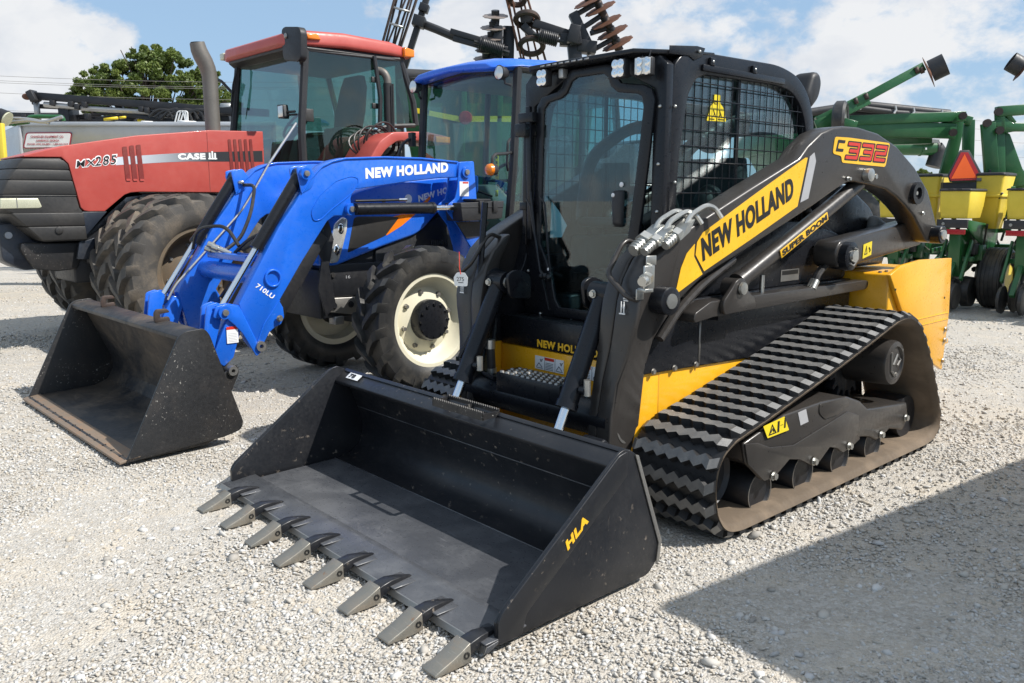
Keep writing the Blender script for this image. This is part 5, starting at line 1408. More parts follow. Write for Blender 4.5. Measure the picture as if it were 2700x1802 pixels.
    m = M(); m.box(.525, .625, 1.245, 1.252, 2.25, 2.365); m.obj('lens', 'lens', wl, .006)
    m = M(); m.tube([(-.62, 1.37, 2.90), (-.66, 1.33, 2.70), (-.70, 1.31, 2.45)], .010, 6); m.tube([(-.60, 1.36, 2.88), (-.73, 1.32, 2.35)], .006, 6); m.obj('wiper', 'black', T)
    # inside
    m = M()
    m.loft([[(x, y, z) for x, y, z in fillet([(-w, y0, z), (w, y0, z), (w, y1, z), (-w, y1, z)], .05)] for w, y0, y1, z in ((.26, 2.0, 2.42, 2.0), (.28, 1.96, 2.44, 2.13))])
    m.loft([[(x, y, z) for x, y, z in fillet([(-w, y, z), (w, y, z), (w, y + .1, z), (-w, y + .1, z)], .04)] for w, y, z in ((.25, 2.36, 2.1), (.28, 2.42, 2.4), (.24, 2.48, 2.7), (.17, 2.5, 2.84))])
    m.obj('seat', 'seat', T, .01)
    m = M(); m.tube([(.0, 1.55, 1.75), (0, 1.66, 2.1), (0, 1.75, 2.2)], .05, 10); m.tube([(.20 * math.cos(q), 1.75 + .12 * math.sin(q), 2.24 + .15 * math.sin(q)) for q in [k * math.pi / 12 for k in range(24)]], .016, 8, closed=True); m.tube([(-.2, 1.75, 2.24), (.2, 1.75, 2.24)], .012, 8); m.obj('steering_wheel', 'blackplastic', T)
    m = M(); m.box(.34, .72, 1.9, 2.6, 1.75, 2.18); m.box(-.72, -.45, 2.0, 2.6, 1.75, 2.1); m.box(-.7, .7, 2.5, 2.72, 1.75, 2.2); m.box(-.74, .74, 1.45, 2.65, 2.90, 2.93); m.obj('console', 'greycloth', T, .02)
    # fender, snorkel, coiled cable
    m = M()
    for s in (-1, 1):
        fp = fillet([(1.82, 1.80), (1.96, 2.0), (2.12, 2.10), (2.56, 2.13), (2.90, 2.09), (2.92, 2.0), (2.56, 2.03), (2.18, 2.01), (2.04, 1.92), (1.90, 1.76)], .04); m.prism('x', fp, s * .82, s * 1.35)
    m.obj('rear_fender', 'red', T, .02)
    m = M(); m.box(1.352, 1.362, 2.70, 2.90, 2.02, 2.085); m.obj('fender_reflector', 'orange', T, .004)
    m = M(); m.cyl((.86, 2.42, 2.10), (.86, 2.42, 2.67), .048, n=20); m.cyl((.93, 2.44, 2.15), (.93, 2.44, 2.66), .012, n=8); sn = m.obj('air_intake', 'grille', T)
    m = M(); m.tube([(.86, 2.42, 2.64), (.86, 2.42, 2.72), (.84, 2.39, 2.79), (.78, 2.34, 2.81)], .042, 18, fil=.05); m.obj('intake_elbow', 'exhaust', sn)
    m = M()
    for k in range(5):
        c = Vector((1.0 + .02 * k, 2.0 + .05 * k, 1.98 + .012 * k)); r = .17 + .012 * (k % 3)
        m.tube([c + Vector((.03 * math.sin(2 * q + k), r * 1.15 * math.cos(q), r * (.75 + .08 * k) * math.sin(q))) for q in [2 * math.pi * i / 28 for i in range(28)]], .011, 7, closed=True)
    m.obj('coiled_cable', 'hose', T)
    for s in (-1, 1):
        for x, nm in ((1.175, 'o'), (.655, 'i')):
            wheel(T, (s * x, 0, .725), .725, .45, .42, s, n=20, lug=.045, lw=.085, sweep=.27, tyre_mat='oldtyre', rim_mat='rim_rust', hub_mat='rustdark', flip=-1, dish=.45 if nm == 'o' else .2)
        wheel(T, (s * 1.08, 2.72, .93), .93, .50, .53, s, n=21, lug=.05, lw=.09, sweep=.27, tyre_mat='oldtyre', rim_mat='rim_rust', hub_mat='rustdark', flip=-1)
    return T
build_red_tractor()
# ------------------------------------------------------------------ things behind
A2 = lambda x, y, Y: at(980 + x / 3.264, y / 3.264, Y)
R3 = lambda x, y, Y: at(1800 + x / 2.611, y / 2.611, Y)
R2 = lambda x, y, Y: at(900 + x / 2.611, y / 2.611, Y)
R1 = lambda x, y, Y: at(x / 2.611, y / 2.611, Y)
Z6 = lambda x, y, Y: at(2250 + x / 3.484, 400 + y / 3.484, Y)
Z5 = lambda x, y, Y: at(x / 3.135, 200 + y / 3.135, Y)
A4 = lambda x, y, Y: at(x / 3.672, 220 + y / 3.672, Y)
BACK = Vector((0, 1, 0))

def rel(root, pts): return [Vector(p) - root.location for p in pts]

def slab(m, root, pts, th):
    """a plate: outline of world points pushed th metres away from the viewer"""
    P = rel(root, pts)
    a = [m.b.verts.new(p) for p in P]; b = [m.b.verts.new(p + BACK * th) for p in P]
    m.face(a); m.face(b[::-1])
    for i in range(len(P)): m.face([a[i], a[(i + 1) % len(P)], b[(i + 1) % len(P)], b[i]])

def barw(m, root, p, q, w, h=None):
    m.bar(Vector(p) - root.location, Vector(q) - root.location, h or w, w, (0, 1, 0) if abs((Vector(q) - Vector(p)).normalized().y) < .9 else (0, 0, 1))

def tubew(m, root, pts, r, n=8, fil=0): m.tube(rel(root, pts), r, n, fil=fil)

# --- folded tillage implement standing behind the tractors
def build_tillage():
    Y = 15.0
    T = thing('tillage_implement', 'folded black tillage implement with rusty rolling baskets and notched discs raised behind the tractors', 'tillage implement', (1.6, 15.6, 0))
    def basket(lines, rungs, matn, hoops=()):
        m = M()
        for k, (x0, y0, x1, y1, w) in enumerate(lines):
            dx, dy = (x1 - x0), (y1 - y0)
            p, q = A2(x0 - dx * .55, y0 - dy * .55, Y + .12 * (k % 3)), A2(x1 + dx * .25, y1 + dy * .25, Y + .12 * (k % 3))
            barw(m, T, p, q, w, .03)
        o = m.obj('rolling_basket', matn, T, .003)
        m = M()
        for x0, y0, x1, y1 in rungs: tubew(m, T, [A2(x0, y0, Y - .03), A2(x1, y1, Y - .03)], .02, 8)
        if rungs: m.obj('basket_rung', 'galv', o)
        m = M()
        for x, y, rx, ry in hoops:
            c = A2(x, y, Y) - T.location; s = Y / FPX / 3.264
            m.tube([c + Vector((rx * s * math.cos(q), .30 * math.sin(q) * .5, -ry * s * math.sin(q) + .0 * rx)) for q in [2 * math.pi * i / 28 for i in range(28)]], .05, 8, closed=True)
        if hoops: m.obj('basket_hoop', 'rustdark', o)
    basket([(195, 0, 95, 365, .085), (215, 0, 122, 372, .06), (262, 0, 185, 385, .06), (290, 0, 140, 370, .025), (325, 0, 195, 390, .06), (385, 0, 250, 405, .12), (345, 0, 232, 400, .025)], [(190, 65, 330, 105), (160, 203, 285, 242)], 'rustdark')
    basket([(1160, 0, 1290, 515, .10), (1210, 0, 1310, 510, .15), (1275, 0, 1365, 505, .10), (1175, 0, 1240, 350, .06), (1345, 0, 1490, 500, .13), (1305, 0, 1430, 500, .06)], [], 'rust', [(1375, 400, 95, 50), (1335, 170, 90, 42), (1250, 5, 60, 20)])
    m = M()
    barw(m, T, A2(530, -190, Y), A2(275, 610, Y), .13, .10)
    barw(m, T, A2(462, 40, Y - .06), A2(440, 105, Y - .06), .19, .16); barw(m, T, A2(420, 145, Y - .06), A2(395, 235, Y - .06), .26, .2)
    tubew(m, T, [A2(430, 205, Y), A2(560, 255, Y), A2(700, 315, Y), A2(905, 375, Y), A2(1170, 430, Y)], .075, 6)
    barw(m, T, A2(675, 270, Y - .12), A2(950, 350, Y - .12), .05, .1); barw(m, T, A2(700, 330, Y - .1), A2(1180, 465, Y - .1), .06, .1)
    barw(m, T, A2(1060, 180, Y + .1), A2(1050, 640, Y + .1), .15); barw(m, T, A2(1182, 235, Y + .25), A2(1172, 640, Y + .25), .25, .2); barw(m, T, A2(1092, 230, Y - .05), A2(1085, 560, Y - .05), .15)
    barw(m, T, A2(1280, 165, Y + .1), A2(1380, 150, Y + .1), .25, .2); barw(m, T, A2(1390, 205, Y), A2(1700, 305, Y), .18, .14); barw(m, T, A2(1300, 220, Y), A2(1400, 320, Y), .16, .12)
    barw(m, T, A2(1690, 300, Y - .1), A2(1780, 320, Y - .1), .42, .3); barw(m, T, A2(1740, 250, Y - .16), A2(1760, 390, Y - .16), .16, .2); barw(m, T, A2(1620, 345, Y), A2(1720, 350, Y), .2, .2)
    barw(m, T, A2(1735, 350, Y), A2(1765, 640, Y), .27, .22)
    barw(m, T, A2(1730, 115, Y), A2(1895, 465, Y), .20, .16); barw(m, T, A2(1770, 400, Y), A2(1930, 420, Y), .30, .2)
    for a in ((1750, 135, 1920, 35), (1820, 240, 1970, 140), (1880, 290, 2020, 245), (1910, 430, 2075, 335)): barw(m, T, A2(a[0], a[1], Y), A2(a[2], a[3], Y), .10, .08)
    for u in (1050, 1765): barw(m, T, A2(u, 600, Y), Vector((A2(u, 600, Y).x, Y, .1)), .25)
    barw(m, T, Vector((A2(200, 600, Y).x, Y + .3, 1.1)), Vector((A2(1800, 600, Y).x, Y + .3, 1.1)), .30)
    for u in (230, 1290): barw(m, T, A2(u, 500, Y + .1), Vector((A2(u, 500, Y).x, Y + .2, 1.0)), .12)
    m.obj('frame', 'toolblack', T, .01)
    m = M()
    for (x0, y0, x1, y1, r, nt) in ((930, 375, 1135, 440, .10, 14), (1440, 305, 1600, 350, .10, 10)):
        p, q = A2(x0, y0, Y - .22) - T.location, A2(x1, y1, Y - .22) - T.location
        d = (q - p); a = d.normalized(); u = a.orthogonal().normalized(); w = a.cross(u)
        m.tube([p + d * (i / (nt * 12)) + (u * math.cos(i * math.pi / 6) + w * math.sin(i * math.pi / 6)) * r for i in range(nt * 12 + 1)], .016, 6)
        m.tube([p - a * .1, q + a * .1], .03, 8)
    m.obj('coil_spring', 'toolblack', T)
    def gang(shaft, discs, rx, tilt, matn, th, ry=.33):
        m = M(); tubew(m, T, [A2(*shaft[0], Y), A2(*shaft[1], Y)], .075, 12)
        g = m.obj('disc_gang', 'toolblack' if tilt == 0 else 'rustdark', T)
        for (x, y) in discs:
            c = A2(x, y, Y) - T.location
            n_ = Vector((math.sin(R_(tilt)), -ry, math.cos(R_(tilt)))).normalized()
            u = n_.orthogonal().normalized(); w = n_.cross(u)
            m = M(); K_ = 44
            def ringp(off, rr, wav): return [c + n_ * off + (u * math.cos(q) + w * math.sin(q)) * rr * (1 + (wav * (1 if i % 4 < 2 else -1))) for i, q in enumerate([2 * math.pi * i / K_ for i in range(K_)])]
            m.loft([ringp(.02, .03, 0), ringp(.015, rx * .4, 0), ringp(.0, rx, .035), ringp(-.012, rx, .035), ringp(-.005, rx * .4, 0), ringp(0, .03, 0)])
            d = m.obj('disc', matn, g)
            m = M(); m.tube([c + n_ * .02, c + n_ * .09], .07, 10); m.obj('hub', 'toolblack', d)
    gang(((1065, 160), (1035, 560)), [(1065, 138), (1045, 238), (1030, 325), (1000, 432), (985, 505)], .215, 0, 'greydisc', .02, .42)
    gang(((1925, -20), (2135, 440)), [(1872, 8), (1965, 75), (2015, 190), (2070, 278), (2115, 375)], .275, -27, 'rust', .02, .34)
    return T
build_tillage()

# --- green machine with a rolled tarp behind the blue cab
def build_grain_wagon():
    Y = 12.6
    T = thing('grain_wagon', 'green grain wagon with a rolled dark tarp seen between the red and blue cabs', 'grain wagon', (R2(900, 800, Y).x, Y + 1, 0))
    m = M()
    slab(m, T, [R2(380, 545, Y), R2(1750, 545, Y), R2(1700, 1080, Y), R2(480, 1080, Y)], 2.2)
    slab(m, T, [R2(480, 1080, Y), R2(1700, 1080, Y), R2(1400, 1330, Y), R2(700, 1330, Y)], 2.0)
    b = m.obj('hopper', 'jdgreen', T, .02)
    m = M()
    for u in (600, 850, 1100, 1350, 1600): barw(m, T, R2(u, 548, Y - .04), R2(u - 20, 1075, Y - .04), .10, .08)
    m.obj('hopper_rib', 'jdgreen', b, .008)
    m = M()
    tubew(m, T, [R2(430, 522, Y), R2(600, 530, Y + .05), R2(1760, 532, Y + .05)], .10, 14); tubew(m, T, [R2(450, 540, Y - .05), R2(1760, 545, Y - .05)], .03, 8)
    m.obj('tarp_roll', 'tarp', T)
    m = M(); slab(m, T, [R2(520, 745, Y - .09), R2(830, 805, Y - .09), R2(830, 845, Y - .09), R2(520, 780, Y - .09)], .02); slab(m, T, [R2(830, 800, Y - .09), R2(1300, 800, Y - .09), R2(1300, 840, Y - .09), R2(830, 840, Y - .09)], .02); m.obj('marking_strip', 'warnyellow', T)
    m = M(); c = R2(855, 812, Y - .12) - T.location; m.lathe([(0, .10), (-.03, .09), (-.04, .001), (0, .001)], 'y', c, 20, closed=False); m.obj('tail_lamp', 'smvred', T)
    m = M()
    for u in (700, 1250):
        c = Vector((R2(u, 1, Y).x, Y + .3, .75)) - T.location
        m.lathe(tyre_profile(.75, .5, .38, .03), 'y', c, 40)
    m.obj('tyre', 'rubber', T)
    m = M()
    for u in (700, 1250):
        c = Vector((R2(u, 1, Y).x, Y + .3, .75)) - T.location
        m.lathe([(-.1, .38), (-.1, .001), (.1, .001), (.1, .38)], 'y', c, 24)
        m.cyl(c, c + Vector((0, 1.8, 0)), .08)
        barw(m, T, c + T.location, c + T.location + Vector((0, .5, .6)), .2)
    m.obj('axle', 'jdyellow', T)
    return T
build_grain_wagon()

# --- grain cart with tarp and unloading auger at the right
def build_grain_cart():
    Y = 15.5
    T = thing('grain_cart', 'green grain cart with black tarp roll and unloading auger ending in a black spout', 'grain cart', (R3(1450, 900, Y).x, Y + 1, 0))
    m = M(); slab(m, T, [R3(700, 790, Y), R3(1180, 745, Y), R3(1830, 790, Y), R3(1720, 885, Y), R3(900, 885, Y)], 2.6); m.obj('tarp_end', 'tarp', T, .02)
    m = M()
    tubew(m, T, [R3(880, 775, Y - .1), R3(1230, 722, Y - .1), R3(1420, 742, Y - .1), R3(1640, 765, Y - .1), R3(1835, 785, Y - .1)], .075, 12)
    tubew(m, T, [R3(1200, 742, Y - .2), R3(1480, 778, Y - .2), R3(1800, 800, Y - .2)], .05, 10)
    tr = m.obj('tarp_roll', 'tarp', T)
    m = M()
    for x, y in ((1235, 730), (1470, 758), (1595, 770), (1790, 786)): tubew(m, T, [R3(x - 6, y - 28, Y - .24), R3(x, y, Y - .25), R3(x - 16, y + 26, Y - .27)], .022, 6)
    m.obj('tarp_strap', 'galv', tr)
    m = M()
    slab(m, T, [R3(640, 880, Y - .05), R3(1780, 880, Y - .05), R3(1660, 985, Y - .05), R3(1350, 1040, Y - .05), R3(640, 1040, Y - .05)], 2.6)
    slab(m, T, [R3(700, 1040, Y), R3(1400, 1040, Y), R3(1300, 1200, Y), R3(800, 1200, Y)], 2.4)
    slab(m, T, [R3(905, 770, Y - .05), R3(935, 770, Y - .05), R3(945, 880, Y - .05), R3(915, 880, Y - .05)], .3)
    m.obj('hopper', 'jdgreen', T, .02)
    m = M(); slab(m, T, [R3(1175, 848, Y - .12), R3(1860, 905, Y - .12), R3(1860, 912, Y - .12), R3(1175, 872, Y - .12)], .05); slab(m, T, [R3(1740, 880, Y - .1), R3(1840, 805, Y - .1), R3(1855, 812, Y - .1), R3(1765, 885, Y - .1)], .06); m.obj('hopper_rim', 'stainless', T)  # pale strips: white highlight on the green hopper put into colour
    m = M(); tubew(m, T, [R3(1100, 1015, Y - .5), R3(1745, 1022, Y - .5)], .128, 24); tubew(m, T, [R3(1632, 1022, Y - .5), R3(1640, 1022, Y - .5)], .136, 24); ag = m.obj('unloading_auger', 'jdgreen', T)
    m = M(); tubew(m, T, [R3(1735, 1022, Y - .5), R3(1750, 1022, Y - .5)], .138, 20); m.tube(rel(T, [R3(1745, 1022, Y - .5), R3(1765, 1040, Y - .5), R3(1745, 1090, Y - .5), R3(1722, 1150, Y - .5)]), [.128, .135, .135, .13], 18); sp = m.obj('spout', 'tarp', ag)
    m = M(); slab(m, T, [R3(1645, 955, Y - .75), R3(1770, 962, Y - .75), R3(1760, 985, Y - .75), R3(1650, 980, Y - .75)], .2); m.obj('bracket', 'steel', ag); 
    m = M(); slab(m, T, [R3(1672, 1018, Y - .80), R3(1682, 1018, Y - .80), R3(1682, 1032, Y - .80), R3(1672, 1032, Y - .80)], .01); m.obj('label_sticker', 'white', ag)
    m = M()
    c = Vector((R3(1250, 0, Y).x, Y + .5, .85)) - T.location
    m.lathe(tyre_profile(.85, .6, .45, .03), 'y', c, 40); m.lathe(tyre_profile(.85, .6, .45, .03), 'y', c + Vector((0, 1.8, 0)), 40); m.obj('tyre', 'rubber', T)
    m = M(); m.lathe([(-.1, .45), (-.1, .001), (.1, .001), (.1, .45)], 'y', c, 24); m.cyl(c, c + Vector((0, 1.8, 0)), .1); barw(m, T, c + T.location + Vector((0, .9, 0)), c + T.location + Vector((0, .9, .9)), .4); m.obj('axle', 'jdyellow', T)
    return T
build_grain_cart()

# --- row-crop planter seen from behind
def build_planter():
    T = thing('row_planter', 'green row planter with yellow seed boxes, an orange warning triangle and raised marker arms', 'planter', (6.0, 10.9, 0), -47)
    inv = (Matrix.Translation(T.location) @ Matrix.Rotation(R_(-47), 4, 'Z')).inverted()
    def L(p): return inv @ Vector(p)
    def LP(f, *pts): return [L(f(x, y, Y)) for x, y, Y in pts]
    bdir = (inv.to_3x3() @ Vector((.25, 1, 0))).normalized()
    def plate(m, pts, th):
        a = [m.b.verts.new(p) for p in pts]; b = [m.b.verts.new(p + bdir * th) for p in pts]
        m.face(a); m.face(b[::-1])
        for i in range(len(pts)): m.face([a[i], a[(i + 1) % len(pts)], b[(i + 1) % len(pts)], b[i]])
    def beam(m, f, x0, y0, x1, y1, Y0, w, Y1=None, d=.1):
        m.bar(L(f(x0, y0, Y0)), L(f(x1, y1, Y1 or Y0)), d, w, bdir.cross((L(f(x1, y1, Y1 or Y0)) - L(f(x0, y0, Y0)))).normalized())
    # row units: spacing along the machine's own x
    p0 = L(Z6(785, 480, 10.6))
    for k in range(-1, 4):
        ox, oy = p0.x + .762 * k, p0.y
        W = .36; x0 = ox
        m = M()
        def bs(z, g, yf, yb): return [(x, y, z) for x, y in fillet([(x0 + g, oy + yf), (x0 + W - g, oy + yf), (x0 + W - g, oy + yb), (x0 + g, oy + yb)], .03)]
        m.loft([bs(1.16, .02, .02, .50), bs(1.32, .006, .006, .55), bs(1.50, 0, 0, .58)])
        bx = m.obj('seed_box', 'jdyellow', T, .008)
        m = M(); m.loft([bs(1.502, -.012, -.012, .595), bs(1.522, -.008, -.008, .59), bs(1.53, .01, .01, .57)])
        for q in (.1, .2): m.box(x0 + q, x0 + q + .07, oy - .016, oy + .0, 1.505, 1.531)
        m.obj('lid', 'tarp', bx, .005)
        m = M()
        def hs(z, g, yf, yb): return [(x, y, z) for x, y in fillet([(x0 + .10 + g, oy + yf), (x0 + .52 - g, oy + yf), (x0 + .52 - g, oy + yb), (x0 + .10 + g, oy + yb)], .05)]
        m.loft([hs(1.02, .07, .74, 1.02), hs(1.30, .035, .70, 1.08), hs(1.42, .03, .69, 1.10), hs(1.425, .01, .67, 1.12), hs(1.455, .01, .67, 1.12), hs(1.46, .03, .69, 1.10), hs(1.70, .0, .65, 1.14)])
        hp = m.obj('seed_hopper', 'jdyellow', T, .008)
        m = M(); m.loft([hs(1.702, -.012, .64, 1.155), hs(1.728, -.008, .645, 1.15), hs(1.74, .03, .68, 1.11)]); m.obj('lid', 'tarp', hp, .004)
        m = M(); m.box(x0 + .20, x0 + .26, oy + .645, oy + .652, 1.63, 1.67); m.obj('latch', 'greycloth', hp, .004)
        m = M(); m.box(x0 + .0, x0 + W, oy - .02, oy + .03, 1.045, 1.15); bb = m.obj('rear_bracket', 'tarp', T, .006)
        m = M(); m.bolt((x0 + .08, oy - .02, 1.095), (0, -1, 0), .014, .012); m.obj('bolt', 'zinc', bb)
        m = M(); m.box(x0 + .03, x0 + W - .02, oy - .012, oy + .01, .965, 1.03); m.obj('reflector', 'smvred', T, .004)
        m = M()
        m.prism('x', [(oy + .0, 1.15), (oy + 1.15, 1.05), (oy + 1.18, .85), (oy + .95, .70), (oy + .35, .90), (oy + .03, 1.04)], x0 + W - .02, x0 + W)
        m.prism('x', [(oy + .10, 1.03), (oy + 1.0, 1.0), (oy + .95, .68), (oy + .5, .50), (oy + .2, .42), (oy + .12, .62)], x0 + .12, x0 + .26)
        m.bar((x0 + .19, oy + .15, .60), (x0 + .19, oy - .10, .25), .06, .06); m.bar((x0 + .1, oy + .7, .62), (x0 + .44, oy + .7, .62), .06, .12)
        m.bar((x0 + .12, oy + .8, .70), (x0 + .12, oy + 1.3, .72), .03, .07); m.bar((x0 + .42, oy + .8, .70), (x0 + .42, oy + 1.3, .72), .03, .07)
        m.obj('row_frame', 'jdgreen', T, .006)
        m = M()
        for s in (-1, 1):
            m.lathe([(s * .01, .17), (s * .045, .16), (s * .05, .10), (s * .04, .001), (s * .01, .001)], 'x', (x0 + .19 + s * .09, oy - .06, .20), 28, closed=False)
            m.lathe([(s * .0, .20), (s * .10, .19), (s * .11, .15), (s * .08, .001), (s * .0, .001)], 'x', (x0 + .19 + s * .05, oy + .45, .22), 28, closed=False)
            m.lathe([(s * .0, .19), (s * .02, .18), (s * .02, .001), (0, .001)], 'x', (x0 + .19 + s * .03, oy + .15, .22), 28, closed=False)
        m.obj('gauge_wheel', 'rubber', T)
    R = random.Random(21)
    for k in range(-1, 4):
        x0, oy = p0.x + .762 * k, p0.y
        m = M()
        for q in range(3):
            a = (x0 + R.uniform(.05, .45), oy + R.uniform(.6, 1.0), R.uniform(.85, 1.05)); b = (x0 + R.uniform(.1, .4), oy + R.uniform(.1, .7), R.uniform(.35, .6))
            m.tube(fillet([a, ((a[0] + b[0]) / 2 + R.uniform(-.15, .15), (a[1] + b[1]) / 2, max(a[2], b[2]) + R.uniform(-.1, .1)), b], .1, 5, False), .014, 6)
        m.tube(fillet([(x0 + .40, oy + .95, 1.10), (x0 + .60, oy + 1.0, 1.22), (x0 + .66, oy + 1.05, .95), (x0 + .55, oy + 1.2, .8)], .1, 5, False), .018, 7)
        m.obj('seed_hose', 'hose', T)
        m = M()
        m.tube([(x0 + .30 + .03 * math.cos(q * .9), oy + .55 + q * .004, .50 + .03 * math.sin(q * .9)) for q in range(60)], .007, 5)
        m.obj('down_spring', 'toolblack', T)
        m = M()
        m.bar((x0 + .03, oy + .30, .88), (x0 + .03, oy + .02, .40), .03, .07); m.bar((x0 + .33, oy + .30, .88), (x0 + .33, oy + .02, .40), .03, .07); m.box(x0 + .0, x0 + .38, oy + .22, oy + .30, .62, .68); m.box(x0 + .28, x0 + .40, oy + .5, oy + .62, .62, .82); m.bar((x0 - .02, oy + 1.2, .95), (x0 + .5, oy + 1.2, 1.0), .05, .06); m.bar((x0 + .44, oy + .70, .45), (x0 + .44, oy + 1.25, .72), .03, .05)
        m.obj('linkage', 'jdgreen', T, .004)
        m = M(); m.box(x0 + .27, x0 + .36, oy + .36, oy + .48, .70, .84); m.cyl((x0 + .02, oy + .42, .66), (x0 + .12, oy + .42, .66), .09, n=18); m.obj('seed_meter', 'tarp', T, .006)
    m = M()
    for q in range(9):
        xx = p0.x - 1.3 + q * .42
        m.tube(fillet([(xx, p0.y + 1.25, .85), (xx + .1, p0.y + 1.2, 1.15 + .1 * (q % 3)), (xx + .25, p0.y + 1.25, 1.05), (xx + .38, p0.y + 1.3, .80)], .12, 5, False), .016, 6)
    m.obj('hydraulic_hose', 'hose', T)
    m = M(); m.box(p0.x - 1.6, p0.x + 2.4, p0.y + 1.30, p0.y + 1.48, .62, .80); m.obj('toolbar', 'jdgreen', T, .01)
    # transport wheel
    c = L((6.269 + .15, 10.682 + .02, .39))
    c.x -= .12
    prof = [(-.15, .20), (-.17, .27), (-.165, .34), (-.13, .378), (-.06, .388), (.06, .388), (.13, .378), (.165, .34), (.17, .27), (.15, .20)]
    m = M(); m.lathe(prof, 'x', c, 48)
    for xx in (-.10, -.05, 0, .05, .10): m.lathe([(xx - .018, .385), (xx - .016, .393), (xx + .016, .393), (xx + .018, .385)], 'x', c, 48)
    tw = m.obj('transport_wheel', 'rubber', T)
    m = M(); m.lathe([(.13, .205), (.13, .19), (.06, .17), (.07, .06), (.12, .05), (.12, .001), (-.1, .001), (-.1, .205)], 'x', c, 36, closed=False); m.obj('rim', 'jdyellow', tw)
    m = M(); m.bar(c + Vector((.05, .0, 0)), c + Vector((.10, .9, .45)), .08, .12); m.obj('wheel_arm', 'jdgreen', T, .008)
    # folding frames standing up behind the boxes
    m = M()
    Y = 11.6
    plate(m, LP(R3, (1840, 832, Y), (1942, 785, Y), (1925, 940, Y), (1862, 1235, Y), (1760, 1240, Y), (1812, 1050, Y), (1852, 930, Y)), .10)
    plate(m, LP(R3, (1820, 826, Y - .03), (1860, 826, Y - .03), (1850, 930, Y - .03), (1700, 930, Y - .03), (1680, 905, Y - .03)), .08)
    beam(m, R3, 1140, 833, 1940, 803, Y - .08, .13); beam(m, R3, 1170, 885, 1870, 905, Y - .06, .20); beam(m, R3, 1300, 935, 1710, 925, Y + .1, .26)
    beam(m, R3, 1970, 828, 1960, 1230, Y + .3, .14); beam(m, R3, 1915, 815, 1980, 838, Y + .25, .12); beam(m, R3, 1800, 1225, 1800, 1400, Y + .1, .3); beam(m, R3, 1990, 1230, 1780, 1300, Y + .2, .25)
    barh = None
    tw1 = m.obj('wing_frame', 'jdgreen', T, .008)
    m = M()
    Y = 11.0
    plate(m, LP(R3, (2165, 880, Y), (2222, 880, Y), (2225, 1310, Y), (2160, 1310, Y)), .16)
    plate(m, LP(R3, (2222, 905, Y + .06), (2255, 925, Y + .06), (2380, 1270, Y + .06), (2225, 1300, Y + .06)), .05)
    plate(m, LP(R3, (2080, 850, Y - .05), (2225, 808, Y - .05), (2270, 845, Y - .05), (2420, 850, Y - .05), (2420, 905, Y - .05), (2290, 905, Y - .05), (2240, 915, Y - .05), (2170, 905, Y - .05), (2090, 878, Y - .05)), .10)
    beam(m, R3, 2160, 772, 2420, 752, Y - .02, .13); beam(m, R3, 2100, 850, 2130, 1260, Y - .02, .16); beam(m, R3, 2180, 760, 2185, 900, Y, .10); beam(m, R3, 2205, 760, 2275, 850, Y, .06); beam(m, R3, 2195, 1290, 2195, 1500, Y, .3); beam(m, R3, 2310, 1180, 2310, 1400, Y + .3, .25)
    m.obj('wing_frame', 'jdgreen', T, .008)
    m = M()
    for x, y, Yp in ((1925, 800, 11.45), (1858, 915, 11.45), (2170, 772, 10.9), (2092, 850, 10.9), (2178, 900, 10.9), (2310, 1185, 11.2), (1768, 1225, 11.5)): q = L(R3(x, y, Yp)); m.tube([q, q - bdir * .05], .05, 14)
    m.obj('hinge_pin', 'rustdark', T)
    # marker arms with depth-band discs
    m = M()
    Y = 11.4
    beam(m, R3, 930, 850, 1270, 680, Y, .17); beam(m, R3, 1180, 718, 1655, 462, Y, .115); plate(m, LP(R3, (905, 830, Y - .05), (990, 800, Y - .05), (1050, 860, Y - .05), (1020, 905, Y - .05), (930, 905, Y - .05)), .08); beam(m, R3, 1100, 845, 1190, 870, Y - .1, .12)
    ma = m.obj('marker_arm', 'jdgreen', T, .006)
    m = M()
    for x, y in ((1190, 690), (1262, 660), (1610, 478), (1645, 480)): beam(m, R3, x - 4, y - 14, x + 10, y + 26, Y - .06, .05, d=.02)
    m.obj('clamp', 'rustdark', ma)
    def band(x, y, Y, ax, nm, q0=1.0):
        c = L(R3(x, y, Y)); n_ = (inv.to_3x3() @ Vector(ax)).normalized(); u = n_.orthogonal().normalized(); w = n_.cross(u)
        def rg(off, r, wob=0): return [c + n_ * off * q0 + (u * math.cos(q) + w * math.sin(q)) * r * q0 * (1 + wob * math.sin(6 * q + .4)) for q in [2 * math.pi * i / 36 for i in range(36)]]
        m = M(); m.loft([rg(-.09, .145), rg(.10, .145), rg(.10, .136), rg(-.09, .136), rg(-.09, .145)], cap=False); b = m.obj('depth_band', 'tarp', ma)
        m = M(); m.loft([rg(-.09, .02), rg(-.115, .205, .06), rg(-.12, .205, .06), rg(-.10, .02)]); m.obj('marker_disc', 'rust', b)
    band(1757, 468, 11.4, (.80, -.42, .42), 1)
    band(2296, 445, 11.0, (-.78, .22, .50), 2, .82)
    m = M(); c = L(R3(1085, 822, 11.2)); ax = (inv.to_3x3() @ Vector((.8, -.45, 0))).normalized()
    u = Vector((0, 0, 1)); w = ax.cross(u)
    def rg(off, r): return [c + ax * off + (u * math.cos(q) + w * math.sin(q)) * r for q in [2 * math.pi * i / 36 for i in range(36)]]
    m.loft([rg(-.07, .15), rg(-.08, .20), rg(-.05, .235), rg(.05, .235), rg(.08, .20), rg(.07, .15), rg(-.07, .15)], cap=False); gw = m.obj('gauge_wheel', 'rubber', T)
    m = M(); m.loft([rg(-.06, .15), rg(.06, .15), rg(.04, .12), rg(.04, .03)], cap=True); m.obj('rim', 'galv', gw)
    # slow-vehicle triangle
    Y = 10.9
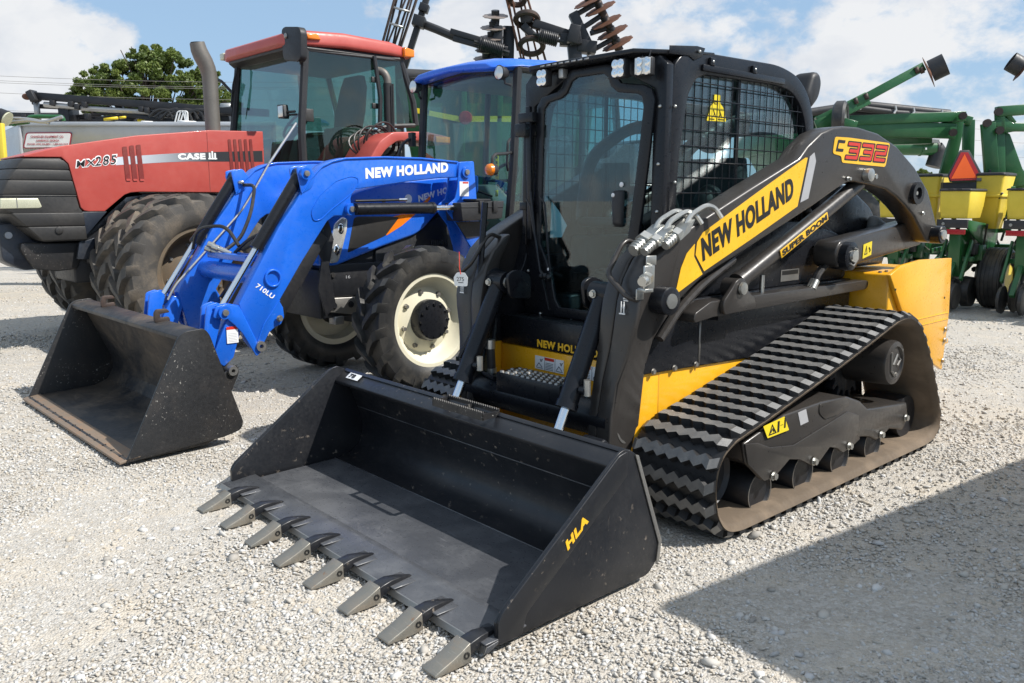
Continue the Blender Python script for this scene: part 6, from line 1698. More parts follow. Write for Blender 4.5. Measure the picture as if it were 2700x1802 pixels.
    m = M(); plate(m, [L(p) for p in (R3(1910, 1035, Y), R3(1975, 1035, Y), R3(2065, 1205, Y), R3(2045, 1250, Y), R3(1840, 1255, Y), R3(1825, 1210, Y))], .02); sv = m.obj('warning_triangle', 'tarp', T, .004)
    m = M(); plate(m, [L(p) - bdir * .004 for p in (R3(1915, 1050, Y), R3(1965, 1050, Y), R3(2050, 1215, Y), R3(2035, 1240, Y), R3(1845, 1245, Y), R3(1835, 1215, Y))], .003); m.obj('red_border', 'smvred', sv)
    m = M(); plate(m, [L(p) - bdir * .008 for p in (R3(1940, 1062, Y), R3(2022, 1226, Y), R3(1848, 1232, Y))], .003); m.obj('orange_centre', 'smvorange', sv)
    m = M(); beam(m, R3, 1900, 1255, 1895, 1330, 11.0, .40); beam(m, R3, 2110, 1170, 2112, 1230, 10.95, .02); m.obj('triangle_post', 'tarp', T)
    m = M()
    for k in range(3): m.tube([L(R3(2205 - 4 * k, 1330, 10.7)), L(R3(2150, 1380 + 20 * k, 10.8)), L(R3(2120, 1500, 10.9))], .012, 6)
    m.obj('air_hose', 'hose', T)
    return T
build_planter()

# --- stainless spreader box with its sign
def build_spreader():
    Y = 13.2
    T = thing('spreader_box', 'stainless steel spreader box with a red-bordered maker sign, behind the red tractor', 'spreader', (R1(800, 900, Y).x, Y + 1, 0))
    m = M()
    slab(m, T, [R1(135, 858, Y), R1(1900, 858, Y), R1(1900, 1150, Y), R1(155, 1150, Y)], .03)
    slab(m, T, [R1(155, 1150, Y), R1(1900, 1150, Y), R1(1700, 1450, Y + .6), R1(330, 1450, Y + .6)], .03)
    # left end, turning away
    a = [Vector(p) - T.location for p in (R1(135, 858, Y), R1(155, 1150, Y), R1(200, 1250, Y + .4), R1(20, 1130, Y + 1.5), R1(20, 905, Y + 1.7))]
    f1 = [m.b.verts.new(p) for p in a]; f2 = [m.b.verts.new(p + Vector((.02, .02, 0))) for p in a]
    m.face(f1); m.face(f2[::-1])
    for i in range(5): m.face([f1[i], f1[(i + 1) % 5], f2[(i + 1) % 5], f2[i]])
    m.box(R1(1880, 900, Y).x - T.location.x, R1(1890, 900, Y).x - T.location.x, -1, 1.2, 1.3, 2.55); m.box(R1(135, 0, Y).x - T.location.x, R1(1900, 0, Y).x - T.location.x, 1.1, 1.13, 1.2, 2.5)
    b = m.obj('box_body', 'stainless', T, .004)
    m = M(); barw(m, T, R1(130, 854, Y - .03), R1(1900, 854, Y - .03), .045, .06); barw(m, T, R1(136, 858, Y - .02), R1(156, 1150, Y - .02), .05, .04); m.obj('box_rim', 'stainless', b, .006)
    m = M(); P = [R1(178, 914, Y - .02), R1(494, 912, Y - .02), R1(478, 1020, Y - .02), R1(158, 1024, Y - .02)]; slab(m, T, fillet([tuple(p) for p in P], .04), .012); s = m.obj('sign', 'signred', T)
    m = M(); P = [R1(186, 921, Y - .024), R1(487, 919, Y - .024), R1(472, 1013, Y - .024), R1(166, 1017, Y - .024)]; slab(m, T, fillet([tuple(p) for p in P], .03), .004); m.obj('sign_face', 'white', s)
    def st(t, x0, y0, x1, h):
        p, q = R1(x0, y0, Y - .028) - T.location, R1(x1, y0, Y - .028) - T.location
        text('sign_lettering', t, 'signred' if h > 14 else 'greyletter', s, p, (1, 0, 0), (0, 0, 1), (q - p).length, h / 2.611 * Y / FPX, bold=.01)
    st('CHANDLER EQUIPMENT CO.', 212, 953, 440, 17); st('GAINESVILLE, GEORGIA', 250, 978, 408, 14.5); st('PHONE: (770) 536-8891 \u2022 1-800-243-3319', 190, 1003, 468, 14.6)
    m = M()
    for u in (600, 900, 1500):
        c = Vector((R1(u, 0, Y).x, Y + .9, .6)) - T.location
        m.lathe(tyre_profile(.6, .45, .3, .02), 'y', c, 32)
    m.obj('tyre', 'rubber', T)
    m = M()
    for u in (600, 900, 1500):
        c = Vector((R1(u, 0, Y).x, Y + .9, .6)) - T.location
        m.lathe([(-.1, .3), (-.1, .001), (.1, .001), (.1, .3)], 'y', c, 20); m.bar(c, c + Vector((0, .1, .9)), .15, .15)
    m.bar(Vector((R1(350, 0, Y).x, Y + .9, 1.25)) - T.location, Vector((R1(1700, 0, Y).x, Y + .9, 1.25)) - T.location, .3, .2)
    m.obj('frame', 'toolblack', T)
    return T
build_spreader()

# --- folded sprayer booms above the spreader
def build_sprayer():
    Y = 16.0
    T = thing('field_sprayer', 'sprayer with long black folded booms, nozzles and hoses over the spreader box', 'sprayer', (A4(1200, 300, Y).x, Y + .8, 0))
    m = M()
    def b(x0, y0, x1, y1, w, dy=0.): barw(m, T, A4(x0, y0, Y + dy), A4(x1, y1, Y + dy), w, w)
    b(300, 120, 2000, 252, .13, -.1); b(2000, 250, 2600, 290, .13, -.1)
    m.tube(rel(T, [A4(325, 130, Y), A4(330, 195, Y), A4(365, 222, Y), A4(1000, 250, Y), A4(1500, 285, Y)]), .045, 8)
    b(10, 302, 640, 312, .08, .5); b(620, 330, 720, 330, .40, .1); b(720, 320, 1450, 262, .05, .2); b(720, 345, 1650, 300, .05, .3); b(1130, 200, 1220, 305, .10); b(1200, 300, 1800, 395, .08, -.05)
    b(1200, 275, 1980, 330, .10, .1); b(1500, 270, 1700, 240, .06, .1); b(1190, 395, 1330, 310, .10, .2); b(850, 360, 1150, 395, .08, .2); b(700, 360, 1900, 345, .06, .6); b(1780, 395, 1900, 300, .10, .2); b(1450, 240, 1980, 225, .05, .4); b(2140, 260, 2290, 275, .18); b(2170, 250, 2200, 400, .16, .2); b(1950, 330, 1950, 400, .2)
    b(930, 350, 1330, 300, .07, .2); b(1400, 262, 1600, 230, .05, .3); b(360, 385, 900, 372, .07, .6)
    b(900, 395, 900, 560, .3, .6); b(1700, 395, 1700, 560, .3, .6)
    fr = m.obj('boom', 'toolblack', T, .006)
    m = M(); tubew(m, T, [A4(345, 130, Y - .05), A4(375, 390, Y - .05)], .055, 8); tubew(m, T, [A4(430, 205, Y - .1), A4(860, 245, Y - .1), A4(1450, 280, Y - .1)], .05, 8); tubew(m, T, [A4(2140, 232, Y - .1), A4(2260, 226, Y - .1)], .07, 8); m.obj('spray_pipe', 'galv', fr)
    m = M()
    for x, y in ((512, 190), (690, 200), (822, 205), (750, 225), (1370, 250), (1425, 262), (850, 320), (1700, 260), (1560, 320), (345, 340), (240, 325), (1955, 290)):
        barw(m, T, A4(x, y - 26, Y - .16), A4(x, y + 26, Y - .16), .09, .09); barw(m, T, A4(x - 14, y + 4, Y - .17), A4(x + 18, y + 8, Y - .17), .09, .09)
    barw(m, T, A4(300, 140, Y - .15), A4(350, 115, Y - .15), .22, .2); barw(m, T, A4(1880, 250, Y - .1), A4(1885, 360, Y - .1), .08)
    m.obj('nozzle_body', 'blackplastic', fr, .006)
    m = M(); c = A4(262, 130, Y - .15) - T.location; m.ell(c, (.09, .07, .06)); m.obj('end_cap', 'rust', fr)
    m = M()
    for k in range(7):
        x = 1440 + 60 * k
        m.tube(rel(T, fillet([tuple(A4(x, 320 + 8 * (k % 3), Y - .2)), tuple(A4(x + 90, 250 + 10 * (k % 2), Y - .2)), tuple(A4(x + 200, 262, Y - .2)), tuple(A4(x + 240, 345 + 10 * (k % 2), Y - .2))], .4, 6, False)), .028, 7)
    m.obj('spray_hose', 'hose', fr)
    m = M()
    for k in range(3): m.tube(rel(T, fillet([tuple(A4(1690 + 25 * k, 390, Y - .25)), tuple(A4(1720 + 30 * k, 270, Y - .25)), tuple(A4(1775 + 20 * k, 275, Y - .25)), tuple(A4(1800 + 10 * k, 385, Y - .25))], .3, 6, False)), .014, 6)
    m.tube(rel(T, [A4(1370, 378, Y - .3), A4(1480, 385, Y - .3)]), .03, 6); m.tube(rel(T, [A4(1720, 372, Y - .3), A4(1900, 385, Y - .3)]), .03, 6)
    m.obj('pale_hose', 'tag', fr)
    m = M(); slab(m, T, [A4(1002, 338, Y - .25), A4(1130, 322, Y - .25), A4(1132, 350, Y - .25), A4(1003, 362, Y - .25)], .06); slab(m, T, [A4(1153, 322, Y - .25), A4(1208, 317, Y - .25), A4(1208, 338, Y - .25), A4(1153, 344, Y - .25)], .06); barw(m, T, A4(1360, 345, Y), A4(1380, 395, Y), .1); m.obj('yellow_marker', 'lampyellow', fr)
    m = M(); tubew(m, T, [A4(1380, 395, Y + .5), A4(1380, 560, Y + .5)], .5, 20); m.obj('spray_tank', 'white', T)
    for k in (900, 1700):
        m = M(); c = Vector((A4(k, 0, Y).x, Y + .7, .8)) - T.location; m.lathe(tyre_profile(.8, .4, .45, .03), 'y', c, 36); w = m.obj('tyre', 'rubber', T)
        m = M(); m.lathe([(-.1, .45), (-.1, .001), (.1, .001), (.1, .45)], 'y', c, 20); m.bar(c, c + Vector((0, 0, 1.2)), .2, .2); m.obj('rim', 'jdyellow', w)
    return T
build_sprayer()

# --- green and yellow sprayer standing at the left edge
def build_left_machine():
    Y = 12.0
    T = thing('crop_sprayer', 'yellow and green crop sprayer with bent green pipes beyond the steel spreader box', 'sprayer', (at(-60, 500, Y).x, Y + .5, 0))
    m = M(); barw(m, T, R1(2, 850, Y), R1(40, 1300, Y), .08); barw(m, T, R1(-20, 840, Y + .2), R1(-30, 1300, Y + .2), .12); m.obj('post', 'jdyellow', T, .006)
    m = M(); c = R1(-90, 1420, Y) - T.location; m.ell(c, (.75, .5, .33)); m.obj('tank', 'jdyellow', T)
    m = M()
    m.tube(rel(T, fillet([tuple(R1(-60, 1200, Y - .3)), tuple(R1(30, 1150, Y - .3)), tuple(R1(60, 1210, Y - .3)), tuple(R1(-10, 1300, Y - .3)), tuple(R1(-60, 1420, Y - .3))], .12, 5, False)), .022, 8)
    m.tube(rel(T, fillet([tuple(R1(-60, 1280, Y - .25)), tuple(R1(40, 1240, Y - .25)), tuple(R1(20, 1330, Y - .25))], .1, 5, False)), .022, 8)
    for pts in ([(20, 850), (85, 830), (100, 868)], [(185, 850), (195, 808), (250, 803), (430, 806), (440, 835)], [(60, 855), (130, 850), (200, 840)]):
        m.tube(rel(T, fillet([tuple(R1(x, y, Y + .5)) for x, y in pts], .08, 4, False)), .03, 8)
    m.obj('green_pipe', 'jdgreen', T)
    m = M()
    m.tube(rel(T, fillet([tuple(R1(60, 845, Y + .4)), tuple(R1(200, 828, Y + .4)), tuple(R1(300, 845, Y + .4)), tuple(R1(430, 805, Y + .4))], .3, 5, False)), .026, 8); m.tube(rel(T, fillet([tuple(R1(20, 815, Y + .4)), tuple(R1(200, 818, Y + .4)), tuple(R1(340, 850, Y + .4))], .3, 5, False)), .02, 8)
    m.obj('feed_hose', 'galv', T)
    m = M(); c0, c1 = R1(-10, 790, Y + .2) - T.location, R1(45, 820, Y + .2) - T.location; m.tube([c0, c1], [.10, .12], 18); m.obj('lamp', 'toolblack', T)
    m = M(); m.tube([c1, c1 + (c1 - c0).normalized() * .02], .11, 18); m.obj('lamp_lens', 'lensold', T)
    m = M(); m.bar(Vector((-.6, .2, 0)), Vector((-.6, .2, 2.2)), .2, .2); m.bar(Vector((-1.2, .2, 0)), Vector((-1.2, .2, 1.3)), .15, .15); m.obj('stand', 'toolblack', T)
    return T
build_left_machine()

# ------------------------------------------------------------------ trees
def foliage_mat():
    m, nt, N, L, B = mat_nodes('foliage')
    g = N.new('ShaderNodeNewGeometry')
    cr = N.new('ShaderNodeValToRGB')
    e = cr.color_ramp.elements
    e[0].position, e[0].color = 0, (.055, .090, .018, 1)
    e[1].position, e[1].color = 1, (.23, .28, .065, 1)
    x = e.new(.5); x.color = (.125, .175, .036, 1)
    at_ = N.new('ShaderNodeAttribute'); at_.attribute_name = 'tone'
    md = N.new('ShaderNodeMath'); md.operation = 'MULTIPLY_ADD'; L.new(g.outputs['Random Per Island'], md.inputs[0]); md.inputs[1].default_value = .45; L.new(at_.outputs['Fac'], md.inputs[2])
    L.new(md.outputs[0], cr.inputs['Fac'])
    L.new(cr.outputs[0], B.inputs['Base Color'])
    B.inputs['Roughness'].default_value = .5
    tr = N.new('ShaderNodeBsdfTranslucent'); L.new(cr.outputs[0], tr.inputs['Color'])
    ms = N.new('ShaderNodeMixShader'); ms.inputs[0].default_value = .3
    out = N['Material Output']
    L.new(B.outputs[0], ms.inputs[1]); L.new(tr.outputs[0], ms.inputs[2]); L.new(ms.outputs[0], out.inputs['Surface'])
    return m
K['foliage'] = foliage_mat()
K['bark'] = paint('bark', (.065, .050, .038), .9, dirt=.3, dirt_rgb=(.12, .10, .08), dscale=3, bump=.1)

def leaves(name, clumps, n, size, parent, rs):
    """many small leaf quads spread through clumps: (centre, radius)"""
    R = np.random.default_rng(rs)
    w = np.array([c[1] ** 2 for c in clumps]); w /= w.sum()
    idx = R.choice(len(clumps), n, p=w)
    cen = np.array([c[0] for c in clumps])[idx]; rad = np.array([c[1] for c in clumps])[idx]
    d = R.normal(size=(n, 3)); d /= np.linalg.norm(d, axis=1)[:, None]
    rr = rad * (R.random(n) ** .45) * R.uniform(.75, 1.12, n)
    pos = cen + d * rr[:, None] * np.array([1.1, 1.1, .82])
    a = R.normal(size=(n, 3)) + d * .6; a /= np.linalg.norm(a, axis=1)[:, None]
    t = R.normal(size=(n, 3)); t -= a * (t * a).sum(1)[:, None]; t /= np.linalg.norm(t, axis=1)[:, None]
    b = np.cross(a, t)
    s = size * R.uniform(.6, 1.4, n)[:, None]
    V = np.stack([pos - t * s, pos - b * s * .55, pos + t * s, pos + b * s * .55], 1).reshape(-1, 3).astype(np.float32)
    me = bpy.data.meshes.new(name)
    me.vertices.add(4 * n); me.vertices.foreach_set('co', V.ravel())
    me.loops.add(4 * n); me.loops.foreach_set('vertex_index', np.arange(4 * n, dtype=np.int32))
    me.polygons.add(n); me.polygons.foreach_set('loop_start', np.arange(0, 4 * n, 4, dtype=np.int32)); me.polygons.foreach_set('loop_total', np.full(n, 4, np.int32))
    me.update(); me.validate()
    tone = R.uniform(0, .55, len(clumps))[idx]
    at_ = me.attributes.new('tone', 'FLOAT', 'POINT'); at_.data.foreach_set('value', np.repeat(tone, 4).astype(np.float32))
    me.materials.append(K['foliage'])
    o = bpy.data.objects.new(name, me); COL.objects.link(o); o.parent = parent
    return o

def tree(label, base, lobes, trunk_h, leaf, n, rs, trunk_r=.35):
    T = thing('broadleaf_tree', label, 'tree', base)
    R = random.Random(rs)
    m = M(); m.tube([(0, 0, 0), (.1, 0, trunk_h * .5), (0, .1, trunk_h)], [trunk_r * 1.3, trunk_r, trunk_r * .8], 10)
    clumps = []
    for (cx, cz, r) in lobes:
        m.tube([(0, 0, trunk_h * R.uniform(.6, 1.)), (cx * .5, R.uniform(-.5, .5), (trunk_h + cz) * .5), (cx, 0, cz)], [trunk_r * .5, trunk_r * .3, trunk_r * .1], 7)
        for k in range(5): m.tube([(cx * .6, 0, trunk_h * .4 + cz * .6), (cx + R.uniform(-.7, .7) * r, R.uniform(-.7, .7) * r, cz + R.uniform(-.3, .8) * r)], [trunk_r * .18, trunk_r * .05], 5)
        for k in range(int(16 + r * 5)):
            q, ph = R.uniform(0, 6.28), math.acos(R.uniform(-.9, 1))
            d = Vector((math.sin(ph) * math.cos(q), math.sin(ph) * math.sin(q), math.cos(ph)))
            f = R.uniform(.6, 1.0)
            clumps.append(((cx + d.x * r * f, d.y * r * f, cz + d.z * r * .85 * f), r * R.uniform(.13, .28)))
    m.obj('trunk', 'bark', T)
    leaves('crown', clumps, n, leaf, T, rs)
    return T
Yt = 62.0
def lob(Y, base, *L_):
    out = []
    for u, v, r in L_:
        p = at(u, v, Y); out.append((p.x - base.x, p.z, r / FPX * Y))
    return out
b0 = at(400, 500, Yt); b0.z = 0
tree('large spreading oak tree with a dense green crown rising behind the sprayer booms', b0, lob(Yt, b0, (385, 185, 66), (312, 215, 58), (450, 190, 60), (245, 245, 58), (520, 232, 64), (395, 250, 80), (218, 272, 46), (572, 258, 52), (320, 285, 62), (470, 275, 66), (372, 150, 36), (428, 152, 36), (590, 285, 34), (540, 210, 40), (275, 205, 40)), 4.5, .10, 105000, 3, .55)
b1 = at(600, 500, 75); b1.z = 0
tree('smaller tree standing next to the big oak, half hidden by the exhaust stack', b1, lob(75, b1, (595, 262, 22), (612, 275, 20), (582, 280, 22), (628, 280, 14)), 3, .15, 9000, 5)
b2 = at(2430, 500, 120); b2.z = 0
tree('distant small tree under the black auger spout', b2, lob(120, b2, (2430, 462, 16), (2445, 468, 14), (2412, 470, 14), (2460, 478, 10)), 2, .22, 3500, 6)

# far hedge that closes the view to the horizon
def hedge():
    R = random.Random(9); cl = []
    for k in range(420):
        a = -1.0 + 2.0 * k / 420
        x, y = 230 * math.sin(a), 230 * math.cos(a)
        h = 3.2 + 2.6 * (mnoise.noise(Vector((k * .07, 3, 1)))) + R.uniform(-.5, .8)
        cl.append(((x, y, h * .45), max(1.2, h * .6)))
    o = leaves('distant_trees', cl, 26000, .55, None, 4)
    tag(o, 'far low belt of trees along the horizon behind the lot', 'trees', kind='stuff')
hedge()

# ------------------------------------------------------------------ power lines
def wires(name_l, ys, Y0, u0, u1, sag, grp, txt):
    for i, (va, vb) in enumerate(ys):
        p, q = at(u0, va, Y0 + i * .4), at(u1, vb, Y0 + i * .4)
        pts = []
        for k in range(25):
            f = k / 24; c = p.lerp(q, f); c.z -= sag * (1 - (2 * f - 1) ** 2); pts.append(c)
        m = M(); m.tube(pts, .011, 5)
        o = m.obj('power_line', 'steel', None)
        tag(o, txt[i], 'wire', grp)
wires('l', [(178, 214), (190, 228), (196, 232), (222, 262), (269, 305)], 48, -400, 1100, .35, 'overhead wires at the left', [
    'topmost overhead wire crossing in front of the oak at the left', 'second overhead wire from the top crossing the oak', 'third overhead wire just beneath the second at the left', 'thin faint overhead wire below the close pair at the left', 'lowest overhead wire just above the sprayer boom tip'])
wires('r', [(290, 330), (312, 352), (340, 385), (382, 420)], 60, 2250, 3000, .3, 'overhead wires at the right', [
    'highest overhead wire at the right between the two green planter towers', 'second highest wire between the green planter towers', 'third wire down between the green planter towers', 'lowest wire at the right, passing behind the orange triangle'])

# ------------------------------------------------------------------ box trailer added out of frame for the unseen machine shading the gravel
def build_shade_trailer():
    ang = R_(-48.2); H = 2.36
    lx, ly = 1.118 + .75 * H, .617 + .46 * H            # its near roof corner, in the loader's own axes
    T = thing('added_shade_trailer', 'unseen white box trailer on four small wheels, added to shade the gravel beside the black loader', 'trailer', (-0.709 + lx * math.cos(ang) - ly * math.sin(ang), 3.122 + lx * math.sin(ang) + ly * math.cos(ang), 0), -54)
    x0, y0 = 0, 0
    m = M(); m.box(x0, x0 + 2.1, y0, y0 + 5.2, .50, H); b = m.obj('body', 'white', T, .03)
    m = M(); m.box(x0 - .01, x0 + 2.11, y0 - .01, y0 + 5.21, .44, .50); m.bar((x0 + 1.05, y0 + 5.2, .47), (x0 + 1.05, y0 + 6.4, .47), .1, .1); m.box(x0 + .02, x0 + .1, y0 - .005, y0 + .0, .5, H); m.obj('frame', 'toolblack', T, .005)
    for yy in (2.3, 3.2):
        for xx in (x0 - .13, x0 + 2.23):
            m = M(); m.lathe(tyre_profile(.34, .20, .19, .01), 'x', (xx, y0 + yy, .34), 32); t = m.obj('tyre', 'rubber', T)
            m = M(); m.lathe([(-.06, .19), (-.02, .06), (.02, .06), (.06, .19)], 'x', (xx, y0 + yy, .34), 24, closed=False); m.obj('rim', 'galv', t)
    m = M(); m.cyl((x0 - .13, y0 + 2.3, .34), (x0 + 2.23, y0 + 2.3, .34), .04); m.cyl((x0 - .13, y0 + 3.2, .34), (x0 + 2.23, y0 + 3.2, .34), .04); m.box(x0 - .26, x0, y0 + 1.85, y0 + 3.65, .72, .74); m.obj('axle', 'toolblack', T)
    return T
build_shade_trailer()

# ------------------------------------------------------------------ ground
def gravel_mat():
    m, nt, N, L, B = mat_nodes('gravel')
    tc = N.new('ShaderNodeTexCoord')
    def vor(scale, feature='F1', out='Distance', rnd=1):
        t = N.new('ShaderNodeTexVoronoi'); t.feature = feature; t.inputs['Scale'].default_value = scale; t.inputs['Randomness'].default_value = rnd
        L.new(tc.outputs['Object'], t.inputs['Vector'])
        return t
    v1, v2 = vor(55), vor(120)
    big = noise_n(N, L, tc.outputs['Object'], .55, 6, .6, .5)
    med = noise_n(N, L, tc.outputs['Object'], 3.2, 5, .6)
    sp = N.new('ShaderNodeSeparateColor'); L.new(v1.outputs['Color'], sp.inputs[0])
    sp2 = N.new('ShaderNodeSeparateColor'); L.new(v2.outputs['Color'], sp2.inputs[0])
    cr = N.new('ShaderNodeValToRGB'); e = cr.color_ramp.elements
    e[0].position, e[0].color = 0, (0.342, 0.323, 0.296, 1)
    e[1].position, e[1].color = 1, (0.594, 0.573, 0.536, 1)
    for p, c in ((.25, (0.405, 0.373, 0.324, 1)), (.6, (0.468, 0.441, 0.398, 1)), (.8, (0.540, 0.519, 0.481, 1))):
        x = e.new(p); x.color = c
    L.new(sp.outputs[0], cr.inputs['Fac'])
    cr2 = N.new('ShaderNodeValToRGB'); e = cr2.color_ramp.elements
    e[0].color = (0.369, 0.328, 0.268, 1); e[1].color = (0.540, 0.510, 0.463, 1)
    L.new(sp2.outputs[0], cr2.inputs['Fac'])
    base = mixc(N, L, .5, cr.outputs[0], cr2.outputs[0])
    # tan fines showing through in patches
    base = mixc(N, L, rng(N, L, med, .48, .70, 0, .65), base, (.58, .51, .41))
    base = mixc(N, L, rng(N, L, big, .50, .75, 0, .40), base, (.50, .44, .36))
    L.new(base, B.inputs['Base Color']); B.inputs['Roughness'].default_value = .9; B.inputs['Specular IOR Level'].default_value = .2
    hh = N.new('ShaderNodeMath'); hh.operation = 'ADD'; L.new(v1.outputs['Distance'], hh.inputs[0]); L.new(v2.outputs['Distance'], hh.inputs[1])
    bp = N.new('ShaderNodeBump'); bp.invert = True; bp.inputs['Strength'].default_value = .55; bp.inputs['Distance'].default_value = .012
    L.new(hh.outputs[0], bp.inputs['Height']); L.new(bp.outputs[0], B.inputs['Normal'])
    return m
K['gravel'] = gravel_mat()

def stone_mat():
    m, nt, N, L, B = mat_nodes('stone')
    g = N.new('ShaderNodeNewGeometry')
    cr = N.new('ShaderNodeValToRGB'); e = cr.color_ramp.elements
    e[0].position, e[0].color = 0, (0.290, 0.276, 0.253, 1)
    e[1].position, e[1].color = 1, (0.651, 0.641, 0.620, 1)
    for p, c in ((.08, (0.440, 0.409, 0.362, 1)), (.30, (0.502, 0.476, 0.430, 1)), (.52, (0.458, 0.401, 0.321, 1)), (.58, (0.528, 0.512, 0.480, 1)), (.84, (0.581, 0.570, 0.543, 1)), (.89, (0.458, 0.454, 0.453, 1))):
        x = e.new(p); x.color = c
    L.new(g.outputs['Random Per Island'], cr.inputs['Fac'])
    v = tex_coord(N, L); n = noise_n(N, L, v, 90, 4, .6)
    L.new(mixc(N, L, rng(N, L, n, .35, .75, 0, .35), cr.outputs[0], (.48, .43, .36)), B.inputs['Base Color'])
    B.inputs['Roughness'].default_value = .85; B.inputs['Specular IOR Level'].default_value = .25
    return m
K['stone'] = stone_mat()

def build_ground():
    # one sheet out to the horizon, finer near the camera and slightly uneven
    xs = sorted(set([-700, -350, -160, -80, -40] + [round(-20 + .25 * i, 3) for i in range(161)] + [40, 80, 160, 350, 700]))
    ys = sorted(set([-60, -25, -10, -5] + [round(-2 + .25 * i, 3) for i in range(121)] + [36, 50, 90, 180, 400, 1200]))
    V = []
    for y in ys:
        for x in xs:
            z = .010 * mnoise.noise(Vector((x * .9, y * .9, 0))) + .006 * mnoise.noise(Vector((x * 2.7, y * 2.7, 5)))
            V.append((x, y, z - .008))
    nx = len(xs)
    F = [(j * nx + i, j * nx + i + 1, (j + 1) * nx + i + 1, (j + 1) * nx + i) for j in range(len(ys) - 1) for i in range(nx - 1)]
    me = bpy.data.meshes.new('ground'); me.from_pydata(V, [], F); me.update()
    for p in me.polygons: p.use_smooth = True
    me.materials.append(K['gravel'])
    o = bpy.data.objects.new('ground', me); COL.objects.link(o); o['kind'] = 'structure'
build_ground()

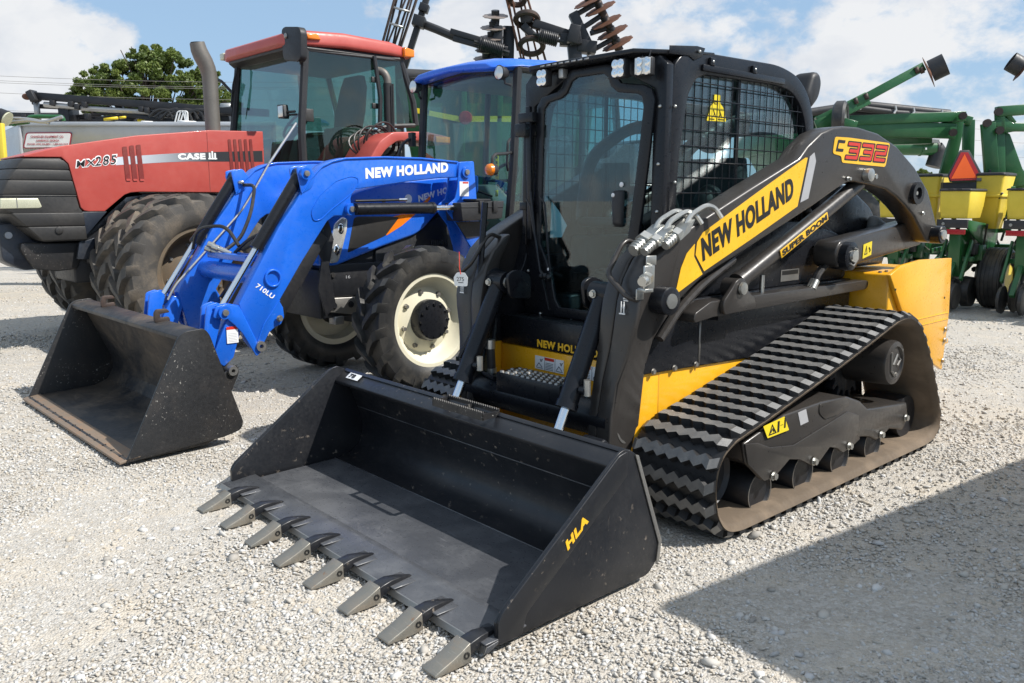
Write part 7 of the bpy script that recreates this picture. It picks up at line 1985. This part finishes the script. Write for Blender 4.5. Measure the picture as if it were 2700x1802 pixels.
def build_stones():
    R = np.random.default_rng(11)
    bm = bmesh.new(); bmesh.ops.create_icosphere(bm, subdivisions=1, radius=1)
    bm.verts.ensure_lookup_table()
    B0 = np.array([v.co for v in bm.verts]); F0 = np.array([[v.index for v in f.verts] for f in bm.faces]); bm.free()
    def sample(n, y0, y1, pw):
        y = y0 + (y1 - y0) * R.random(n) ** pw
        x = (R.random(n) * 2 - 1) * (y * .66 + .25)
        return x, y
    sets = []
    for n, y0, y1, pw, s0, s1 in ((66000, 1.75, 4.6, 1.15, .0036, .0102), (36000, 4.4, 8.5, 1.1, .0055, .0115), (12000, 8.2, 15, 1.1, .009, .015), (1500, 1.9, 9, 1.2, .013, .022), (26, 2.0, 9, 1, .022, .034)):
        x, y = sample(n, y0, y1, pw)
        s = np.exp(R.uniform(np.log(s0), np.log(s1), n))
        sets.append(np.stack([x, y, s], 1))
    A = np.concatenate(sets)
    # keep the machines' own footprints clear: under the bucket floors and tracks
    def loc(o, ang):
        a = math.radians(ang); dx, dy = A[:, 0] - o[0], A[:, 1] - o[1]
        return dx * math.cos(a) + dy * math.sin(a), -dx * math.sin(a) + dy * math.cos(a)
    lx, ly = loc((-0.709, 3.122), -48.2)
    bad = (np.abs(lx) < .98) & (ly > -.03) & (ly < .80)
    bad |= (np.abs(lx) > .56) & (np.abs(lx) < .99) & (ly > 1.2) & (ly < 3.36)
    bad |= (np.abs((lx + 5) % .2655 - .1) < .0) & (ly > -.2) & (ly < 0) & (np.abs(lx) < 1)
    bx, by = loc((-2.73, 4.94), -46.8)
    bad |= (np.abs(bx) < .98) & (by > -.02) & (by < .55)
    fines = np.array([1.1 * mnoise.noise(Vector(((x * .667 - y * .745) * 1.3, (x * .745 + y * .667) * .42, 7))) + .6 * mnoise.noise(Vector((x * 3.1, y * 3.1, 2))) for x, y in A[:, :2]])
    bad |= (A[:, 2] < .0115) & (R.random(len(A)) < np.clip((fines - .05) * 2.2, 0, .72))
    A = A[~bad]
    n = len(A)
    sc = np.stack([R.uniform(.8, 1.5, n), R.uniform(.7, 1.15, n), R.uniform(.28, .58, n)], 1) * A[:, 2:3]
    jit = 1 + R.uniform(-.34, .30, (n, len(B0), 1))
    P = B0[None] * jit * sc[:, None]
    q = R.normal(size=(n, 4)); q[:, 1:3] *= .22; q /= np.linalg.norm(q, axis=1)[:, None]
    w, x, y, z = q.T
    Rm = np.stack([1 - 2 * (y * y + z * z), 2 * (x * y - z * w), 2 * (x * z + y * w), 2 * (x * y + z * w), 1 - 2 * (x * x + z * z), 2 * (y * z - x * w), 2 * (x * z - y * w), 2 * (y * z + x * w), 1 - 2 * (x * x + y * y)], 1).reshape(n, 3, 3)
    P = np.einsum('nij,nkj->nki', Rm, P)
    P[:, :, 0] += A[:, 0:1]; P[:, :, 1] += A[:, 1:2]; P[:, :, 2] += (sc[:, 2] * R.uniform(-.25, .45, n) - .006)[:, None]
    nv, nf = len(B0), len(F0)
    FF = (F0[None] + (np.arange(n) * nv)[:, None, None]).reshape(-1).astype(np.int32)
    me = bpy.data.meshes.new('gravel_stones')
    me.vertices.add(n * nv); me.vertices.foreach_set('co', P.astype(np.float32).ravel())
    me.loops.add(n * nf * 3); me.loops.foreach_set('vertex_index', FF)
    me.polygons.add(n * nf); me.polygons.foreach_set('loop_start', np.arange(0, n * nf * 3, 3, dtype=np.int32)); me.polygons.foreach_set('loop_total', np.full(n * nf, 3, np.int32))
    me.update()
    me.materials.append(K['stone'])
    o = bpy.data.objects.new('gravel_stones', me); COL.objects.link(o)
    tag(o, 'loose pale limestone gravel covering the lot', 'gravel', kind='stuff')
build_stones()

SPLIT.update({k: (v or k) for k, v in {'cover_bolts': 'cover_bolt', 'bolt_caps': 'bolt_cap', 'front_bolts': 'front_bolt', 'tail_bolts': 'tail_bolt', 'frame_bolts': 'frame_bolt', 'wheel_nuts': 'wheel_nut', 'door_rivets': 'door_rivet', 'edge_bolts': 'edge_bolt',
    'idler_wheel': '', 'coil_spring': '', 'vent': '', 'vent_lip': '', 'mirror': '', 'tyre': '', 'rim': '', 'hinge_pin': '', 'spray_pipe': '', 'step_tread': 'tread_stud', 'pin': '', 'pin_boss': '', 'nozzle_body': '', 'hydraulic_hose': '', 'hydraulic_pipe': '', 'hose_coupling': '',
    'chain_hook': '', 'bucket_bracket': '', 'toolbox_latch': '', 'fitting': '', 'side_cover': '', 'side_panel': '', 'road_roller': '', 'tooth_pin': '', 'grab_rail': '', 'marker_lamp': '', 'rear_fender': '', 'basket_hoop': '', 'hopper_rib': '', 'tarp_strap': '', 'clamp': '', 'green_pipe': '',
    'feed_hose': '', 'gauge_wheel': '', 'lamp_reflector': '', 'weld_seam': '', 'frame_side': '', 'rivet_hole': '', 'pale_hose': '', 'spray_hose': '', 'door_hinge': '', 'yellow_marker': '', 'basket_rung': '', 'control_pod': '', 'cylinder_ear': '', 'cylinder_mount': '', 'air_hose': '', 'post': '', 'bucket_link': '', 
    'work_lamp': '', 'headlight': '', 'wiper': '', 'marking_strip': '', 'stand': '', 'rail_bracket': '', 'engine_vents': 'engine_vent', 'console': '', 'roof_slots': 'roof_slot', 'row_frame': '', 'hopper_rim': '', 'engine_parts': 'engine_part', 'warning_decal': '', 'restraint_bar': '', 'coupler_plate': '', 'step_plate': '', 'seed_hose': '', 'linkage': '', 'piston_rod': '', 'weld_bead': '', 'seed_meter': '', 'wing_frame': '', 'weld_edge': '', 'axle': '', 'marker_arm': ''}.items()})
split_pieces()
